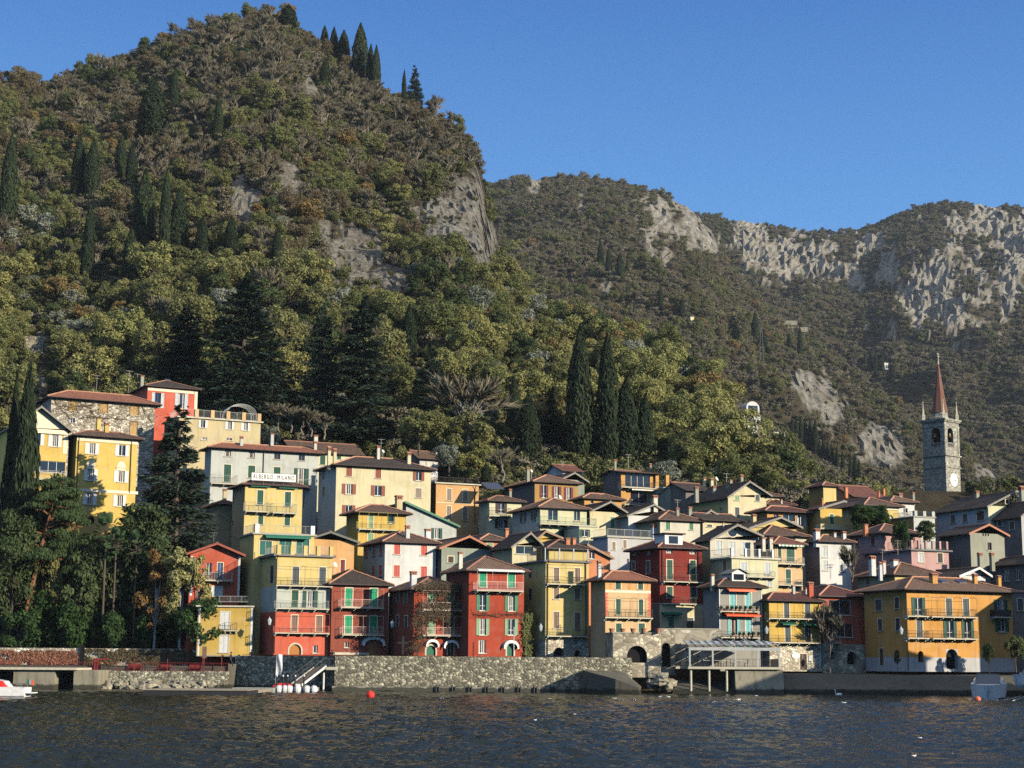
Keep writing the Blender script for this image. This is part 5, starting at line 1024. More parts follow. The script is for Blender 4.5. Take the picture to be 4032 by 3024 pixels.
h = House('H', 'white pink washed house with blue grey shutters and long cast shadows', 45 - 60, 640, 330, 1180, 233.5, xb=-190, wall='white', side='pinkbeige'); h.win('c', 'palegrey', [(45, 750, 56, 130), (234, 760, 56, 130), (48, 903, 56, 110), (238, 912, 56, 110)]); h.hip(0.42, 'brown', ridgem=RIDGE); h.chim([(250, 612, 42, 84), (150, 590, 30, 50), (-45, 610, 60, 110)], 'white'); h.balc(325, 400, 845, 765, 0.8, METAL) if False else None; h.done()
h = House('H', 'pink house under a brown hip roof with a planted pergola terrace', 640, 550, 1090, 760, 236, xb=310, wall='pink', side='pink'); h.swin('c', 'maroon', [(568, 628, 42, 100), (397, 645, 36, 95)]); h.hip(0.40, 'brown', ridgem=RIDGE); h.win('wide', 'dark', [(900, 640, 180, 120)]); h.chim([(485, 500, 46, 50)], 'salmon'); h.done()
h = House('H', 'lower pink house with a lit corner and a pillared roof terrace', 985, 738, 1390, 960, 229.5, xb=490, wall='pink', side='pink'); h.win('c', 'palegrey', [(1090, 815, 54, 105)], frame='cream'); h.win('c', 'charcoal', [(1298, 822, 56, 105)]); h.flat(plain('grey_cornice', rgb(120, 118, 116), 0.9), 0.4, 0.2); h.posts_rail(985, 1385, 630, 715, n=6, pw=0.3, postm=PL['pink'], col=IRON, off=0.2); h.done()
h = House('H', 'old grey stone gable with a small barred window and three vents', 1625, 545, 1995, 900, 233, xb=1290, wall='stonegrey', side='shadetone'); h.win('g', 'dark', [(1838, 695, 42, 84)], frame='brown'); h.gable((1808, 462), tile='dark', ends=(1995, 565), barge=plain('tile_barge', rgb(176, 120, 92)), of=0.5)
mb = MB(); u0, u1, z0, z1 = h.rect(1795, 565, 70, 34); k = (u1 - u0) / 5
for i in range(3): mb.box(u0 + 2 * i * k, -0.012, z0, u0 + (2 * i + 1) * k, -0.003, z1)
h.part(mb, 'vent', DARKIN); h.done()
h = House('H', 'long dark roofed house with a white gable and an air conditioner', 1820, 250, 2130, 520, 251, xb=1250, wall='pale', side='greywhite'); h.shedx((2130, 92), 'dark', edge=BARGE) if False else h.gable((2110, 100), tile='dark', ends=(2130, 105), of=0.5); h.win('c', 'charcoal', [(2028, 210, 36, 44)]); h.swin('c', 'darkbrown', [(1740, 360, 80, 100)]); h.swin('c', 'slate', [(1440, 395, 50, 90), (1570, 385, 50, 90)]); h.chim([(1700, 175, 44, 90)], 'stonegrey'); h.done()
h = House('H', 'grey house with shuttered windows and a dark roof at the frame edge', 2180, 350, 2500, 700, 246, xb=1870, wall='greywhite', side='shadetone'); h.swin('c', 'charcoal', [(2080, 470, 50, 90), (1950, 445, 46, 60)]); h.gable((2360, 200), tile='dark', of=0.6); h.chim([(2190, 190, 50, 160)], 'stonegrey'); h.done()
h = House('H', 'dark shaded house with tall windows and two grey chimneys below the stone gable', 2280, 880, 2600, 1320, 227, xb=1760, wall='shadetone', side='shadetone'); h.swin('g', 'dark', [(2020, 1010, 66, 130), (2145, 1000, 50, 130)]); h.hip(0.40, 'dark', ridgem=RIDGED); h.chim([(1735, 880, 46, 120), (1865, 870, 46, 110)], 'stonegrey'); h.done()
h = House('H', 'yellowish house with a wide hip roof and three white chimneys behind the big orange house', 805, 1000, 1320, 1120, 224, xb=400, wall='yellow', side='buff'); h.swin('c', 'slate', [(512, 1080, 40, 70)]); h.hip(0.42, 'brown', ridgem=RIDGE); h.chim([(560, 920, 62, 125), (648, 970, 36, 105), (685, 930, 36, 80), (800, 890, 70, 55)], 'white'); h.aerial([(672, 870, 150), (838, 740, 110)]); h.done()
h = House('H', 'small pale gable with a white roof edge beside the dark shaded house', 1510, 1010, 1790, 1120, 222, L=8, wall='white'); h.gable((1690, 935), tile='dark', ends=(1790, 1000), barge=PT['white']); h.done()
h = House('H', 'tall shaded rear house on the lane beside the big orange house', 2085, 1190, 2500, 1900, 221, L=8, wall='shadetone'); h.win('c', 'slate', [(2170, 1330, 60, 130)]); h.flat(CONC, 0.2, 0.2); h.done()
# unseen house shaped to its inferred shadow, and a block added to shade the quay
mb = MB(); mb.box(73, 150, -2, 130, 204, 1.6); tag(mb.build('harbour_mole', QUAYM), kind='structure')
for k, (X, Y, w, dpt, hh, yw, lab) in enumerate(((80.5, 200.7, 14, 14, 18.0, 24, 'unseen ochre shore house past the moored boats, shaped to shade the orange house'), (78, 158, 14, 27, 19.5, 0, 'unseen long block past the moored boats, added to shade the quay'))):
    o = empty('house', (X, Y, -0.5), rad(yw)); tag(o, lab, 'house', 'unseen houses beyond the quay')
    mb = MB(); mb.box(0, 0, 0, w, dpt, hh); mb.build('wall', PL['ochre'], o)
    mb = MB(); a = 0.7; r1, r2 = (dpt / 2, dpt / 2, hh + 2.2), (w - dpt / 2, dpt / 2, hh + 2.2)
    if r2[0] < r1[0]: r1 = (w / 2 - 0.01, dpt / 2, hh + 1.2); r2 = (w / 2 + 0.01, dpt / 2, hh + 1.2)
    if k == 0: mb.box(-0.3, -0.3, hh, w, dpt, hh + 0.3); mb.build('roof', CONC, o); continue
    A, B_, C_, D_ = (-a, -a, hh), (w + a, -a, hh), (w + a, dpt + a, hh), (-a, dpt + a, hh); mb.quad(A, B_, r2, r1); mb.quad(C_, D_, r1, r2); mb.poly([D_, A, r1]); mb.poly([B_, C_, r2]); mb.quad(D_, C_, B_, A); mb.build('roof', TI['brown'], o)
# ------------------------------------------------------------------ church tower
def church():
    yaw = 42.8; P = at('G', 790, 850, 330); o = empty('church_tower', (P.x, P.y, 0), rad(yaw)); tag(o, 'grey stone bell tower with a red conical spire, clock face and corner obelisks', 'bell tower')
    h = House.__new__(House); h.crop = 'G'; h.P = P; h.yaw = rad(yaw); h.cy, h.sy = math.cos(h.yaw), math.sin(h.yaw); h.zo = 0; h.root = o
    W = h.loc(944, 850)[0]; L = W; zt = P.z; zb = 25.0
    z = lambda y: h.loc(800, y)[1]
    ops = []; mb = MB()
    # body with belfry openings on the front and the shaded side
    za, zb_ = z(915), z(1125); a0, a1 = h.loc(826, 1000)[0], h.loc(888, 1000)[0]
    r = (a1 - a0) / 2; zc = za - r
    for T in (lambda u, q, d: (u, d, q), lambda u, q, d: (d, u, q)):
        mb.quad(T(0, zb, 0), T(W, zb, 0), T(W, zb_, 0), T(0, zb_, 0)); mb.quad(T(0, zb_, 0), T(a0, zb_, 0), T(a0, zt, 0), T(0, zt, 0)); mb.quad(T(a1, zb_, 0), T(W, zb_, 0), T(W, zt, 0), T(a1, zt, 0)); mb.quad(T(a0, za, 0), T(a1, za, 0), T(a1, zt, 0), T(a0, zt, 0))
        arc = [((a0 + a1) / 2 + r * math.cos(math.pi * i / 12), zc + r * math.sin(math.pi * i / 12)) for i in range(13)]
        for (u0, q0), (u1, q1) in zip(arc, arc[1:]): mb.quad(T(u0, q0, 0), T(u0, za, 0), T(u1, za, 0), T(u1, q1, 0)); mb.quad(T(u0, q0, 0), T(u1, q1, 0), T(u1, q1, 0.9), T(u0, q0, 0.9))
        for u in (a0, a1): mb.quad(T(u, zb_, 0), T(u, zc, 0), T(u, zc, 0.9), T(u, zb_, 0.9))
        mb.quad(T(a0, zb_, 0), T(a1, zb_, 0), T(a1, zb_, 0.9), T(a0, zb_, 0.9))
        for i in range(7):
            u = a0 + (a1 - a0) * (i + 0.5) / 7; p, q = T(u - 0.05, zb_, 0.1), T(u + 0.05, zb_ + 0.8, 0.2); mb.box(*p, *q)
        p, q = T(a0, zb_ + 0.8, 0.08), T(a1, zb_ + 0.92, 0.24); mb.box(*p, *q)
    mb.quad((W, 0, zb), (W, W, zb), (W, W, zt), (W, 0, zt)); mb.quad((0, W, zb), (W, W, zb), (W, W, zt), (0, W, zt)); mb.build('shaft', STONE_TOWER, o)
    mb = MB(); mb.box(1.0, 1.0, zb_ - 0.5, W - 1.0, W - 1.0, za); mb.build('belfry_dark', DARKIN, o)
    mb = MB(); mb.lathe([(0.02, 0.95), (0.25, 0.9), (0.34, 0.4), (0.55, 0.05), (0.6, 0.0), (0.01, 0.0)], 12, 0, (W / 2, 0.62, zc - 0.9)); mb.lathe([(0.02, 0.95), (0.25, 0.9), (0.34, 0.4), (0.55, 0.05), (0.6, 0.0), (0.01, 0.0)], 12, 0, (0.62, W / 2, zc - 0.9)); mb.build('bell', plain('bronze', rgb(110, 92, 60), 0.4, 0.8), o)
    mb = MB(); e = 0.45
    mb.box(-e, -e, zt + 0.25, W + e, W + e, zt + 0.6); mb.box(-e * 0.6, -e * 0.6, zt, W + e * 0.6, W + e * 0.6, zt + 0.25)
    for y, d in ((1215, 0.3), (1340, 0.18), (895, 0.12)): q = z(y); mb.box(-d, -d, q - 0.16, W + d, -0.002, q + 0.1); mb.box(-d, -0.002, q - 0.16, -0.002, W, q + 0.1)
    for u0, u1 in ((0.0, 0.55), (W - 0.55, W)):
        mb.box(u0, -0.09, z(1205), u1, -0.002, zt - 0.4); mb.box(-0.09, u0, z(1205), -0.002, u1, zt - 0.4)
    mb.build('cornice', STONE_TOWER, o)
    mb = MB(); c = W / 2; zs = zt + 0.6; R0 = W * 0.30
    mb.lathe([(R0 * 1.25, 0), (R0 * 1.2, 0.5), (R0 * 1.02, 0.8), (R0 * 1.0, 1.5)], 8, 1, (c, c, zs)); zz = zs + 1.5; hh = z(232) - zz + 0.6
    mb.lathe([(R0 * 1.05, 0), (R0 * 0.5, hh * 0.52), (0.13, hh), (0.02, hh + 0.1)], 8, 0, (c, c, zz))
    sp = mb.build('spire', [plaster('spire_tiles', rgb(126, 90, 76), 0.5), STONE_TOWER], o)
    mb = MB(); zf = zz + hh; mb.lathe([(0.22, -0.1), (0.12, 0.5), (0.06, 1.1), (0.2, 1.3), (0.26, 1.5), (0.05, 1.75), (0.04, 2.3)], 8, 0, (c, c, zf)); mb.box(c - 0.4, c - 0.04, zf + 1.95, c + 0.4, c + 0.04, zf + 2.05); mb.build('finial', SLAB, sp)
    for ux, uy in ((0.2, 0.2), (W - 0.2, 0.2), (0.2, W - 0.2), (W - 0.2, W - 0.2)):
        mb = MB(); mb.lathe([(0.42, 0), (0.42, 0.7), (0.5, 0.75), (0.5, 0.95), (0.3, 1.05), (0.05, 3.4), (0.13, 3.5), (0.12, 3.7), (0.01, 3.8)], 4, 0, (ux, uy, zs)); mb.build('obelisk', SLAB, o)
    u, q = h.loc(893, 1493); R = (z(1420) - z(1566)) / 2; mb = MB(); n = 28
    mb.poly([(u + R * math.cos(2 * math.pi * i / n), -0.08, q + R * math.sin(2 * math.pi * i / n)) for i in range(n)])
    for i in range(n): t0, t1 = 2 * math.pi * i / n, 2 * math.pi * (i + 1) / n; mb.quad((u + R * math.cos(t0), -0.08, q + R * math.sin(t0)), (u + R * math.cos(t0), 0, q + R * math.sin(t0)), (u + R * math.cos(t1), 0, q + R * math.sin(t1)), (u + R * math.cos(t1), -0.08, q + R * math.sin(t1)))
    ck = mb.build('clock_face', PT['white'], o); mb = MB()
    for i in range(12):
        t = math.pi * i / 6; mb.box(u + R * 0.85 * math.sin(t) - 0.05, -0.095, q + R * 0.85 * math.cos(t) - 0.05, u + R * 0.85 * math.sin(t) + 0.05, -0.082, q + R * 0.85 * math.cos(t) + 0.05)
    mb.box(u - 0.04, -0.11, q - 0.04, u + R * 0.72, -0.098, q + 0.04); mb.box(u - 0.05, -0.125, q - 0.08, u + R * 0.45, -0.112, q + 0.03); mb.build('clock_hand', PT['charcoal'], ck)
church()
# ------------------------------------------------------------------ villas on the wooded slope
for args in (('D1', 1592, 935, 1645, 880, 'white art nouveau villa with a rounded gable on the wooded slope', True), ('D1', 1668, 968, 1700, 920, 'narrow white towered villa with arched loggia lower on the wooded slope', False)):
    c_, x0, yb, x1, yt, lab, rnd = args; P, ly = hit((x0 + x1) / 2, yb - 4); D = P.y - 3
    if ly is not L1: r_ = ray(*px('D1', (x0 + x1) / 2, yb)); D = float(L1.ridge(r_.x / r_.y)[0]) - 6
    h = House(c_, lab, x0 + 4, yt + 16, x1 - 2, yb + 8, D, L=7, yaw=20, wall='white', name='villa', cat='villa', group=None, deep=False)
    sc = (x1 - x0)
    if rnd:
        h.win('wide', 'dark', [(x0 + sc * 0.62, yt + 32, 15, 13)]); h.win('g', 'dark', [(x0 + sc * 0.22, yt + 30, 4, 8), (x0 + sc * 0.36, yt + 31, 3, 8), (x0 + sc * 0.9, yt + 32, 3, 8)]); h.flat(SLAB, 0.2, 0.2)
        mb = MB(); w = h.W; n = 12; a, b_ = w * 0.35, w * 0.95; H0 = h.h + 0.2
        arc = [((a + b_) / 2 + (b_ - a) / 2 * math.cos(math.pi * i / n), H0 + 1.6 + 1.5 * math.sin(math.pi * i / n)) for i in range(n + 1)]
        F_ = [(b_, 0.0, H0)] + [(u, 0.0, q) for u, q in arc] + [(a, 0.0, H0)]; mb.poly(F_)
        for p, q in zip(F_, F_[1:] + F_[:1]): mb.quad(p, q, (q[0], 3.0, q[2]), (p[0], 3.0, p[2]))
        g = h.part(mb, 'rounded_gable', PL['white']); mb = MB(); mb.box((a + b_) / 2 - 1.2, -0.05, H0 + 0.3, (a + b_) / 2 + 1.2, 0.02, H0 + 2.1); mb.build('window', GLASS, g)
    else:
        h.win('g', 'dark', [(x0 + 17, yt + 22, 3, 8), (x0 + 24, yt + 24, 3, 8)]); h.flat(SLAB, 0.3, 0.25)
        mb = MB(); mb.box(h.W * 0.6, -2.5, 0, h.W * 1.35, 0, h.h * 0.42); g = h.part(mb, 'loggia_wing', PL['white'])
        for k in range(3):
            mb = MB(); u = h.W * (0.68 + 0.2 * k); mb.box(u, -2.53, h.h * 0.24, u + 0.7, -2.5, h.h * 0.36); mb.build('arched_window', DARKIN, g)
    h.done()
# ------------------------------------------------------------------ vegetation
def leafmat(name, a, b, dark=0.55, trans=0.25, c=None):
    m, t, bs = newmat(name); bs.inputs['Roughness'].default_value = 0.75; bs.inputs['Specular IOR Level'].default_value = 0.15
    oi = N(t, 'ShaderNodeObjectInfo'); ge = N(t, 'ShaderNodeNewGeometry')
    col = ramp(t, oi.outputs['Random'], [(0.0, a), (0.5, tuple((x + y) / 2 for x, y in zip(a, b))), (1.0, b)] if c is None else [(0.0, a), (0.45, b), (1.0, c)])
    v = ramp(t, ge.outputs['Random Per Island'], [(0.0, (dark,) * 3), (0.6, (1,) * 3), (1.0, (1.35,) * 3)])
    col = mixc(t, 1.0, col, v, 'MULTIPLY'); t.links.new(col, bs.inputs['Base Color'])
    if trans:
        tr = N(t, 'ShaderNodeBsdfTranslucent'); t.links.new(col, tr.inputs[0]); mx = N(t, 'ShaderNodeMixShader'); mx.inputs[0].default_value = trans
        t.links.new(bs.outputs[0], mx.inputs[1]); t.links.new(tr.outputs[0], mx.inputs[2]); t.links.new(mx.outputs[0], t.nodes['Material Output'].inputs[0])
    return m
LM = dict(
    bare=leafmat('bare_twigs', (0.145, 0.130, 0.082), (0.205, 0.182, 0.122), 0.6, 0.0), brown=leafmat('russet_leaves', (0.155, 0.12, 0.066), (0.19, 0.16, 0.085)),
    ochre=leafmat('ochre_leaves', (0.27, 0.18, 0.065), (0.25, 0.195, 0.075)), olivegreen=leafmat('olive_green_leaves', (0.14, 0.165, 0.056), (0.225, 0.225, 0.085)),
    yellowgreen=leafmat('yellow_green_leaves', (0.33, 0.315, 0.11), (0.25, 0.265, 0.09)), green=leafmat('evergreen_leaves', (0.055, 0.08, 0.03), (0.085, 0.11, 0.042), 0.5, 0.15),
    scrub=leafmat('scrub_leaves', (0.10, 0.115, 0.042), (0.155, 0.158, 0.062), 0.5, 0.1), silver=leafmat('silver_olive_leaves', (0.20, 0.23, 0.17), (0.28, 0.30, 0.23), 0.6, 0.15), cypress=leafmat('cypress_sprays', (0.024, 0.04, 0.019), (0.042, 0.06, 0.027), 0.4, 0.1),
    cedar=leafmat('cedar_needles', (0.042, 0.076, 0.05), (0.056, 0.09, 0.056), 0.45, 0.1), pine=leafmat('pine_needles', (0.05, 0.085, 0.03), (0.07, 0.105, 0.04), 0.5, 0.15),
    laurel=leafmat('laurel_leaves', (0.035, 0.075, 0.02), (0.05, 0.095, 0.03), 0.45, 0.2), birch=leafmat('birch_leaves', (0.46, 0.42, 0.15), (0.38, 0.37, 0.15), 0.6, 0.35), rust=leafmat('rusty_birch_leaves', (0.22, 0.13, 0.045), (0.26, 0.16, 0.06), 0.55, 0.3),
    palm=leafmat('palm_fronds', (0.05, 0.11, 0.045), (0.08, 0.14, 0.06), 0.5, 0.2), vine=leafmat('vine_stems', (0.10, 0.075, 0.05), (0.13, 0.10, 0.06), 0.5, 0.0), redvine=leafmat('red_creeper', (0.42, 0.15, 0.10), (0.36, 0.18, 0.11), 0.4, 0.2))
BARK = plain('bark', (0.10, 0.08, 0.06, 1), 0.95); BARKP = plain('pale_bark', (0.26, 0.22, 0.17, 1), 0.95); BARKO = plain('pine_bark', (0.22, 0.105, 0.05, 1), 0.95); BARKB = plain('birch_bark', (0.38, 0.36, 0.31, 1), 0.9)
def unit(n, rng):
    v = rng.normal(size=(n, 3)); return v / np.linalg.norm(v, axis=1)[:, None]
def leaves(mb, C, Nn, size, aspect, rng, up=None, m=0):
    """diamond leaf sprays at C facing Nn; if up is given their long axis follows it"""
    n = len(C); 
    if up is None: up = unit(n, rng)
    up = np.broadcast_to(up, Nn.shape)
    a = np.cross(up, Nn); a /= np.linalg.norm(a, axis=1)[:, None] + 1e-9; b = np.cross(Nn, a)
    s = (size * (0.6 + 0.8 * rng.random(n)))[:, None]; k = len(mb.v)
    bend = Nn * s * 0.18
    V = np.stack([C - b * s, C + a * s * aspect + bend, C + b * s, C - a * s * aspect + bend], 1).reshape(-1, 3)
    mb.v += V.tolist(); mb.f += [(k + 4 * i, k + 4 * i + 1, k + 4 * i + 2, k + 4 * i + 3) for i in range(n)]; mb.m += [m] * n
def broadleaf(seed, H=9.0, R=3.6, blobs=20, n=3800, size=0.21, base=0.22, spread=1.0):
    rng = np.random.default_rng(seed); cr, tr = MB(), MB()
    tr.tube([(0, 0, -0.8), (0.1, 0, H * 0.2), (0.15 * rng.normal(), 0.1, H * 0.55)], 0.05 * R + 0.06, 6, r1=0.07)
    cz = H * (1 + base) / 2; hz = H * (1 - base) / 2; cs = []
    for i in range(blobs):
        u = unit(1, rng)[0]; f = 0.35 + 0.5 * rng.random() ** 0.6; c = np.array([u[0] * R * f * spread, u[1] * R * f * spread, cz + u[2] * hz * f]); w = 1 - 0.35 * abs((c[2] - cz) / hz)
        rb = R * (0.26 + 0.22 * rng.random()) * w; cs.append((c, rb))
        if i % 2 == 0: tr.tube([(0.05, 0, H * (0.15 + 0.2 * rng.random())), tuple(c * [0.5, 0.5, 0.85]), tuple(c)], 0.09, 4, r1=0.03)
    wts = np.array([r ** 2 for _, r in cs]); wts /= wts.sum(); pick = rng.choice(len(cs), n, p=wts)
    c = np.array([x for x, _ in cs])[pick]; r = np.array([x for _, x in cs])[pick]; u = unit(n, rng); u[:, 2] = np.abs(u[:, 2]) * np.where(rng.random(n) < 0.78, 1, -1)
    P = c + u * (r * (0.62 + 0.45 * rng.random(n)))[:, None]; Nn = u + 0.7 * unit(n, rng); Nn /= np.linalg.norm(Nn, axis=1)[:, None]
    leaves(cr, P, Nn, size, 0.62, rng); return tr, cr
def baretree(seed, H=9.0, R=3.2, n=1100):
    rng = np.random.default_rng(seed); rr = random.Random(seed); tr, cr = MB(), MB(); tips = []
    def grow(p, d, l, r, lev):
        q = p + d * l; mid = p + d * l * 0.5 + Vector((rr.gauss(0, 1), rr.gauss(0, 1), rr.gauss(0, 0.5))) * l * 0.06
        tr.tube([p, mid, q], r, 4 if lev else 5, r1=r * 0.6)
        if lev >= 3: tips.append((p, q)); return
        for k in range(3 if lev else 5):
            nd = (d * (0.8 if lev else 1.0) + Vector((rr.gauss(0, 1), rr.gauss(0, 1), abs(rr.gauss(0, 0.6)) * 0.6)) * (0.55 if lev else 0.42)).normalized()
            grow(p + (q - p) * (0.55 + 0.45 * rr.random()), nd, l * (0.62 + 0.2 * rr.random()), r * 0.55, lev + 1); 
    grow(Vector((0, 0, -0.6)), Vector((rr.gauss(0, 0.06), rr.gauss(0, 0.06), 1)).normalized(), H * 0.42, 0.035 * H * 0.5 + 0.05, 0)
    A = np.array([[*a, *b] for a, b in tips]); pick = rng.integers(0, len(A), n); t = rng.random(n)[:, None]; P = A[pick, :3] * (1 - t) + A[pick, 3:] * t
    d = A[pick, 3:] - A[pick, :3]; d /= np.linalg.norm(d, axis=1)[:, None]; d = d + 0.55 * unit(n, rng); d[:, 2] += 0.35; d /= np.linalg.norm(d, axis=1)[:, None]
    P = P + d * 0.5; Nn = unit(n, rng); Nn -= d * (Nn * d).sum(1)[:, None]; Nn /= np.linalg.norm(Nn, axis=1)[:, None]
    leaves(cr, P, Nn, 0.85, 0.075, rng, up=d); return tr, cr
def cypress(seed, H=16.0, R=1.5, n=2600, cone=0.5):
    rng = np.random.default_rng(seed); cr, tr = MB(), MB(); tr.tube([(0, 0, -1.0), (0, 0, H * 0.25)], 0.22, 6)
    prof = lambda q: R * np.minimum(1, (q / 0.10 + 0.35) ** 0.7) * np.clip(1 - np.clip((q - 0.3) / 0.7, 0, 1) ** (1.7 + cone), 0.02, 1)
    cr.lathe([(float(prof(q)) * 0.72, H * (0.05 + 0.93 * q)) for q in np.linspace(0, 1, 12)], 8)
    q = rng.random(n) ** 0.92; th = rng.random(n) * 6.283; lump = 0.86 + 0.32 * vnoise(th * 2.2 + seed, q * H * 0.55, seed) + 0.1 * rng.random(n)
    r = prof(q) * lump; P = np.stack([r * np.cos(th), r * np.sin(th), H * (0.04 + 0.95 * q)], 1); Nn = np.stack([np.cos(th), np.sin(th), 0.25 * np.ones(n)], 1) + 0.55 * unit(n, rng); Nn /= np.linalg.norm(Nn, axis=1)[:, None]
    up = np.stack([0.35 * np.cos(th), 0.35 * np.sin(th), np.ones(n)], 1) + 0.2 * unit(n, rng)
    leaves(cr, P, Nn, 0.36 * (R / 1.5) ** 0.5, 0.42, rng, up=up); return tr, cr
def cedar(seed, H=26.0, R=8.5, tiers=24, n_per=62, size=0.42, slim=1.0):
    rng = np.random.default_rng(seed); cr, tr = MB(), MB(); tr.tube([(0, 0, -1), (0, 0, H * 0.5), (0.3, 0, H * 0.96)], 0.5, 7, r1=0.08)
    for k in range(tiers):
        q = (k + 0.5) / tiers; z = H * (0.08 + 0.88 * q); Rk = R * (1 - q ** 1.5) ** 0.8 * (0.8 + 0.35 * rng.random()) + 0.5
        for j in range(8 if q < 0.7 else 6):
            th = rng.random() * 6.283; L = Rk * (0.65 + 0.45 * rng.random()); dz = (0.22 - 0.30 * (1 - q)) * L * 0.6; zz = z + rng.normal() * 0.5
            d = np.array([math.cos(th), math.sin(th), 0]); side = np.array([-d[1], d[0], 0])
            tr.tube([(0, 0, zz), tuple(d * L * 0.5 + [0, 0, zz + dz * 0.3]), tuple(d * L * 0.95 + [0, 0, zz + dz])], 0.10, 4, r1=0.03)
            n = int(n_per * (0.5 + L / R)); s = 0.15 + 0.85 * rng.random(n) ** 0.7; w = (rng.random(n) - 0.5) * L * 0.55 * (0.35 + s * (1.25 - s) * 1.6)
            C = d[None] * (s * L)[:, None] + side[None] * w[:, None] + np.stack([0 * s, 0 * s, zz + dz * s ** 1.5 - 0.25 * np.abs(w) + 0.18 * rng.normal(size=n)], 1)
            Nn = np.array([0, 0, 1.0])[None] + 0.55 * unit(n, rng); Nn /= np.linalg.norm(Nn, axis=1)[:, None]
            leaves(cr, C, Nn, size, 0.5, rng, up=d[None] + side[None] * np.sign(w)[:, None] * 0.7 + 0.2 * unit(n, rng))
    return tr, cr
def padpine(seed, H=17.0, lean=(3.5, 0.0), R=4.2, pads=40, n=230):
    rng = np.random.default_rng(seed); cr, tr = MB(), MB(); T = [Vector((lean[0] * q ** 1.3, lean[1] * q, -0.6 + H * 0.92 * q)) for q in np.linspace(0, 1, 7)]; tr.tube(T, 0.42, 7, r1=0.12)
    for k in range(pads):
        q = 0.38 + 0.62 * (k + 0.5) / pads; b = T[0].lerp(T[-1], q); b.x = lean[0] * q ** 1.3; th = rng.random() * 6.283; L = R * (1.1 - 0.75 * (q - 0.38) / 0.62) * (0.5 + 0.7 * rng.random()); c = np.array([b.x + L * math.cos(th), b.y + L * math.sin(th), b.z + 0.3 + 0.15 * L])
        tr.tube([b, ((b.x + c[0]) / 2, (b.y + c[1]) / 2, b.z + 0.5), tuple(c - [0, 0, 0.3])], 0.12, 4, r1=0.05)
        u = unit(n, rng); u[:, 2] = np.abs(u[:, 2]) * 0.9 - 0.15; P = c + u * np.array([1.7, 1.7, 0.75]) * (0.7 + 0.4 * rng.random(n))[:, None]; Nn = u + 0.6 * unit(n, rng); Nn /= np.linalg.norm(Nn, axis=1)[:, None]
        leaves(cr, P, Nn, 0.2, 0.42, rng, up=np.array([[0, 0, 1.0]]) + 0.6 * unit(n, rng))
    return tr, cr
def palmtree(seed, H=7.0, fr=26):
    rng = np.random.default_rng(seed); cr, tr = MB(), MB(); tr.tube([(0, 0, -0.5), (0.1, 0, H * 0.5), (0.0, 0, H)], 0.17, 7, r1=0.13)
    for k in range(fr + 10):
        th = rng.random() * 6.283; el = rng.uniform(-0.7, 1.2); L = 1.0 + 0.5 * rng.random(); d = Vector((math.cos(th) * math.cos(el), math.sin(th) * math.cos(el), math.sin(el))); e = Vector((0, 0, H)) + d * L
        tr.tube([(0, 0, H), e], 0.025, 4); up = Vector((0, 0, 1)); s = d.cross(up).normalized(); v = s.cross(d)
        for j in range(13):
            a = (j - 6) / 6 * 1.45; q = d * math.cos(a) + s * math.sin(a); bl = 0.85 * (1 - 0.25 * abs(a) / 1.45); w = (s * math.cos(a) - d * math.sin(a)) * 0.085; tip = e + q * bl - Vector((0, 0, 0.14 * bl)) ; mid = e + q * bl * 0.5
            cr.poly([e, mid + w, tip, mid - w])
    return tr, cr
def stuffmesh(name, pair, lm, bark):
    tr, cr = pair; k = len(cr.v); m = MB(); m.v = cr.v + tr.v; m.f = cr.f + [tuple(i + k for i in f) for f in tr.f]; m.m = [0] * len(cr.f) + [1] * len(tr.f); return m.data(name, [lm, bark])
_TD = {}
def model(key, fn, lm, bark):
    if key not in _TD:
        tr, cr = fn(); _TD[key] = (tr.data('trunk', [bark]), cr.data('crown', [lm]), stuffmesh('tree_mesh', (tr, cr), lm, bark))
    return _TD[key]
def tree(key, name, loc, scale, label, cat, group=None, rz=None, crown='crown'):
    t_, c_, _ = _TD[key]; o = empty(name, loc, RND.random() * 6.28 if rz is None else rz); tag(o, label, cat, group)
    o.scale = scale if hasattr(scale, '__len__') else (scale,) * 3
    link('trunk', t_, o); link(crown, c_, o); return o
HGT = {}
def reg(key, fn, lm, bark, H): model(key, fn, lm, bark); HGT[key] = H
for i in range(3):
    reg('bare%d' % i, lambda i=i: baretree(100 + i, 9, 3.2), LM['bare'], BARKP, 9.5)
    reg('olivegreen%d' % i, lambda i=i: broadleaf(120 + i, 9, 3.9), LM['olivegreen'], BARK, 9)
    reg('cypress%d' % i, lambda i=i: cypress(150 + i, 16, 1.5, 2600, 0.2 + 0.3 * i), LM['cypress'], BARK, 16)
for i in range(2):
    reg('brown%d' % i, lambda i=i: broadleaf(110 + i, 8.5, 3.5, 18, 2600, 0.19), LM['brown'], BARK, 8.5); reg('ochre%d' % i, lambda i=i: broadleaf(130 + i, 8, 3.4, 18, 3200), LM['ochre'], BARK, 8)
    reg('yellowgreen%d' % i, lambda i=i: broadleaf(140 + i, 9, 3.8), LM['yellowgreen'], BARK, 9); reg('green%d' % i, lambda i=i: broadleaf(160 + i, 8, 3.2, 18, 3600), LM['green'], BARK, 8)
    reg('silver%d' % i, lambda i=i: broadleaf(170 + i, 5.5, 2.9, 15, 2600, 0.17), LM['silver'], BARK, 5.5)
    reg('laurel%d' % i, lambda i=i: broadleaf(180 + i, 4.6, 2.4, 26, 5200, 0.15, 0.0), LM['laurel'], BARK, 4.6)
reg('cedar0', lambda: cedar(1), LM['cedar'], BARK, 26); reg('cedar1', lambda: cedar(2, 26, 7.2, 26), LM['cedar'], BARK, 26); reg('conifer', lambda: cedar(3, 16, 4.2, 22, 46, 0.3), LM['cedar'], BARK, 16)
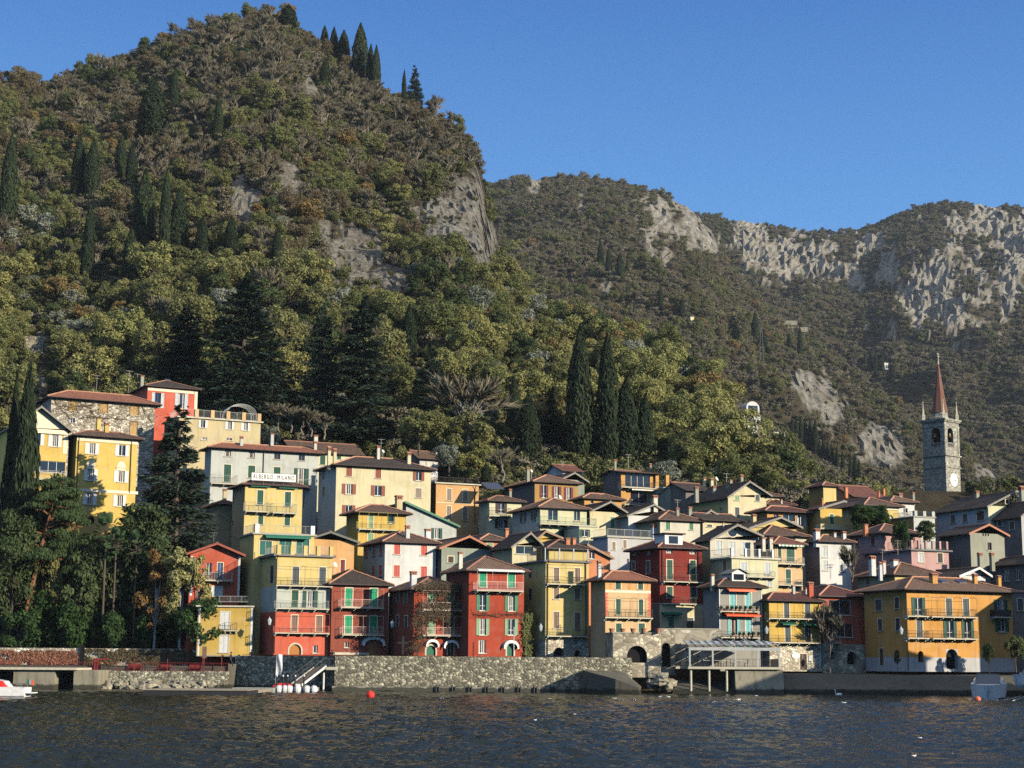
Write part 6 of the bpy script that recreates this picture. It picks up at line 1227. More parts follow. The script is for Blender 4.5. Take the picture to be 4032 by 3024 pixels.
for i in range(2):
    reg('brush%d' % i, lambda i=i: broadleaf(210 + i, 3.0, 2.3, 12, 900, 0.2, 0.0), LM['bare'], BARK, 3.0); reg('scrub%d' % i, lambda i=i: broadleaf(220 + i, 2.8, 2.2, 12, 1000, 0.2, 0.0), LM['scrub'], BARK, 2.8)
reg('yew', lambda: broadleaf(190, 18, 4.2, 44, 8000, 0.24, 0.03), LM['green'], BARK, 18)
reg('pine', lambda: padpine(5), LM['pine'], BARKO, 17); reg('palm', lambda: palmtree(6), LM['palm'], BARK, 8); reg('birch', lambda: broadleaf(200, 9.5, 1.9, 30, 5200, 0.15, 0.02), LM['birch'], BARKB, 9.5); reg('rustbirch', lambda: broadleaf(201, 9.5, 1.9, 26, 3400, 0.15, 0.05), LM['rust'], BARKB, 9.5)
# --- singled out trees, by photo position
SOLO = []
def cyp(x, yt, yb, w, label, i, group=None, name='cypress_tree', key=None, cat='cypress'):
    P, ly = hit(x, yb)
    if x < 1060 and ly is not L1:
        r_ = ray(*px('D1', x, yb)); th_ = r_.x / r_.y; Y_ = float(L1.ridge(th_)[0]) - 5; P = Vector((th_ * Y_, Y_, float(L1.height(th_, Y_))))
    if P is None: return
    SOLO.append((x, yt, yb, w, P.y))
    H = at('D1', x, yt, P.y).z - P.z; Wd = w * ((1.28 if yb < 200 else 1.08) if key is None else 1.0) * (4032 / 2212) / FOC * P.y; key = key or 'cypress%d' % (i % 3)
    base = HGT[key]; r0 = {'cypress': 1.5 * 1.08, 'cedar0': 8.5, 'cedar1': 7.2, 'conifer': 4.2}.get(key if key in ('cedar0', 'cedar1', 'conifer') else 'cypress', 1.5)
    tree(key, name, (P.x, P.y, P.z - 0.5), (Wd / 2 / r0, Wd / 2 / r0, (H + 0.5) / base), label, cat, group)
G1 = 'cypresses scattered over the wooded hill'
for i, (x, yt, yb, w, lab) in enumerate([
    (15, 285, 490, 34, 'tall dark cypress cut by the frame edge beside yellow green trees'), (167, 290, 437, 28, 'slim cypress, first of a close pair above the yellow bushes'), (197, 300, 437, 32, 'broad tipped cypress, second of a close pair above the yellow bushes'),
    (188, 435, 600, 26, 'narrow cypress below the close pair, in front of yellow bushes'), (259, 290, 402, 24, 'almost black cypress with an orange bush behind it'), (283, 310, 407, 22, 'thin cypress beside the almost black one'),
    (307, 365, 548, 46, 'stout wide cypress in the middle of the hillside row'), (353, 365, 562, 24, 'thin ragged cypress between two stouter ones'), (384, 405, 552, 38, 'broad dark cypress at the end of the dense hillside row'),
    (435, 465, 560, 28, 'shaded lone cypress below the pale cliff patch'), (497, 465, 560, 26, 'small cypress right under the pale cliff patch'), (598, 490, 600, 24, 'small cypress just above the huge cedar'), (280, 490, 605, 32, 'lower cypress standing in front of the stout one'),
    (777, 50, 156, 28, 'tallest cypress on the bare skyline of the hilltop'), (800, 95, 162, 15, 'short skyline cypress, first of twins beside the tallest'), (812, 97, 164, 17, 'short skyline cypress, second of twins beside the tallest'), (702, 125, 196, 20, 'cypress beside the pale rock near the summit'),
    (742, 65, 112, 22, 'rounded dark cypress on the summit shoulder'), (721, 58, 100, 17, 'mid sized cypress between two rounded ones on the summit'), (701, 55, 82, 15, 'small bushy cypress nearest the summit on the skyline'), (622, 10, 62, 28, 'ragged cypress at the very top of the hill'),
    (470, 205, 302, 20, 'solitary dark cypress in the brown upper wood'), (375, 150, 235, 20, 'pale leaning cypress high in the brown upper wood'), (873, 150, 176, 8, 'tiny cypress spike on the descending skyline'), (883, 655, 782, 34, 'dark cypress above the silver olives in mid slope')]):
    cyp(x, yt, yb, w, lab, i, G1)
cyp(328, 172, 300, 56, 'wide conical cypress high on the brown slope', 1, G1); cyp(895, 145, 212, 40, 'dark conical fir on the descending hill skyline', 0, None, 'fir_tree', 'conifer', 'fir')
G2 = 'large cypresses standing behind the village roofs'
for i, (x, yt, yb, w, lab) in enumerate([(1253, 703, 1000, 54, 'tallest giant cypress behind the village, column shaped'), (1312, 720, 1005, 47, 'second giant cypress, slightly shorter, behind the modern orange house'), (1352, 820, 1005, 52, 'conical cypress next to the two giants'), (1395, 850, 1005, 40, 'slender cypress ending the giant cypress group'),
    (1110, 815, 955, 28, 'narrow cypress before a bushier one above the ochre house'), (1140, 850, 1003, 48, 'bushy wide cypress above the ochre house'), (1295, 905, 1005, 18, 'thin young cypress at the foot of the giants')]): cyp(x, yt, yb, w, lab, i, G2)
G3 = 'small cypresses on the far slope'
for i, (x, yt, yb, w, lab) in enumerate([(1427, 615, 676, 11, 'thin cypress on the terraced slope above the olive grove'), (1474, 640, 696, 13, 'small cypress beside the tiny yellow hut'), (1632, 672, 746, 15, 'slim cypress on the far slope beside dark firs'), (1729, 705, 770, 12, 'single slim cypress under the dry stone terraces'), (1705, 718, 756, 9, 'short cypress under the dry stone terraces'), (1650, 710, 756, 14, 'short cypress behind the lattice pylon'),
    (1297, 520, 580, 15, 'cypress, tallest of three on the ridge of the spur'), (1315, 535, 602, 13, 'cypress, narrowest of three on the ridge of the spur'), (1340, 545, 612, 17, 'cypress, lowest of three on the ridge of the spur')]): cyp(x, yt, yb, w, lab, i, G3)
for i, (x, yt, yb, w) in enumerate([(1712, 898, 955, 9), (1721, 897, 962, 10), (1731, 900, 968, 10), (1741, 904, 972, 10), (1751, 905, 978, 11), (1762, 905, 988, 12), (1771, 948, 998, 9), (1780, 945, 1003, 10), (1789, 955, 1010, 9), (1798, 960, 1017, 9), (1809, 965, 1022, 9), (1821, 975, 1035, 9), (1838, 985, 1045, 9), (1848, 978, 1050, 11), (1857, 992, 1056, 9)]):
    cyp(x, yt, yb, w, 'slim dark cypress in the close row running down past the white villas', i, 'cypress row beside the white villas')
for i, (x, yt, yb, w) in enumerate([(1870, 757, 803, 8), (1881, 755, 805, 8), (1893, 758, 812, 9), (1907, 755, 814, 9), (1930, 792, 836, 12)]): cyp(x, yt, yb, w, 'small cypress in the clump around a white hut high on the slope', i, 'cypress clump high on the far slope')
cyp(1583, 680, 738, 34, 'squat dark fir on the terraced slope', 0, None, 'fir_tree', 'conifer', 'fir')
for x, yt, yb, w, lab, key in ((520, 590, 928, 250, 'huge spreading cedar with layered branches above the terrace house', 'cedar0'), (775, 640, 968, 180, 'great dark cedar, narrower, behind the pale yellow house', 'cedar1'), (690, 655, 945, 110, 'shaded tall cedar squeezed between the two great ones', 'cedar1'), (585, 760, 935, 110, 'low dark cedar at the foot of the huge spreading one', 'cedar0'), (395, 660, 880, 150, 'dark shaded cedar behind the coral villa', 'cedar1'), (930, 740, 900, 90, 'dark cedar behind the leafless tree', 'conifer'), (1190, 845, 985, 60, 'black shaded fir beside the bushy cypress', 'conifer')):
    cyp(x, yt, yb, w, lab, 0, None, 'cedar_tree', key, 'cedar')
# --- the lake garden
def gard(key, name, x, yt, yb, w, D, lab, cat, hw, group=None, rz=None, crop='D1', crown='crown'):
    P = at(crop, x, yb, D); s = CROPS[crop][2] / FOC * D; H = (yb - yt) * s; tree(key, name, (P.x, P.y, P.z), (w * s / 2 / hw, w * s / 2 / hw, H / HGT[key]), lab, cat, group, rz, crown)
gard('cypress1', 'cypress_tree', 32, 785, 1400, 62, 226, 'tall garden cypress rising in front of the yellow villa', 'cypress', 1.5); gard('cypress0', 'cypress_tree', 4, 800, 1400, 40, 229, 'cypress half cut by the frame edge in the lake garden', 'cypress', 1.5)
gard('conifer', 'cedar_tree', 372, 893, 1270, 205, 229, 'blue green cedar standing between the villa and the grey house', 'cedar', 4.2); gard('yew', 'yew_tree', 297, 1050, 1370, 128, 223, 'dark olive yew in front of the yellow villa', 'yew', 4.2)
gard('pine', 'pine_tree', 55, 1010, 1335, 190, 220.5, 'leaning pine with an orange trunk and layered green pads', 'pine', 6.0, rz=0.1); gard('pine', 'pine_tree', 150, 1030, 1400, 130, 221.5, 'upright pine with bare twisted branches behind the leaning one', 'pine', 6.5, rz=2.4)
gard('yew', 'evergreen_tree', 20, 1060, 1400, 110, 220, 'bushy evergreen filling the corner of the lake garden', 'tree', 4.2); gard('yellowgreen0', 'deciduous_tree', 115, 1130, 1390, 60, 222, 'yellow green tree glowing behind the leaning pine', 'tree', 3.8); gard('green0', 'evergreen_tree', 165, 1180, 1400, 120, 221.5, 'dark evergreen behind the palms', 'tree', 3.2); gard('yew', 'evergreen_tree', 330, 1180, 1400, 130, 224, 'dark evergreen screen behind the birches', 'tree', 4.2); gard('green1', 'evergreen_tree', 80, 1080, 1390, 90, 224, 'shaded evergreen below the villa loggia', 'tree', 3.2)
gard('yew', 'evergreen_tree', 195, 1120, 1400, 130, 225, 'dark evergreen hiding the base of the yellow villa', 'tree', 4.2); gard('conifer', 'cedar_tree', 265, 1110, 1400, 130, 226.5, 'shaded conifer under the villa lower windows', 'cedar', 4.2); gard('green0', 'evergreen_tree', 105, 1030, 1390, 110, 226, 'tall evergreen below the vine pergola', 'tree', 3.2); gard('green1', 'evergreen_tree', 235, 1180, 1400, 110, 223.5, 'dark evergreen between palms and yew', 'tree', 3.2)
for x, yt, yb, w, lab in ((222, 1130, 1330, 62, 'tallest fan palm beside the yew'), (243, 1160, 1350, 56, 'middle fan palm with a thin trunk'), (288, 1168, 1372, 56, 'fan palm standing nearest the rusty birch')): gard('palm', 'palm_tree', x, yt, yb, w, 219.5 + (x % 3) * 0.6, lab, 'palm', 2.1, 'palms in the lake garden')
gard('rustbirch', 'birch_tree', 332, 1170, 1400, 78, 218.2, 'rusty brown birch in the lake garden', 'birch', 1.9); gard('birch', 'birch_tree', 388, 1165, 1390, 84, 217.7, 'tall yellow birch against the dark garden', 'birch', 1.9); gard('birch', 'birch_tree', 426, 1180, 1390, 60, 216.9, 'smaller yellow birch touching the red gabled house', 'birch', 1.9)
for x, yt, yb, w, lab in ((95, 1270, 1410, 90, 'dark laurel behind the leaning pine trunk'), (200, 1290, 1410, 80, 'shaded laurel between the palm trunks'), (275, 1280, 1410, 80, 'deep green laurel behind the palm trunks'), (350, 1290, 1410, 80, 'shaded laurel behind the birch trunks')): gard('laurel0', 'laurel_bush', x, yt, yb, w, 222, lab, 'laurel bush', 2.5, 'laurels along the garden wall')
for x, yt, yb, w, lab in ((42, 1312, 1412, 104, 'wide laurel bush at the corner of the garden wall'), (142, 1292, 1412, 106, 'tallest laurel bush on the garden wall beside the iron gate'), (242, 1316, 1412, 78, 'round bright laurel bush between gate and palms'), (312, 1318, 1412, 72, 'small laurel bush under the rusty birch'), (385, 1312, 1412, 90, 'dark laurel bush behind the creeper corner'), (440, 1285, 1400, 112, 'large laurel tree spreading over the low yellow house')):
    gard('laurel%d' % (int(x) % 2), 'laurel_bush', x, yt, yb, w, 219.6 if x < 430 else 214.6, lab, 'laurel bush', 2.5, 'laurels along the garden wall')
# --- village greenery
for x, yt, yb, w, D, key, nm, lab, cat, hw in ((1445, 995, 1058, 66, 276, 'silver0', 'olive_tree', 'silvery olive tree beside the modern orange house', 'olive tree', 2.9), (905, 880, 975, 110, 284, 'olivegreen0', 'deciduous_tree', 'rounded olive green tree above the white cottage', 'tree', 3.9), (1010, 790, 960, 170, 292, 'bare0', 'bare_tree', 'big leafless tree with pale branches in mid slope', 'bare tree', 3.2), (1085, 955, 1035, 80, 279, 'bare1', 'bare_tree', 'small pale leafless tree above the balcony house', 'bare tree', 3.2),
    (970, 960, 1020, 70, 281, 'silver1', 'olive_tree', 'silver green bush behind the orange flat roof', 'olive tree', 2.9), (1050, 1000, 1042, 20, 262, 'cypress2', 'cypress_tree', 'little dark cypress beside the balcony house', 'cypress', 1.5), (1865, 1088, 1135, 80, 247, 'laurel0', 'garden_bush', 'dark clipped shrub beside the mansion arches', 'bush', 2.5), (1905, 1105, 1145, 40, 246, 'laurel1', 'garden_bush', 'rounded shrub below the narrow mansion arch', 'bush', 2.5), (2000, 1125, 1190, 54, 236, 'green0', 'evergreen_tree', 'dark tree beside the old stone gable', 'tree', 3.2), (1945, 1120, 1190, 44, 234, 'laurel0', 'climbing_shrub', 'dense climber on the corner of the pink house', 'climber', 2.5)):
    P = at('D1', x, yb, D); s = CROPS['D1'][2] / FOC * D; tree(key, nm, (P.x, P.y, P.z), (w * s / 2 / hw, w * s / 2 / hw, (yb - yt) * s / HGT[key]), lab, cat)
for i, x in enumerate((600, 628, 655, 672, 700)):
    P, ly = hit(x, 905 + (x - 600) * 0.25); D = 287; P = at('D1', x, 925 + (x - 600) * 0.2, D); s = CROPS['D1'][2] / FOC * D; tree('bare%d' % (i % 3), 'pollarded_tree', (P.x, P.y, P.z), (0.75, 0.75, 62 * s / 9.5), 'small pollarded tree in the row along the terrace behind the peach house', 'bare tree', 'pollarded terrace trees')
P = at('H', 350, 1190, 229); tree('bare2', 'pollarded_tree', tuple(P), (0.45, 0.45, 0.85), 'pollarded tree with upright shoots beside the white pink washed house', 'bare tree')
P = at('N', 1560, 1320, 215.6); tree('bare1', 'bare_tree', tuple(P), (0.75, 0.75, 1.02), 'bare climber like tree in front of the dark red house', 'bare tree')
for x, yt, yb, w, lab in ((1850, 850, 1200, 330, 'dark shaded shrub mass against the big orange house'), (1560, 930, 1215, 170, 'shaded bush below the half lit facade of the orange house'), (560, 1000, 1215, 110, 'dark shrub at the shaded corner of the orange house')):
    P = at('O', x, yb, 208.5); s = CROPS['O'][2] / FOC * 208.5; tree('green%d' % (x % 2), 'evergreen_bush', (P.x, P.y, P.z), (w * s / 2 / 3.2, w * s / 2 / 3.2 * 0.6, (yb - yt) * s / 8), lab, 'bush')
P = at('F', 1560, 1200, 246); s = CROPS['F'][2] / FOC * 246
# hedge on the mansion terrace
hb = MB(); rng = np.random.default_rng(4); p0, p1 = at('F', 1340, 1190, 246), at('F', 1800, 1160, 249); n = 2600; u = rng.random(n)[:, None]; c = np.array(p0)[None] * (1 - u) + np.array(p1)[None] * u; hz = np.stack([0.1 * rng.normal(size=n), (rng.random(n) - 0.5) * 1.6, rng.random(n) * 3.2 - 0.4], 1)
leaves(hb, c + hz, unit(n, rng), 0.22, 0.6, rng); tag(hb.build('clipped_hedge', LM['laurel']), 'clipped green hedge along the mansion terrace', 'hedge')
# --- creepers on walls
def creeper(name, house, pts, n, seed, lm, label, cat, size=0.12, asp=0.2, spread=0.5, stems=True, off=0.12):
    rng = np.random.default_rng(seed); mb = MB(); st = MB(); rootloc = house.root.location
    for k, (x0, y0, x1, y1) in enumerate(pts):
        a = np.array([house.loc(x0, y0)[0], -off, house.loc(x0, y0)[1]]); b = np.array([house.loc(x1, y1)[0], -off, house.loc(x1, y1)[1]]); m = max(4, int(n * np.linalg.norm(b - a) / 4)); u = rng.random(m)[:, None]
        C = a * (1 - u) + b * u + np.stack([rng.normal(size=m) * spread, -rng.random(m) * 0.3, rng.normal(size=m) * spread], 1); Nn = np.array([[0, -1.0, 0]]) + 0.6 * unit(m, rng); Nn /= np.linalg.norm(Nn, axis=1)[:, None]; leaves(mb, C, Nn, size, asp, rng)
        if stems:
            q = [a + (b - a) * i / 6 + np.array([rng.normal() * 0.2, -0.05, rng.normal() * 0.2]) for i in range(7)]; mb.tube([tuple(z) for z in q], 0.045, 4)
            for j in range(8):
                s0 = q[rng.integers(0, 6)]; d = np.array([rng.normal() * 1.0, -0.1, rng.normal() * 0.6]); mb.tube([tuple(s0), tuple(s0 + d * 0.5 + [0, 0, 0.1]), tuple(s0 + d)], 0.02, 3)
    o = mb.build(name, lm); o.location = rootloc; o.rotation_euler = (0, 0, house.yaw); tag(o, label, cat); return o
creeper('bare_vine', vine_house, [(1050, 1180, 1140, 830), (1140, 830, 1330, 700), (1130, 700, 1560, 690), (1060, 450, 1640, 455), (1100, 640, 1560, 640), (1040, 870, 1110, 700), (1300, 720, 1450, 850), (1620, 470, 1630, 850), (1300, 600, 1380, 480)], 420, 1, LM['vine'], 'tangled bare vine spreading over the overgrown red house', 'vine', size=0.2, asp=0.22, spread=0.42, off=0.75)
creeper('bare_vine', vine_house2, [(300, 745, 860, 752)], 150, 2, LM['vine'], 'strip of bare vine between the window rows of the tall red house', 'vine', spread=0.22)
creeper('ivy', vine_house2, [(885, 780, 900, 1180), (880, 1010, 930, 1080), (890, 770, 985, 800)], 420, 3, LM['olivegreen'], 'green ivy climbing the corner of the tall red house', 'ivy', 0.16, 0.6, 0.3)
creeper('bare_creeper', creeper_house, [(510, 420, 700, 640), (760, 440, 960, 600), (800, 600, 1230, 620), (1050, 440, 1240, 480), (1340, 460, 1480, 640), (560, 500, 900, 480)], 110, 4, LM['vine'], 'bare brown creeper webbed over the old stone house', 'creeper', 0.2, 0.18, 1.0)
# --- scattered woodland
def forest():
    rng = np.random.default_rng(11); ind = []; pts = {1: [], 2: [], 3: []}; under = {1: [], 2: [], 3: []}
    kinds = list(HGT)
    avoid = [(307, 365, 548), (1253, 703, 1000), (1312, 720, 1005)]
    for li, ly, sp, y0 in ((1, L1, 5.6, 262.0), (2, L2, 8.6, 600.0), (3, L3, 8.6, 1060.0)):
        lo, hi = (-0.39, 0.36) if li < 3 else (-0.02, 0.36); ymax = float(ly.R.max()) + 12
        n = 0; Y = y0; cand = []
        while Y < ymax:
            w = (hi - lo) * Y; k = int(w / sp); xs = (np.arange(k) + 0.5 + (rng.random(k) - 0.5) * 0.95) * sp + lo * Y; yy = Y + (rng.random(k) - 0.5) * sp * 0.95
            cand.append(np.stack([xs, yy], 1)); Y += sp
        P = np.concatenate(cand); th = P[:, 0] / P[:, 1]; R, Z = ly.ridge(th); ok = (P[:, 1] < R + 6) & (P[:, 1] > y0); P = P[ok]; th = th[ok]
        z = ly.height(th, P[:, 1]); rock, dx, dy = ly.rockmask(th, P[:, 1], z)
        s9 = 8.0 * 6600 / P[:, 1] / (4032 / 2212); rock = np.maximum.reduce([rock, ly.mask2(dx, dy - 0.35 * s9), ly.mask2(dx, dy - 0.7 * s9)]); keep = (rock < 0.35) | (rng.random(len(P)) < 0.13)
        if li == 1: keep &= ~((dx > 590) & (dx < 730) & (dy > 868))
        if li == 1:
            for hh_ in HOUSES:
                qx, qy = P[:, 0] - hh_.P.x, P[:, 1] - hh_.P.y; u, v = qx * hh_.cy + qy * hh_.sy, -qx * hh_.sy + qy * hh_.cy; keep &= ~((u > -2.5) & (u < hh_.W + 2.5) & (v > -9.0) & (v < hh_.L + 2.0))
            keep &= (P[:, 1] > 282) | (dx > 560)
        keep &= ~((dx > 1580) & (dx < 1710) & (dy > 900) & (dy < 985) & (li == 1) & (P[:, 1] < 395)) if li == 1 else True
        P, z, dx, dy, rock = P[keep], z[keep], dx[keep], dy[keep], rock[keep]
        if li > 1:      # hidden behind the hill in front
            Rf, Zf = L1.ridge(P[:, 0] / P[:, 1]); vis = (z + 12 - CAMZ) / P[:, 1] > (Zf - CAMZ) / Rf - 0.025; P, z, dx, dy, rock = P[vis], z[vis], dx[vis], dy[vis], rock[vis]
        sz = 9.0 * 6600 / P[:, 1] / (4032 / 2212); kp = np.ones(len(P), bool)
        for (x, yt, yb, w, D) in SOLO + [(1618, 880, 915, 52, 470), (1686, 916, 962, 36, 470), (2018, 900, 1090, 90, 331)]:
            kp &= ~((P[:, 1] < D + 1.0 + 0.5 * w * D / 6600 * 1.82) & (np.abs(dx - x) < w / 2 + 0.28 * sz) & (dy > yt) & (dy - 0.72 * sz < yb - 0.12 * (yb - yt)))
        if li == 1: kp &= ~((dx > 1930) & (dx < 2100))
        P, z, dx, dy, rock = P[kp], z[kp], dx[kp], dy[kp], rock[kp]
        patch = fbm(P[:, 0] / 34, P[:, 1] / 34, 3, 41); p2 = fbm(P[:, 0] / 16 + 9, P[:, 1] / 16, 2, 43); r = rng.random(len(P))
        for i in range(len(P)):
            x, y = dx[i], dy[i]; q = patch[i] * 0.75 + r[i] * 0.25; e = p2[i]
            if li == 1:
                up = np.clip((640 - y) / 260, 0, 1) if x < 1000 else np.clip((560 - y) / 200, 0, 1)
                if rng.random() < up: w = (('bare', .42), ('brown', .20), ('olivegreen', .20), ('ochre', .06), ('green', .12))
                else: w = (('olivegreen', .34), ('yellowgreen', .27), ('ochre', .05), ('silver', .13), ('green', .15), ('bare', .06))
            elif li == 2: w = (('bare', .40), ('brown', .24), ('ochre', .05), ('olivegreen', .20), ('green', .06), ('yellowgreen', .05)) if y > 520 else (('bare', .62), ('brown', .22), ('olivegreen', .10), ('green', .06))
            else: w = (('bare', .66), ('brown', .22), ('olivegreen', .07), ('green', .05))
            t = (q * 1.9 - 0.45 + 0.55 * (e - 0.5)) % 1.0 if li < 3 else r[i]; acc = 0
            for k, pr in w:
                acc += pr
                if t <= acc: break
            key = [z_ for z_ in kinds if z_.startswith(k)]; key = key[rng.integers(len(key))]
            s = (0.42 + 0.85 * rng.random() ** 1.4) * (1.0 if li == 1 else 0.95)
            if rock[i] > 0.35: s *= 0.4
            if li == 1 and y < 620: s *= 0.9
            if li == 1 and P[i, 1] < 292: s *= 0.62
            if li == 1 and x > 1750: s *= 0.6
            pts[li].append((P[i, 0], P[i, 1], z[i] - (0.3 if li == 1 else 1.9), key, s, dx[i], dy[i]))
    rg2 = np.random.default_rng(19)
    for li, ly, sp, y0, sc0 in ((1, L1, 3.0, 262.0, 1.0), (2, L2, 4.4, 620.0, 1.3), (3, L3, 5.0, 1080.0, 1.55)):
        lo, hi = (-0.39, 0.36) if li < 3 else (-0.02, 0.36); cand = []; Y = y0
        while Y < float(ly.R.max()) + 10:
            k = int((hi - lo) * Y / sp); cand.append(np.stack([(np.arange(k) + rg2.random(k)) * sp + lo * Y, Y + (rg2.random(k) - 0.5) * sp], 1)); Y += sp
        P = np.concatenate(cand); th = P[:, 0] / P[:, 1]; R, Z = ly.ridge(th); ok = (P[:, 1] < R + 5); P = P[ok]; th = th[ok]; z = ly.height(th, P[:, 1]); rock, dx, dy = ly.rockmask(th, P[:, 1], z)
        s3 = 2.4 * sc0 * 6600 / P[:, 1] / (4032 / 2212); rock = np.maximum(rock, ly.mask2(dx, dy - 0.5 * s3)); keep = (rock < 0.3) | (rg2.random(len(P)) < 0.06)
        if li == 1:
            for hh_ in HOUSES:
                qx, qy = P[:, 0] - hh_.P.x, P[:, 1] - hh_.P.y; u, v = qx * hh_.cy + qy * hh_.sy, -qx * hh_.sy + qy * hh_.cy; keep &= ~((u > -2.0) & (u < hh_.W + 2.0) & (v > -4.0) & (v < hh_.L + 1.5))
            keep &= ~((dx > 1575) & (dx < 1705) & (dy > 895) & (dy < 990) & (P[:, 1] < 400)) & ((P[:, 1] > 282) | (dx > 560)) & ~((dx > 1945) & (dx < 2095) & (P[:, 1] < 336))
        else:
            Rf, Zf = L1.ridge(th); keep &= (z + 8 - CAMZ) / P[:, 1] > (Zf - CAMZ) / Rf - 0.025
        P, z, dx, dy, rock = P[keep], z[keep], dx[keep], dy[keep], rock[keep]; pm = fbm(P[:, 0] / 30, P[:, 1] / 30, 3, 61)
        for i in range(len(P)):
            wood = (dy[i] < 560 if li == 1 else True); brn = rg2.random() < ((0.42 if li == 1 else 0.5) if wood else 0.15) + (pm[i] - 0.5); key = ('brush%d' if brn else 'scrub%d') % rg2.integers(2); s = sc0 * (0.55 + 0.65 * rg2.random()) * (0.5 if rock[i] > 0.3 else 1)
            under[li].append((P[i, 0], P[i, 1], z[i] - 0.3 * s, key, s, dx[i], dy[i]))
    pts[1].sort(key=lambda a: a[1] / a[4])
    near = [p for p in pts[1] if -40 < p[5] < 2250 and p[6] < 1075][:270]; ids = set(map(id, near)); rest = [p for p in pts[1] if id(p) not in ids]
    LAB = dict(bare=('bare_tree', 'leafless grey brown tree in the lower wood %s', 'bare tree'), brown=('russet_tree', 'russet brown autumn tree in the lower wood %s', 'tree'), ochre=('autumn_tree', 'ochre autumn tree in the lower wood %s', 'tree'), olivegreen=('deciduous_tree', 'olive green leafy tree in the lower wood %s', 'tree'), yellowgreen=('autumn_tree', 'yellow green autumn tree in the lower wood %s', 'tree'), silver=('olive_tree', 'silver leaved olive tree in the lower wood %s', 'olive tree'), green=('evergreen_tree', 'dark evergreen tree in the lower wood %s', 'tree'))
    def zone(x): return 'above the villa garden' if x < 420 else 'around the great cedars' if x < 900 else 'below the grey cliffs' if x < 1220 else 'around the giant cypresses' if x < 1420 else 'between cypresses and white villas' if x < 1720 else 'beside the bell tower'
    for X, Y, Z_, key, s, x, y in near:
        nm, lab, cat = LAB[key.rstrip('0123456789')]; lab = lab % zone(x); tree(key, nm, (X, Y, Z_), (s * 1.05, s * 1.05, s * (0.9 + 0.25 * RND.random())), lab, cat, lab.replace('tree', 'trees'))
    src = bpy.data.collections.new('woodland_models'); keys = [k for k in HGT if k.rstrip('0123456789') in LAB or k[:5] in ('brush', 'scrub')]
    for i, k in enumerate(keys): src.objects.link(bpy.data.objects.new('m%03d_tree_model' % i, _TD[k][2]))
    ng = bpy.data.node_groups.new('scatter_trees', 'GeometryNodeTree'); ng.interface.new_socket('Geometry', in_out='INPUT', socket_type='NodeSocketGeometry'); ng.interface.new_socket('Geometry', in_out='OUTPUT', socket_type='NodeSocketGeometry')
    gi, go = ng.nodes.new('NodeGroupInput'), ng.nodes.new('NodeGroupOutput'); ci = ng.nodes.new('GeometryNodeCollectionInfo'); ci.inputs['Collection'].default_value = src; ci.inputs['Separate Children'].default_value = True; ci.inputs['Reset Children'].default_value = True
    ip = ng.nodes.new('GeometryNodeInstanceOnPoints'); ip.inputs['Pick Instance'].default_value = True
    def attr(nm, tp):
        a = ng.nodes.new('GeometryNodeInputNamedAttribute'); a.data_type = tp; a.inputs[0].default_value = nm; return a.outputs[0]
    ng.links.new(gi.outputs[0], ip.inputs['Points']); ng.links.new(ci.outputs[0], ip.inputs['Instance']); ng.links.new(attr('kind_id', 'INT'), ip.inputs['Instance Index']); ng.links.new(attr('size', 'FLOAT_VECTOR'), ip.inputs['Scale'])
    er = ng.nodes.new('FunctionNodeEulerToRotation'); ng.links.new(attr('turn', 'FLOAT_VECTOR'), er.inputs[0]); ng.links.new(er.outputs[0], ip.inputs['Rotation']); ng.links.new(ip.outputs[0], go.inputs[0])
    for nm, pp in (('hill_woodland', rest), ('spur_woodland', pts[2]), ('mountain_woodland', pts[3]), ('hill_undergrowth', under[1]), ('spur_undergrowth', under[2]), ('mountain_undergrowth', under[3])):
        me = bpy.data.meshes.new(nm); n = len(pp); me.from_pydata([(a[0], a[1], a[2]) for a in pp], [], []); rg = np.random.default_rng(5)
        a = me.attributes.new('kind_id', 'INT', 'POINT'); a.data.foreach_set('value', [keys.index(p[3]) for p in pp])
        a = me.attributes.new('size', 'FLOAT_VECTOR', 'POINT'); s = np.array([p[4] for p in pp]); sv_ = np.stack([s * 1.05, s * 1.05, s * (0.85 + 0.3 * rg.random(n))], 1); a.data.foreach_set('vector', sv_.ravel())
        a = me.attributes.new('turn', 'FLOAT_VECTOR', 'POINT'); tv = np.zeros((n, 3)); tv[:, 2] = rg.random(n) * 6.283; tv[:, :2] = rg.normal(size=(n, 2)) * 0.10; a.data.foreach_set('vector', tv.ravel())
        o = link(nm, me); tag(o, {'hill_woodland': 'autumn woodland covering the steep hill above the village', 'spur_woodland': 'brown woodland on the rocky spur behind the hill', 'mountain_woodland': 'bare winter woodland on the far limestone mountain', 'hill_undergrowth': 'brown and olive scrub between the trees of the near hill', 'spur_undergrowth': 'low brown scrub on the rocky spur', 'mountain_undergrowth': 'low brown scrub on the far mountain'}[nm], 'woodland', None, 'stuff')
        md = o.modifiers.new('scatter', 'NODES'); md.node_group = ng
    0 and print('FOREST', len(near), len(rest), len(pts[2]), len(pts[3]), [len(v) for v in under.values()])
forest()
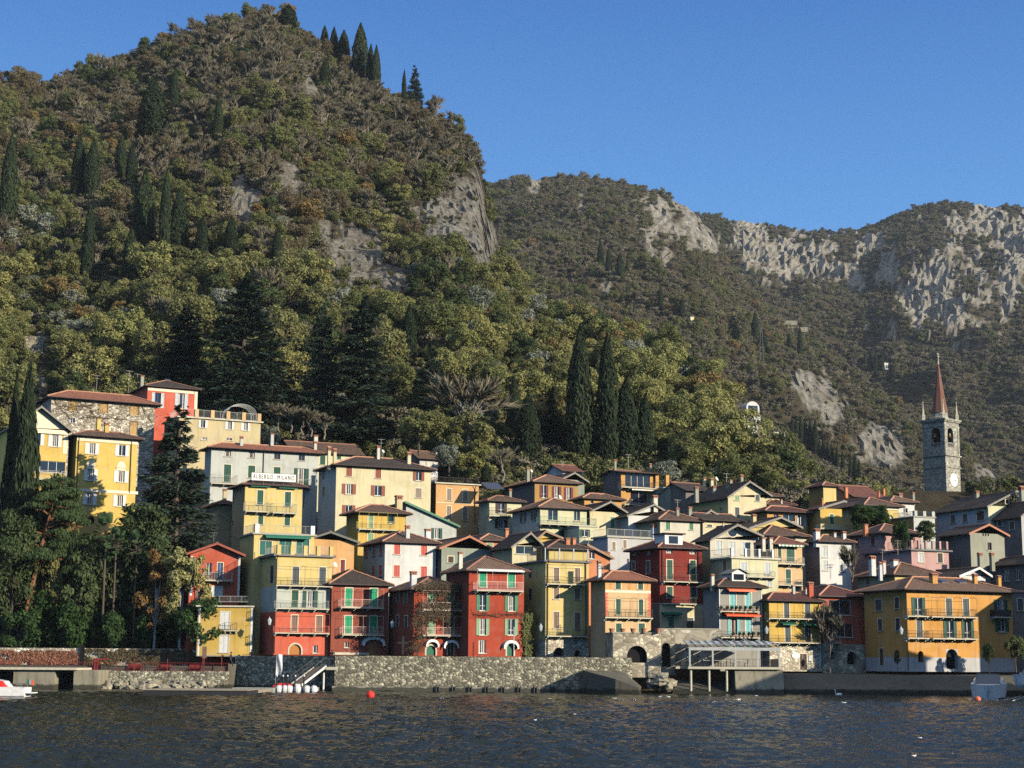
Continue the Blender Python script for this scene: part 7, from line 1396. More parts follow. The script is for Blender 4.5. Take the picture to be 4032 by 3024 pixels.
# ------------------------------------------------------------------ shore furniture
# garden wall with creepers, gate
gx0, gx1 = -75.0, xat('J', 190, 1250, 217.5)
zt = zof('I', 900, 1192, 217.5)
mb = MB(); wallgrid(mb, (gx0, 217.0), (gx1, 216.8), 2.7, zt, 0.6, 0.08, 31); gw = mb.build('garden_wall', STONE_PALE); tag(gw, 'old rubble garden wall with red and brown creeper along the lakeside path', 'wall')
mb = MB(); mb.box(gx0, 218.0, -1, gx1 - 0.5, 236, 4.3); tag(mb.build('garden_ground', plain('garden_soil', (0.05, 0.045, 0.03, 1), 0.95)), kind='structure')
rng = np.random.default_rng(21)
for nm, x0, x1, n, ylo, yhi, lm, lab in (('red_creeper', 0, 760, 2600, 1215, 1345, LM['redvine'], 'red autumn creeper on the garden wall beside the iron gate'), ('brown_creeper', 800, 1850, 2600, 1195, 1340, LM['brown'], 'brown withered creeper on the garden wall below the laurels')):
    a, b = xat('I', x0, 1250, 217.4), xat('I', x1, 1250, 217.4); zl, zh = zof('I', 700, yhi, 217.4), zof('I', 700, ylo, 217.4); u = rng.random(n); q = rng.random(n); keep = fbm(u * 9, q * 2, 3, 9) > 0.40
    C = np.stack([a + (b - a) * u, 216.75 - 0.14 * rng.random(n), zl + (zh - zl) * q ** 1.2], 1)[keep]; Nn = np.array([[0, -1.0, 0.2]]) + 0.6 * unit(len(C), rng); Nn /= np.linalg.norm(Nn, axis=1)[:, None]; mb = MB(); leaves(mb, C, Nn, 0.17, 0.5, rng); tag(mb.build(nm, lm), lab, 'creeper')
mb = MB(); a, b = xat('I', 758, 1250, 217.2), xat('I', 800, 1250, 217.2); z0, z1 = 2.95, zof('I', 780, 1165, 217.2); mb.box(a, 216.55, z0, b, 216.62, z1); g = mb.build('iron_gate', DARKIN); tag(g, 'narrow dark iron gate set into the garden wall', 'gate')
mb = MB(); railing(mb, [(a, 216.5), (b, 216.5)], z0, z1 - z0, step=0.18); mb.build('grille', IRON, g)
# red railing and benches on the lakeside path
REDM = PT['redmetal']
fo = empty('red_railing', (0, 0, 0)); tag(fo, 'long thin red railing along the low shore wall and landing', 'railing')
mb = MB(); xa_, xb2 = xat('I', -80, 1400, 211.4), xat('J', 470, 1400, 210.9); railing(mb, [(xa_, 211.6), (xat('I', 905, 1400, 211.6), 211.6), (xb2, 211.0)], 2.2, 1.05, step=0.3, top=0.04); mb.build('rail', REDM, fo)
mb = MB(); mb.box(xat('I', 905, 1340, 213.4), 211.7, 2.1, xat('I', 945, 1340, 213.4), 211.9, zof('I', 905, 1283, 213.4)); mb.box(xat('I', 945, 1340, 213.4), 211.76, zof('I', 905, 1300, 213.4), xat('I', 1040, 1340, 213.4), 211.82, zof('I', 905, 1285, 213.4)); mb.build('gate_panel', REDM, fo)
for xx in (1250, 1560, 1890, 2065):
    mb = MB(); X = xat('I', xx, 1390, 211.5); mb.tube([(X, 211.5, 2.1), (X, 211.5, zof('I', xx, 1250 if xx > 1800 else 1290, 213.2))], 0.05, 6); mb.build('tall_post', REDM, fo)
mb = MB(); X = xat('I', 962, 1340, 213); mb.lathe([(0.01, 0), (0.2, 0), (0.2, 0.95), (0.01, 0.95)], 10, 0, (0, 0, 0)); mb.lathe([(0.01, 0.95), (0.23, 0.95), (0.23, 1.1), (0.01, 1.1)], 10, 1, (0, 0, 0)); o = mb.build('litter_bin', [PT['charcoal'], PT['tan']]); o.location = (X, 212.0, 2.1); tag(o, 'dark litter bin with a yellow lid beside the red gate panel', 'bin')
for i, (xa2, xb3, lab) in enumerate(((1185, 1320, 'red bench on the path, nearest the litter bin'), (1475, 1592, 'red bench on the path, middle of the three'), (1765, 1880, 'red bench on the path, nearest the low yellow house'))):
    a, b = xat('I', xa2, 1350, 212.0), xat('I', xb3, 1350, 212.0); o = empty('bench', ((a + b) / 2, 212.0, 2.1)); tag(o, lab, 'bench', 'red benches on the lakeside path'); w = (b - a) / 2
    mb = MB(); mb.box(-w, -0.22, 0.42, w, 0.22, 0.47); mb.build('seat', REDM, o); mb = MB(); mb.box(-w, 0.22, 0.52, w, 0.27, 0.92); mb.build('backrest', REDM, o)
    for s in (-1, 1): mb = MB(); mb.box(s * (w - 0.12) - 0.04, -0.2, 0, s * (w - 0.12) + 0.04, 0.2, 0.418); mb.build('leg', IRON, o)
    for s in (-1, 1): mb = MB(); mb.box(s * (w - 0.3) - 0.03, 0.21, 0.472, s * (w - 0.3) + 0.03, 0.218, 0.9); mb.build('back_support', IRON, o)
# sign posts in front of the low yellow house
for xx, yt, lab in ((245, 1175, 'brown information post before the low yellow house'),):
    P = at('J', xx, 1330, 211.9); o = empty('information_post', (P.x, 211.9, 2.1)); tag(o, lab, 'sign post'); H = zof('J', xx, yt, 211.9) - 2.1; mb = MB(); mb.tube([(0, 0, 0), (0, 0, H)], 0.045, 6); mb.build('pole', REDM, o); mb = MB(); mb.box(-0.28, -0.05, H * 0.55, 0.28, -0.02, H); mb.build('panel', PT['brown'], o)
# boulders
def boulder(seed):
    mb = MB(); n, k = 10, 7
    for i in range(k + 1):
        for j in range(n):
            th, ph = 2 * math.pi * j / n, math.pi * i / k; v = Vector((math.sin(ph) * math.cos(th), math.sin(ph) * math.sin(th), math.cos(ph))); r = 1 + 0.55 * mnoise.noise(v * 1.3 + Vector((seed, 0, 0))) + 0.2 * mnoise.noise(v * 3 + Vector((0, seed, 0))); mb.v.append(tuple(v * r))
    for i in range(k):
        for j in range(n): mb.f.append((i * n + j, (i + 1) * n + j, (i + 1) * n + (j + 1) % n, i * n + (j + 1) % n)); mb.m.append(0)
    return mb
BOULM = stone('boulder_stone', rgb(150, 144, 124), rgb(186, 178, 154), rgb(140, 134, 116), 0.8, 0.3, 0.5)
BD = [boulder(3.7 * i + 1).data('boulder', [BOULM]) for i in range(5)]
def put_boulder(x, y, z, s, lab, grp):
    o = link('boulder', BD[RND.randrange(5)]); o.location = (x, y, z); o.scale = (s * RND.uniform(.8, 1.3), s * RND.uniform(.7, 1.1), s * RND.uniform(.55, .9)); o.rotation_euler = (RND.random() * .6, RND.random() * .6, RND.random() * 6); tag(o, lab, 'boulder', grp)
for i in range(46):
    xx = 905 + i * 24 + RND.uniform(-10, 10); D = RND.uniform(207.0, 209.9); X = xat('I', xx, 1540, D); put_boulder(X, D, 0.0 + (D - 207) * 0.28, RND.uniform(0.35, 0.75), 'rough grey boulder piled at the foot of the low shore wall', 'boulders below the shore wall')
for xx, yy, s in ((975, 1430, 0.9), (900, 1520, 0.5), (960, 1480, 0.9), (1060, 1530, 0.75), (1010, 1550, 0.4), (1100, 1490, 0.6), (860, 1500, 0.7), (1040, 1470, 0.5), (930, 1545, 0.45)):
    P = at('M', xx, yy, 202.5); put_boulder(P.x, 202.5 + RND.uniform(-.5, .8), max(0.1, P.z), s, 'pale boulder in the heap between boat ramp and glazed restaurant', 'boulders beside the boat ramp')
# boat ramp
mb = MB(); A = at('M', 135, 1350, 201.5); B = at('M', 560, 1345, 204.6); Cc = at('M', 722, 1500, 199.0); E = at('M', 470, 1420, 199.0)
top = [(A.x, 203.9, 2.7), (A.x + 0.4, 199.6, 2.55), (E.x, 197.6, 1.75), (Cc.x, 197.2, 0.75), (Cc.x + 0.6, 201.5, 0.9), (B.x, 204.6, 2.6)]
mb.poly(top); n = len(top)
for i in range(n):
    p, q = top[i], top[(i + 1) % n]; mb.quad((p[0] - (0.5 if i == 0 else 0), p[1], -1), (q[0], q[1], -1), q, p)
tag(mb.build('boat_ramp', QUAYM), 'sloping concrete boat ramp with a dark shaded flank', 'ramp')
# floating dock
dk = empty('floating_dock', (0, 0, 0)); tag(dk, 'long low floating dock with a dark skirt and grey decking', 'dock')
p0, p1 = at('P', 145, 548, 174), at('P', 1215, 545, 178); mb = MB(); mb.box(p0.x, 174.5, -0.3, p1.x, 182, 0.5); mb.build('skirt', PT['charcoal'], dk); mb = MB(); mb.box(p0.x - 0.05, 174.4, 0.504, p1.x + 0.05, 182.1, 0.60)
mb.build('decking', plain('dock_boards', rgb(150, 140, 122), 0.9), dk)
mb = MB(); x0, x1 = xat('P', 1000, 530, 192), xat('P', 1450, 530, 196)
for i in range(10):
    for j in range(3): u = x0 + (x1 - x0) * i / 10; mb.box(u + 0.03, 193 + j * 1.2, -0.15, u + (x1 - x0) / 10 - 0.03, 194.14 + j * 1.2, 0.52)
mb.build('float_block', plain('grey_float', rgb(150, 156, 146), 0.7), dk); mb = MB(); mb.box(p1.x - 2.6, 182.15, 0.12, p1.x - 0.2, 193.0, 0.46); mb.build('walkway', plain('dock_boards', rgb(150, 140, 122), 0.9), dk)
pm = empty('mooring_platform', (0, 0, 0)); tag(pm, 'white and grey mooring platform with round fenders at the gangway foot', 'platform')
mb = MB(); x0, x1 = xat('S', 280, 1400, 196), xat('S', 1520, 1400, 196); mb.box(x0, 195.6, -0.2, x1, 199.6, 0.55); mb.build('deck', plain('grey_float', rgb(150, 156, 146), 0.7), pm)
for xx in (375, 565, 700, 955, 1240, 1465):
    mb = MB(); P = at('S', xx, 1395, 195.2); mb.lathe([(0.02, -0.5), (0.3, -0.42), (0.42, -0.15), (0.42, 0.15), (0.3, 0.42), (0.02, 0.5)], 10, 0, (P.x, 195.25, 0.32)); mb.build('fender', PT['white'], pm)
for xx, yy, w in ((790, 1365, 170), (1300, 1385, 180), (972, 1268, 140)):
    mb = MB(); P = at('S', xx, yy, 195.4); s = CROPS['S'][2] / FOC * 195.4; mb.box(P.x - w * s / 2, 195.3, P.z - 0.25, P.x + w * s / 2, 195.58, P.z + 0.22); mb.build('white_board', PT['whitefab'], pm)
for xx in (315, 508, 648, 888, 1160):
    mb = MB(); P = at('S', xx, 1100, 195.9); zt_ = zof('S', xx, 975, 195.9); mb.tube([(P.x, 195.9, -0.5), (P.x, 195.9, zt_)], 0.09, 7, 0); mb.lathe([(0.01, 0), (0.1, 0), (0.1, 0.12), (0.01, 0.18)], 8, 1, (P.x, 195.9, zt_)); mb.build('mooring_post', [PT['charcoal'], PT['white']], pm)
mb = MB(); a, b = at('S', 200, 1240, 197.5), at('S', 810, 1260, 197.5); n = 14
for i in range(n):
    u0, u1 = a.x + (b.x - a.x) * i / n, a.x + (b.x - a.x) * (i + 1) / n; r = lambda t: 0.42 * math.sin(math.pi * min(0.98, max(0.06, t))) ** 0.45
    for j in range(8):
        t0, t1 = math.pi * j / 8, math.pi * (j + 1) / 8; f = lambda u, rr, t: (u, 197.6 - 0.9 * rr * math.cos(t), 0.56 + 1.15 * rr * math.sin(t)); r0, r1 = r(i / n), r((i + 1) / n); mb.quad(f(u0, r0, t0), f(u1, r1, t0), f(u1, r1, t1), f(u0, r0, t1))
tag(mb.build('covered_dinghy', PT['flagred']), 'bright red covered dinghy lying on the mooring platform', 'dinghy')
# white feather banner
P = at('S', 300, 600, 199); o = empty('feather_banner', (P.x, 199, 0.5)); tag(o, 'tall blank white banner flag on a pole at the mooring platform', 'banner'); mb = MB(); zt_ = zof('S', 300, 285, 199) - 0.5; zb_ = zof('S', 290, 930, 199) - 0.5; s = CROPS['S'][2] / FOC * 199
mb.tube([(-0.06, 0, 0), (0.0, 0, zt_)], 0.035, 6); mb.build('pole', METAL, o); mb = MB(); n, k = 14, 5
for i in range(n):
    for j in range(k):
        def f(i, j): q = i / n; w = (190 + 14 * math.sin(q * 5) - (14 if q < 0.15 else 0)) * s; u = j / k; return (u * w - 0.05 * (1 - q), 0.12 * math.sin(u * 4 + q * 3), zb_ + (zt_ - zb_) * q + 0.05 * math.sin(u * 5))
        mb.quad(f(i, j), f(i, j + 1), f(i + 1, j + 1), f(i + 1, j))
mb.build('cloth', PT['whitefab'], o)
# gangway
gy = empty('gangway', (0, 0, 0)); tag(gy, 'sloping metal gangway with double handrails between platform and promenade', 'gangway'); L0, L1_, U0, U1 = at('S', 760, 1222, 199.8), at('S', 1085, 1240, 198.4), at('S', 1548, 640, 206.5), at('S', 1848, 655, 204.2)
mb = MB(); mb.quad(L0, L1_, U1, U0); dn = Vector((0, 0, 0.12)); mb.quad(L0 - dn, U0 - dn, U1 - dn, L1_ - dn); mb.build('deck', plain('gangway_deck', rgb(120, 104, 88), 0.9), gy)
def beam(mb, a, b, w, hgt): 
    a, b = Vector(a), Vector(b); d = (b - a).normalized(); n_ = Vector((-d.y, d.x, 0)).normalized() * w; u = Vector((0, 0, hgt)); mb.quad(a - n_, b - n_, b - n_ + u, a - n_ + u); mb.quad(a + n_, b + n_, b + n_ + u, a + n_ + u); mb.quad(a - n_ + u, b - n_ + u, b + n_ + u, a + n_ + u); mb.quad(a - n_, b - n_, b + n_, a + n_)
mb = MB(); beam(mb, L1_ - dn * 1.5, U1 - dn * 1.5, 0.05, 0.28); beam(mb, L0 - dn * 1.5, U0 - dn * 1.5, 0.05, 0.28); mb.build('stringer', PT['white'], gy)
for a, b in ((L0, U0), (L1_, U1)):
    mb = MB(); up = Vector((0, 0, 1.05)); mb.tube([a, a + up * 0.5 - (b - a) * 0.02, a + up, b + up, b + up * 0.5 + (b - a) * 0.01, b], 0.03, 5); mb.tube([a + up * 0.5, b + up * 0.5], 0.022, 5)
    for q in (0.22, 0.42, 0.62, 0.82): c = a + (b - a) * q; mb.tube([c, c + up], 0.022, 5)
    mb.build('handrail', METAL, gy)
mb = MB(); a, b = at('S', 1855, 680, 204.4), at('S', 2125, 700, 204.4); mb.box(a.x, 203.9, a.z - 0.35, b.x + 0.4, 207, a.z); mb.build('landing', SLAB, gy); mb = MB(); c = at('S', 1765, 800, 204.2); mb.tube([(c.x, 204.6, -0.6), (c.x, 204.6, a.z - 0.2)], 0.12, 8); mb.build('support_post', PT['white'], gy)
mb = MB(); railing(mb, [(xat('S', 1940, 600, 204), 204.0), (b.x + 0.4, 204.0)], a.z, 1.0, step=3); mb.build('landing_rail', METAL, gy)
mb = MB(); railing(mb, [(-33.5, 213.1), (xat('K', 190, 1300, 204) - 1.2, 205.4)], 3.4, 0.92, step=2.4, top=0.05); tag(mb.build('red_handrail', REDM), 'thin red handrail on top of the shaded embankment wall', 'railing')
# glazed restaurant pavilion
rp = empty('restaurant_pavilion', (0, 0, 0)); tag(rp, 'glazed white metal restaurant terrace on pillars over the water', 'restaurant'); Y0, Y1 = 203.3, 210.6; zf = zof('T', 1000, 907, Y0); zbm = zof('T', 1000, 648, Y0); zbk = zof('T', 1000, 498, Y1); X = lambda x, y, D=203.3: xat('T', x, y, D)
x0, x1 = X(466, 800), X(1890, 800); mb = MB(); mb.box(x0 - 0.2, Y0 - 0.15, zf - 0.28, x1 + 0.2, Y1, zf); mb.box(X(240, 900, 207), 206.6, zf - 0.28, x0 - 0.2, Y1, zf); mb.build('platform', SLAB, rp)
px_ = [X(v, 800) for v in (468, 832, 1190, 1547, 1886)]
for v in px_: mb = MB(); mb.box(v - 0.1, Y0, zf, v + 0.1, Y0 + 0.2, zbm); mb.build('post', WHITEM, rp)
mb = MB(); mb.box(x0 - 0.1, Y0 - 0.01, zbm, x1 + 0.1, Y0 + 0.21, zbm + 0.36); mb.tube([(x0, Y0 + 0.1, zbm + 0.75), (x1, Y0 + 0.1, zbm + 0.75)], 0.03, 5); mb.build('front_beam', WHITEM, rp)
mb = MB(); slope = lambda u, q, e=0: (u, Y0 + 0.1 + (Y1 - Y0 - 0.1) * q, zbm + 0.40 + (zbk - zbm - 0.40) * q + e)
for i in range(13): u = x0 + (x1 - x0) * i / 12; beam(mb, slope(u, 0, 0.02), slope(u, 1, 0.02), 0.035, 0.10)
mb.build('rafter', WHITEM, rp)
mb = MB()
for i in range(4):
    a, b = px_[i] + 0.08, px_[i + 1] - 0.08; mb.quad(slope(a, 0.45), slope(b, 0.45), slope(b, 1), slope(a, 1))
mb.build('awning_panel', PT['palegrey'], rp); mb = MB()
for i in range(4):
    a, b = px_[i] + 0.08, px_[i + 1] - 0.08; mb.quad(slope(a, 0.0), slope(b, 0.0), slope(b, 0.44), slope(a, 0.44))
mb.build('glass_panel', glassmat('roof_glass', (0.10, 0.11, 0.11, 1), 0.15), rp)
for u0, q in ((1.6, 0), (4.9, 0), (8.0, 0)):
    mb = MB(); u = x0 + u0; mb.quad(slope(u, 0.15, 0.05), slope(u + 0.35, 0.15, 0.05), slope(u + 0.35 - 1.0, 0.8, 0.45), slope(u - 1.0, 0.8, 0.45)); mb.build('open_vent', plain('vent_frame', rgb(120, 122, 118)), rp)
mb = MB(); railing(mb, [(X(245, 850, 206.8), 206.8), (x0, Y0 + 0.1), (x1, Y0 + 0.1), (x1, Y1)], zf, 0.95, step=0.2, bar=0.03); mb.build('railing', IRON, rp)
for v in (487, 775, 1055): mb = MB(); u = X(v, 1000); mb.tube([(u, Y0 + 0.3, 0.2), (u, Y0 + 0.3, zf - 0.28)], 0.15, 9); mb.build('pillar', SLAB, rp)
mb = MB(); wallgrid(mb, (X(1185, 1000), 203.6), (X(1950, 1000), 203.6), -0.5, zf - 0.29, 6.5, 0.04, 51, batter=1.0); mb.build('base_wall', QUAYC, rp)
mb = MB(); a, b = X(330, 1100), X(1230, 1100); mb.quad((a - 1.5, 201.2, -0.4), (b, 201.2, -0.4), (b, 207.5, 1.6), (a, 207.5, 1.6)); mb.quad((a - 1.5, 201.2, -0.4), (a, 207.5, 1.6), (a, 207.5, -1), (a - 1.5, 201.2, -1)); tag(mb.build('shore_bank', QUAYM), kind='structure')
for i, (v, lab) in enumerate(((430, 'table with a white cloth at the open end of the glazed restaurant'), (735, 'white topped table behind the first bay of the glazed restaurant'), (915, 'white topped table behind the second post of the glazed restaurant'), (1050, 'white topped table in the middle bay of the glazed restaurant'), (1245, 'white topped table behind the third post of the glazed restaurant'))):
    o = empty('table', (X(v, 810, 205.5), 205.5 if i else 207.6, zf)); tag(o, lab, 'table', 'restaurant tables behind the railing'); mb = MB(); mb.box(-0.5, -0.4, 0.72, 0.5, 0.4, 0.76); mb.build('table_top', PT['whitefab'], o); mb = MB(); mb.tube([(0, 0, 0), (0, 0, 0.719)], 0.05, 6); mb.build('stem', IRON, o)
def chair(loc, rz, lab):
    o = empty('chair', loc, rz); tag(o, lab, 'chair', 'dark chairs at the restaurant tables'); mb = MB(); mb.box(-0.22, -0.22, 0.42, 0.22, 0.22, 0.46); mb.build('seat', PT['charcoal'], o); mb = MB(); mb.box(-0.22, 0.2, 0.462, 0.22, 0.24, 0.92); mb.build('backrest', PT['charcoal'], o)
    for a in (-0.19, 0.16):
        for b in (-0.19, 0.16): mb = MB(); mb.box(a, b, 0, a + 0.03, b + 0.03, 0.418); mb.build('leg', IRON, o)
for i, v in enumerate((735, 915, 1050, 1245)):
    for k, (dx_, rz_) in enumerate(((-0.85, 1.57), (0.85, -1.57))): chair((X(v, 810, 205.5) + dx_, 205.5, zf), rz_, 'dark chair at a white topped table behind the restaurant railing')
# pots
POT = MB(); POT.lathe([(0.01, 0), (0.16, 0), (0.22, 0.3), (0.25, 0.3), (0.25, 0.36), (0.01, 0.36)], 10); POTD = POT.data('terracotta_pot', [TERRA])
_bush = MB(); rng = np.random.default_rng(8); u = unit(160, rng); leaves(_bush, u * 0.3 * (0.6 + 0.5 * rng.random(160))[:, None] + [0, 0, 0.5], u, 0.1, 0.6, rng); PLD = _bush.data('plant', [LM['laurel']])
def pot(crop, x, y, D, lab, grp, plant, s=1.0):
    P = at(crop, x, y, D); o = link('flower_pot', POTD); o.location = P; o.scale = (s,) * 3; tag(o, lab, 'flower pot', grp)
    if plant: link('plant', PLD, o)
for x, lab in ((440, 'terracotta pot on the stone base edge, nearest the narrow yellow house'), (560, 'terracotta pot under the first green door of the apricot house'), (672, 'terracotta pot midway between the green doors of the apricot house'), (790, 'terracotta pot under the second green door of the apricot house'), (945, 'terracotta pot above the tall dark passage')): pot('M', x, 946, 206.4, lab, 'terracotta pots on the stone base', False, 1.5)
for x in (415, 490, 540, 600, 655, 715): pot('N', x, 925, 211.6 + (x - 415) * 0.003, 'planted terracotta pot on the lower balcony of the grey orange awning house', 'pots on the lower balcony of the grey house', True, 0.7)
for x in (270, 345, 400, 450, 500, 560, 620, 700): pot('N', x, 618, 211.6 + (x - 270) * 0.003, 'planted pot crowding the upper balcony of the grey orange awning house', 'pots on the upper balcony of the grey house', True, 0.75)
# lanterns
for crop, x, y, D, lab in (('K', 815, 850, 213.0, 'white lantern on the corner of the bright shuttered brick house'), ('L', 1048, 890, 213.0, 'white lantern on the shaded side of the narrow yellow house'), ('N', 808, 850, 213.2, 'white lantern between grey house and deep yellow house'), ('O', 598, 785, 209.0, 'white lantern on the shaded corner of the big orange house'), ('J', 855, 940, 211.2, 'pale lantern on the shaded side of the banded house')):
    P = at(crop, x, y, D); o = empty('wall_lamp', P); tag(o, lab, 'lamp'); mb = MB(); mb.lathe([(0.02, -0.5), (0.16, -0.42), (0.26, 0.1), (0.3, 0.14), (0.12, 0.36), (0.04, 0.5), (0.01, 0.6)], 6); mb.build('lantern', PT['palegrey'], o); mb = MB(); mb.tube([(0.0, 0, -0.5), (0.0, 0, -0.65), (0.0, 0.75, -0.7)], 0.03, 5); mb.build('bracket', IRON, o)
P = at('L', 755, 1200, 207.5); mb = MB(); mb.tube([(0, 0, 0), (0, 0, zof('L', 755, 890, 207.5) - P.z)], 0.05, 6); mb.lathe([(0.01, -0.1), (0.08, 0), (0.01, 0.1)], 6, 0, (0, 0, zof('L', 755, 890, 207.5) - P.z)); o = mb.build('flagpole', PT['white']); o.location = P; tag(o, 'slim white flagpole before the tall red house', 'flagpole')
P = at('K', 930, 1175, 209); o = empty('wayside_cross', (P.x, 209, P.z)); tag(o, 'dark wayside cross in the shaded gap between two red houses', 'cross'); s = CROPS['K'][2] / FOC * 209; mb = MB(); mb.box(-0.12, -0.1, 0, 0.12, 0.1, 185 * s); mb.build('upright', IRON, o); mb = MB(); mb.box(-60 * s, -0.08, 110 * s, -0.122, 0.08, 110 * s + 0.18); mb.box(0.122, -0.08, 110 * s, 60 * s, 0.08, 110 * s + 0.18); mb.build('crossbar', IRON, o)
# ------------------------------------------------------------------ boats
def hull(L, Bm, H, fine=0.5, n=16, m=0, draft=0.3):
    """bow at -x"""
    mb = MB(); R = []
    for i in range(n + 1):
        q = i / n; w = Bm / 2 * min(1, (q / fine + 0.02)) ** 0.55; sh = H * (1.15 - 0.2 * q); x = -L / 2 + L * q
        R.append([(x + (0.45 * (1 - q) ** 3), -w * 0.55, -draft), (x + 0.1 * (1 - q) ** 3, -w * 0.92, 0.12), (x - 0.45 * (1 - q) ** 4, -w, sh), (x - 0.45 * (1 - q) ** 4, w, sh), (x + 0.1 * (1 - q) ** 3, w * 0.92, 0.12), (x + (0.45 * (1 - q) ** 3), w * 0.55, -draft)])
    for a, b in zip(R, R[1:]):
        for j in range(6):
            if j == 2: continue
            mb.quad(a[j], b[j], b[(j + 1) % 6], a[(j + 1) % 6], m)
        # inset deck
        mb.quad(tuple(np.array(a[2]) - [0, 0, 0.03]), tuple(np.array(b[2]) - [0, 0, 0.03]), tuple(np.array(b[3]) - [0, 0, 0.03]), tuple(np.array(a[3]) - [0, 0, 0.03]), m)
    mb.poly(R[-1], m); mb.poly(R[0][::-1], m); return mb
GEL = plain('white_gelcoat', rgb(240, 240, 236), 0.25, 0, 0.5)
s = 1.0; P = at('P0', 62, 2752, 3.5 * 6600 / 150); D = 162.0; xr = xat('P0', 104, 2740, D); o = empty('motor_boat', (xr - 4.4, D, 0.0)); tag(o, 'white motor boat with a red cabin and small tricolour flag at its stern', 'motor boat')
hull(9, 2.6, 0.95, m=0).build('hull', GEL, o); mb = MB(); z = 0.88
prof = [(-2.6, 0.0), (-1.7, 0.75), (1.0, 0.85), (2.4, 0.6), (2.9, 0.0)]
for (a, za), (b, zb_) in zip(prof, prof[1:]): mb.quad((a, -1.05, z), (b, -1.05, z), (b, -0.9, z + zb_), (a, -0.9, z + za), 0); mb.quad((a, 1.05, z), (a, 0.9, z + za), (b, 0.9, z + zb_), (b, 1.05, z), 0); mb.quad((a, -0.9, z + za), (b, -0.9, z + zb_), (b, 0.9, z + zb_), (a, 0.9, z + za), 1)
mb.build('cabin', [PT['flagred'], GEL], o); mb = MB(); mb.box(-1.9, -1.06, z + 0.2, 1.2, -1.03, z + 0.58); mb.box(-1.75, -1.065, z + 0.26, 0.9, -1.05, z + 0.52, 1); mb.build('cabin_window', [GEL, GLASS], o)
mb = MB(); mb.tube([(3.1, -1.0, 0.85), (3.1, -1.0, 1.25), (4.0, -1.0, 1.25), (4.3, -1.0, 0.85)], 0.025, 5); mb.tube([(3.1, 1.0, 0.85), (3.1, 1.0, 1.25), (4.0, 1.0, 1.25), (4.3, 1.0, 0.85)], 0.025, 5); mb.build('stern_rail', METAL, o)
mb = MB(); mb.box(4.5, -0.9, 0.35, 5.2, 0.9, 0.45); mb.build('bathing_platform', GEL, o); fl = MB(); fl.tube([(4.2, 0, 0.85), (4.35, 0, 1.7)], 0.02, 5); f_ = fl.build('flag_staff', METAL, o); mb = MB()
for k in range(3):
    for j in range(3): a, b = 0.22 * k + 0.22 * j / 3, 0.22 * k + 0.22 * (j + 1) / 3; y = lambda t: 0.05 * math.sin(t * 9); mb.quad((4.36 + a, y(a), 1.2 - 0.15 * a), (4.36 + b, y(b), 1.2 - 0.15 * b), (4.38 + b, y(b), 1.68 - 0.25 * b), (4.38 + a, y(a), 1.68 - 0.25 * a), k)
mb.build('flag', [PT['green'], PT['white'], PT['redfab']], f_)
P = at('O', 1605, 1440, 187); o = empty('moored_boat', (P.x, 189, 0.05), rad(68)); o.rotation_euler = (rad(0), rad(-4), rad(72)); tag(o, 'white open motor boat with a windscreen, moored stern on in the shade', 'motor boat', 'boats moored in the shade'); o.scale = (1.2, 1.2, 1.3)
def openboat(o):
    hull(6.2, 3.2, 1.15).build('hull', GEL, o); mb = MB(); mb.box(-0.4, -1.15, 1.0, 2.9, 1.15, 1.09); mb.build('cockpit_floor', plain('cockpit_blue', rgb(120, 150, 180)), o)
    for sg in (-1, 1): mb = MB(); mb.box(-0.4, sg * 1.2 - 0.1, 1.0, 3.0, sg * 1.2 + 0.1, 1.5); mb.build('coaming', GEL, o)
    mb = MB(); mb.quad((-0.5, -1.2, 1.1), (-0.5, 1.2, 1.1), (0.1, 1.0, 2.0), (0.1, -1.0, 2.0)); mb.build('windscreen', glassmat('boat_glass', (0.08, 0.1, 0.12, 1), 0.1), o); mb = MB(); mb.tube([(-0.5, -1.2, 1.1), (0.1, -1.0, 2.0), (0.1, 1.0, 2.0), (-0.5, 1.2, 1.1)], 0.035, 5); mb.tube([(-0.2, 0, 1.1), (0.1, 0, 2.0)], 0.025, 5); mb.build('windscreen_frame', METAL, o)
    mb = MB(); mb.box(1.0, -0.8, 1.092, 1.5, -0.2, 1.5); mb.box(1.0, 0.2, 1.092, 1.5, 0.8, 1.5); mb.build('seat', PT['white'], o); mb = MB(); mb.box(3.05, -0.25, 0.5, 3.5, 0.25, 1.4); mb.box(3.15, -0.12, -0.4, 3.4, 0.12, 0.5); mb.build('outboard_motor', PT['charcoal'], o)
openboat(o)
P = at('O', 1900, 1270, 203); o = empty('moored_boat', (P.x + 0.5, 200.5, 1.3), rad(40)); tag(o, 'white boat hauled up on the quay, partly cut by the frame', 'motor boat', 'boats moored in the shade'); openboat(o)
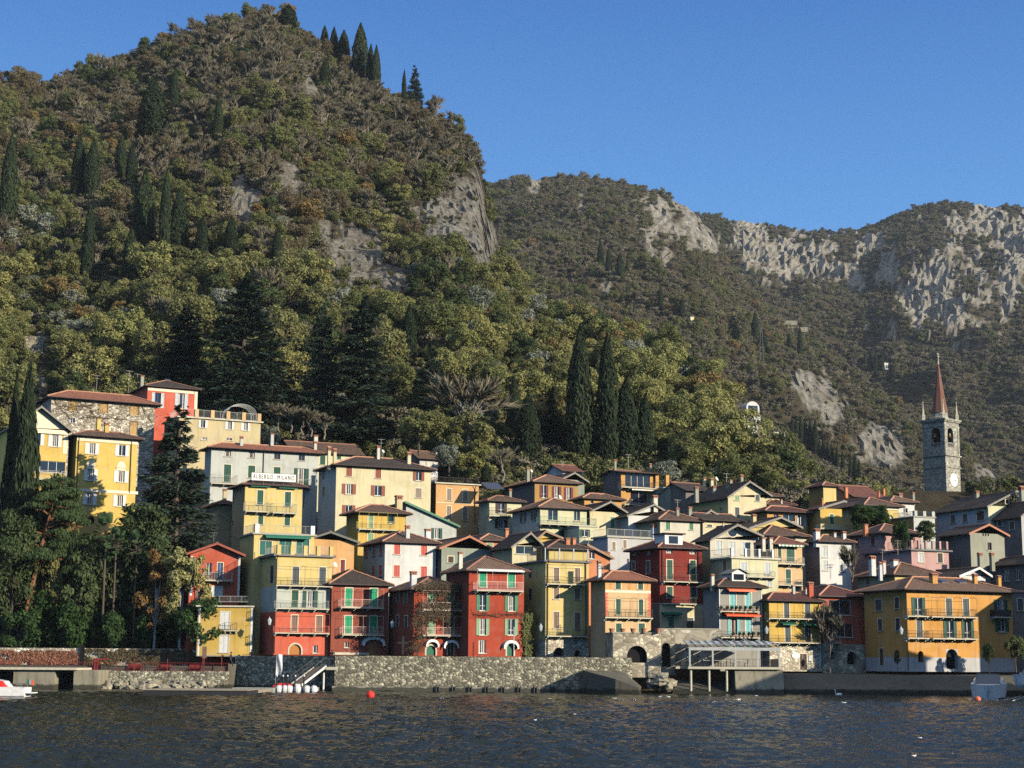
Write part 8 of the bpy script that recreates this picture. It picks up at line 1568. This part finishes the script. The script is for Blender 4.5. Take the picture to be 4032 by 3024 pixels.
# buoys, ropes, birds
def buoy(crop, x, y, col, r, lab, D):
    P = at(crop, x, y, D); o = empty('mooring_buoy', (P.x, D, 0.05)); tag(o, lab, 'buoy'); mb = MB(); mb.lathe([(r * math.sin(math.pi * i / 8) + 0.005, -r * math.cos(math.pi * i / 8) + r * 0.55) for i in range(9)], 14); mb.build('float', PT[col], o); mb = MB(); mb.tube([(0, 0, r * 1.5), (0.06, 0, r * 1.75), (0.0, 0, r * 1.9), (-0.06, 0, r * 1.75), (0, 0, r * 1.5)], 0.025, 5); mb.build('ring', METAL, o)
buoy('D1', 800, 1506, 'flagred', 0.42, 'round pink red buoy floating off the long lake wall', 168); buoy('O', 1432, 1508, 'orangefab', 0.30, 'orange buoy on the mooring lines beside the shaded boat', 172)
for pts in ([(1440, 1490), (1520, 1505), (1600, 1518), (1650, 1522)], [(1450, 1500), (1490, 1518), (1530, 1524)], [(1725, 1520), (1810, 1505), (1890, 1480), (1936, 1455)], [(1810, 1528), (1880, 1510), (1936, 1480)]):
    mb = MB(); mb.tube([tuple(Vector((xat('O', x, y, 3.5 * 6600 / max(60, px('O', x, y)[1] - 2618)), 3.5 * 6600 / max(60, px('O', x, y)[1] - 2618), 0.10))) for x, y in pts], 0.04, 5); tag(mb.build('mooring_rope', PT['palegrey']), 'pale floating mooring rope near the shaded boat', 'rope', 'mooring ropes by the shaded boat')
def bird(o, s, neck):
    mb = MB(); n, k = 10, 7
    for i in range(k + 1):
        q = i / k; r = math.sin(math.pi * min(0.97, max(0.03, q))) ** 0.7
        for j in range(n): t = 2 * math.pi * j / n; mb.v.append((s * (q - 0.5) * 1.5, s * 0.32 * r * math.cos(t), s * (0.2 + 0.28 * r * math.sin(t) + 0.22 * (q - 0.3) ** 2 * (q > 0.3))))
    for i in range(k):
        for j in range(n): mb.f.append((i * n + j, (i + 1) * n + j, (i + 1) * n + (j + 1) % n, i * n + (j + 1) % n)); mb.m.append(0)
    if neck: mb.tube([(-0.6 * s, 0, 0.25 * s), (-0.8 * s, 0, 0.6 * s), (-0.68 * s, 0, 0.95 * s), (-0.8 * s, 0, 1.12 * s), (-1.0 * s, 0, 1.08 * s)], 0.085 * s, 7, r1=0.06 * s)
    else: mb.tube([(-0.55 * s, 0, 0.3 * s), (-0.68 * s, 0, 0.55 * s), (-0.85 * s, 0, 0.55 * s)], 0.14 * s, 7, r1=0.08 * s)
    mb.build('body', PT['whitefab'], o); mb = MB(); zz = (1.07, 0.55)[not neck] * s; xx = (-1.0, -0.85)[not neck] * s; mb.poly([(xx, -0.04 * s, zz + 0.03 * s), (xx, 0.04 * s, zz + 0.03 * s), (xx - 0.2 * s, 0, zz - 0.03 * s)]); mb.poly([(xx, -0.04 * s, zz - 0.03 * s), (xx - 0.2 * s, 0, zz - 0.03 * s), (xx, 0.04 * s, zz - 0.03 * s)]); mb.build('beak', PT['orangefab'], o)
for x, y, big in ((1812, 1499, 1), (954, 1508, 0), (1190, 1509, 0), (1328, 1508, 0), (1425, 1504, 0), (1444, 1504, 0), (1595, 1510, 0), (1634, 1502, 0), (1824, 1517, 0), (1988, 1590, 0), (1974, 1627, 0), (2052, 1624, 0), (1242, 1540, 0), (1156, 1552, 0)):
    Y = px('D1', x, y)[1]; hz = 2610 + 0.007 * (px('D1', x, y)[0] - 2016); D = 3.5 * 6600 / (Y - hz); D = min(D, 199); o = empty('swan' if big else 'gull', (xat('D1', x, y, D), D, 0.0), RND.random() * 1.2 - 0.6 + (math.pi if RND.random() < 0.5 else 0)); tag(o, 'white swan swimming off the quay of the orange house' if big else 'small white gull resting on the water', 'swan' if big else 'gull', None if big else 'gulls on the lake'); bird(o, 0.62 if big else (0.28 if D > 130 else 0.13), big)
# ------------------------------------------------------------------ people
def person(loc, rz, joints, lab, top, hair=(0.02, 0.016, 0.012, 1)):
    """joints: list of (name, parent, xyz, radius); one skinned surface"""
    o = empty('person', loc, rz); tag(o, lab, 'person'); names = [j[0] for j in joints]; V = [j[2] for j in joints]; E = []
    for i, j in enumerate(joints):
        if j[1]: E.append((names.index(j[1]), i))
    for hnd, dr in (('handl', 1), ('handr', -1)):
        k = names.index(hnd); b = Vector(V[k]); el = Vector(V[names.index('elbow' + hnd[-1])]); d = (b - el).normalized(); s_ = d.cross(Vector((0, 1, 0))).normalized()
        for f in range(5):
            off = s_ * (f - 2) * 0.018; ln = (0.05, 0.075, 0.085, 0.078, 0.06)[f]; V.append(tuple(b + off + d * ln + (s_ * -0.03 if f == 0 else Vector()))); E.append((k, len(V) - 1))
    me = bpy.data.meshes.new('body'); me.from_pydata(V, E, []); ob = link('body', me, o)
    m, t, b = newmat('person_clothes'); c = N(t, 'ShaderNodeSeparateXYZ'); t.links.new(objco(t), c.inputs[0]); mp = N(t, 'ShaderNodeMapRange'); mp.inputs[1].default_value = 0; mp.inputs[2].default_value = 1.8; t.links.new(c.outputs[2], mp.inputs[0])
    cr = ramp(t, mp.outputs[0], [(0.0, (0.02, 0.02, 0.022)), (0.05, (0.03, 0.035, 0.05)), (0.50, (0.03, 0.035, 0.05)), (0.52, top[:3]), (0.84, top[:3]), (0.855, (0.45, 0.27, 0.19))]); t.nodes[-1]; b.inputs['Roughness'].default_value = 0.85
    for nd in t.nodes:
        if nd.type == 'VALTORGB': nd.color_ramp.interpolation = 'CONSTANT'
    t.links.new(cr, b.inputs['Base Color']); me.materials.append(m)
    sk = ob.modifiers.new('skin', 'SKIN'); 
    for i, v in enumerate(me.skin_vertices[0].data):
        r = joints[i][3] if i < len(joints) else 0.009; v.radius = (r, r) if not isinstance(r, tuple) else r; v.use_root = (i == 0)
    sb = ob.modifiers.new('smooth', 'SUBSURF'); sb.levels = 1; sb.render_levels = 2
    hd = Vector(V[names.index('head')]); mb = MB(); mb.lathe([(0.02, 0.15), (0.075, 0.13), (0.112, 0.06), (0.115, 0.0), (0.10, -0.05)], 10, 0, (hd.x, hd.y + 0.02, hd.z)); mb.build('hair', plain('hair', hair, 0.8), o)
def joints(legl, legr, arml, armr, lean=0.0):
    J = [('pelvis', None, (0, 0, 0.95), (0.16, 0.11)), ('chest', 'pelvis', (lean, 0, 1.28), (0.19, 0.12)), ('neckbase', 'chest', (lean * 1.2, 0, 1.45), (0.10, 0.08)), ('neck', 'neckbase', (lean * 1.3, -0.01, 1.53), 0.055), ('head', 'neck', (lean * 1.4, -0.02, 1.66), (0.085, 0.10)), ('crown', 'head', (lean * 1.4, -0.01, 1.75), 0.06)]
    for s, lg, ar in (('l', legl, arml), ('r', legr, armr)):
        J += [('hip' + s, 'pelvis', lg[0], 0.10), ('knee' + s, 'hip' + s, lg[1], 0.065), ('ankle' + s, 'knee' + s, lg[2], 0.045), ('toe' + s, 'ankle' + s, lg[3], 0.04), ('shoulder' + s, 'neckbase', ar[0], 0.075), ('elbow' + s, 'shoulder' + s, ar[1], 0.05), ('wrist' + s, 'elbow' + s, ar[2], 0.036), ('hand' + s, 'wrist' + s, ar[3], 0.035)]
    return J
PX = at('P', 1000, 280, 212.75)
person((PX.x, 212.75, 2.85), 0, joints([(0.03, -0.1, 0.9), (0.20, -0.1, 0.52), (0.33, -0.1, 0.10), (0.46, -0.1, 0.06)], [(-0.03, 0.1, 0.9), (-0.12, 0.1, 0.5), (-0.40, 0.1, 0.15), (-0.30, 0.1, 0.05)], [(0.04, -0.2, 1.42), (-0.10, -0.25, 1.16), (0.0, -0.24, 0.95), (0.03, -0.24, 0.88)], [(0.04, 0.2, 1.42), (0.14, 0.25, 1.16), (0.28, 0.24, 0.98), (0.33, 0.24, 0.92)], 0.05), 'walking person in dark clothes striding along the lakeside path', (0.03, 0.032, 0.04, 1))
stand = lambda a, b: joints([(0.1, 0, 0.9), (0.11, -0.02, 0.5), (0.11, 0.02, 0.09), (0.12, -0.12, 0.04)], [(-0.1, 0, 0.9), (-0.11, -0.02, 0.5), (-0.11, 0.02, 0.09), (-0.12, -0.12, 0.04)], a, b)
P2 = at('J', 1440, 1250, 209.0); person((P2.x, 209.0, 3.15), 0.5, stand([(0.2, 0, 1.42), (0.30, -0.18, 1.25), (0.12, -0.36, 1.45), (0.08, -0.40, 1.52)], [(-0.2, 0, 1.42), (-0.30, -0.18, 1.25), (-0.12, -0.36, 1.45), (-0.08, -0.40, 1.52)]), 'standing person in a black coat raising a phone beside the gangway', (0.012, 0.012, 0.014, 1))
P3 = at('J', 688, 1250, 212.6); person((P3.x, 212.6, 3.15), -0.4, stand([(0.2, 0, 1.42), (0.28, -0.1, 1.14), (0.20, -0.32, 1.08), (0.16, -0.40, 1.08)], [(-0.2, 0, 1.42), (-0.28, -0.1, 1.14), (-0.16, -0.30, 1.06), (-0.10, -0.38, 1.06)]), 'person in black leaning on the wall beside the low yellow house', (0.012, 0.012, 0.014, 1))
# ------------------------------------------------------------------ small things on the slopes
P, ly = hit(1646, 800)
if P is not None:
    o = empty('lattice_pylon', P); tag(o, 'thin grey lattice power pylon on the wooded slope', 'pylon'); H = 95 * (4032 / 2212) / FOC * P.y; mb = MB(); c = lambda q: 1.3 * (1 - 0.8 * q) + 0.15
    for sx, sy_ in ((-1, -1), (1, -1), (1, 1), (-1, 1)): mb.tube([(sx * c(0), sy_ * c(0), -1), (sx * c(1), sy_ * c(1), H)], 0.07, 4)
    for i in range(14):
        z0, z1 = H * i / 14, H * (i + 1) / 14; a, b = c(i / 14), c((i + 1) / 14)
        for p, q in (((-a, -a, z0), (b, -b, z1)), ((a, -a, z0), (-b, -b, z1)), ((-a, a, z0), (-b, -b, z1)), ((a, -a, z0), (b, b, z1))): mb.tube([p, q], 0.035, 3)
    mb.build('frame', METAL, o)
    for z in (0.78, 0.88, 0.97): mb = MB(); mb.tube([(-2.4, 0, H * z), (0, 0, H * z + 0.3), (2.4, 0, H * z)], 0.06, 4); mb.build('crossarm', METAL, o)
for x0, x1, yb, yt, lab in ((1488, 1500, 700, 676, 'tiny yellow hut among olive trees on the slope'), (1905, 1920, 800, 786, 'tiny white hut among the clump of cypresses')):
    P, ly = hit((x0 + x1) / 2, yb)
    if P is not None:
        s = (4032 / 2212) / FOC * P.y; w = (x1 - x0) * s; w *= 0.75; hh = (yb - yt) * s * 0.5; o = empty('hut', (P.x, P.y - 4, P.z - 1), 0.4); tag(o, lab, 'hut'); mb = MB(); mb.box(-w / 2, 0, -2, w / 2, w, hh + 1); mb.build('wall', PL['cream' if x0 < 1600 else 'white'], o); mb = MB(); z = hh + 1
        mb.quad((-w * .6, -w * .1, z), (w * .6, -w * .1, z), (w * .6, w * .5, z + w * .35), (-w * .6, w * .5, z + w * .35)); mb.quad((w * .6, w * 1.1, z), (-w * .6, w * 1.1, z), (-w * .6, w * .5, z + w * .35), (w * .6, w * .5, z + w * .35)); mb.build('roof', TI['brown'], o); mb = MB(); mb.box(-w * .15, -0.03, 0, w * .15, 0.0, 2.0); mb.build('door', PT['dark'], o)
for x0, x1, yt, yb, lab in ((62, 102, 718, 756, 'grey dry stone retaining wall on the hillside above the garden'), (1688, 1722, 690, 700, 'pale dry stone terrace wall, upper one, below the cliffs'), (1700, 1745, 704, 714, 'pale dry stone terrace wall, lower one, below the cliffs'), (75, 98, 800, 850, 'narrow pale masonry buttress in the bushes above the villa')):
    a, ly = hit(x0, yb); 
    if a is None: continue
    s = (4032 / 2212) / FOC * a.y; mb = MB(); wallgrid(mb, (a.x, a.y - 3.5), (a.x + (x1 - x0) * s, a.y - 3.0), a.z - 1.5, a.z + (yb - yt) * s * 0.6, 1.5, 0.15, x0); tag(mb.build('retaining_wall', STONE_WALL), lab, 'wall')

# ------------------------------------------------------------------ air
mb = MB(); mb.box(-1450, -1450, -6.4, 1450, 2600, 610); hz = mb.build('haze', None) if False else link('haze', mb.data('haze', []))
m = bpy.data.materials.new('haze_air'); m.use_nodes = True; t = m.node_tree; t.nodes.clear(); ou = t.nodes.new('ShaderNodeOutputMaterial'); pv = t.nodes.new('ShaderNodeVolumePrincipled'); pv.inputs['Color'].default_value = (0.80, 0.88, 1.0, 1); pv.inputs['Density'].default_value = 0.00004; pv.inputs['Anisotropy'].default_value = 0.0
t.links.new(pv.outputs[0], ou.inputs['Volume']); hz.data.materials.append(m); tag(hz, kind='stuff')
SC.cycles.volume_bounces = 0
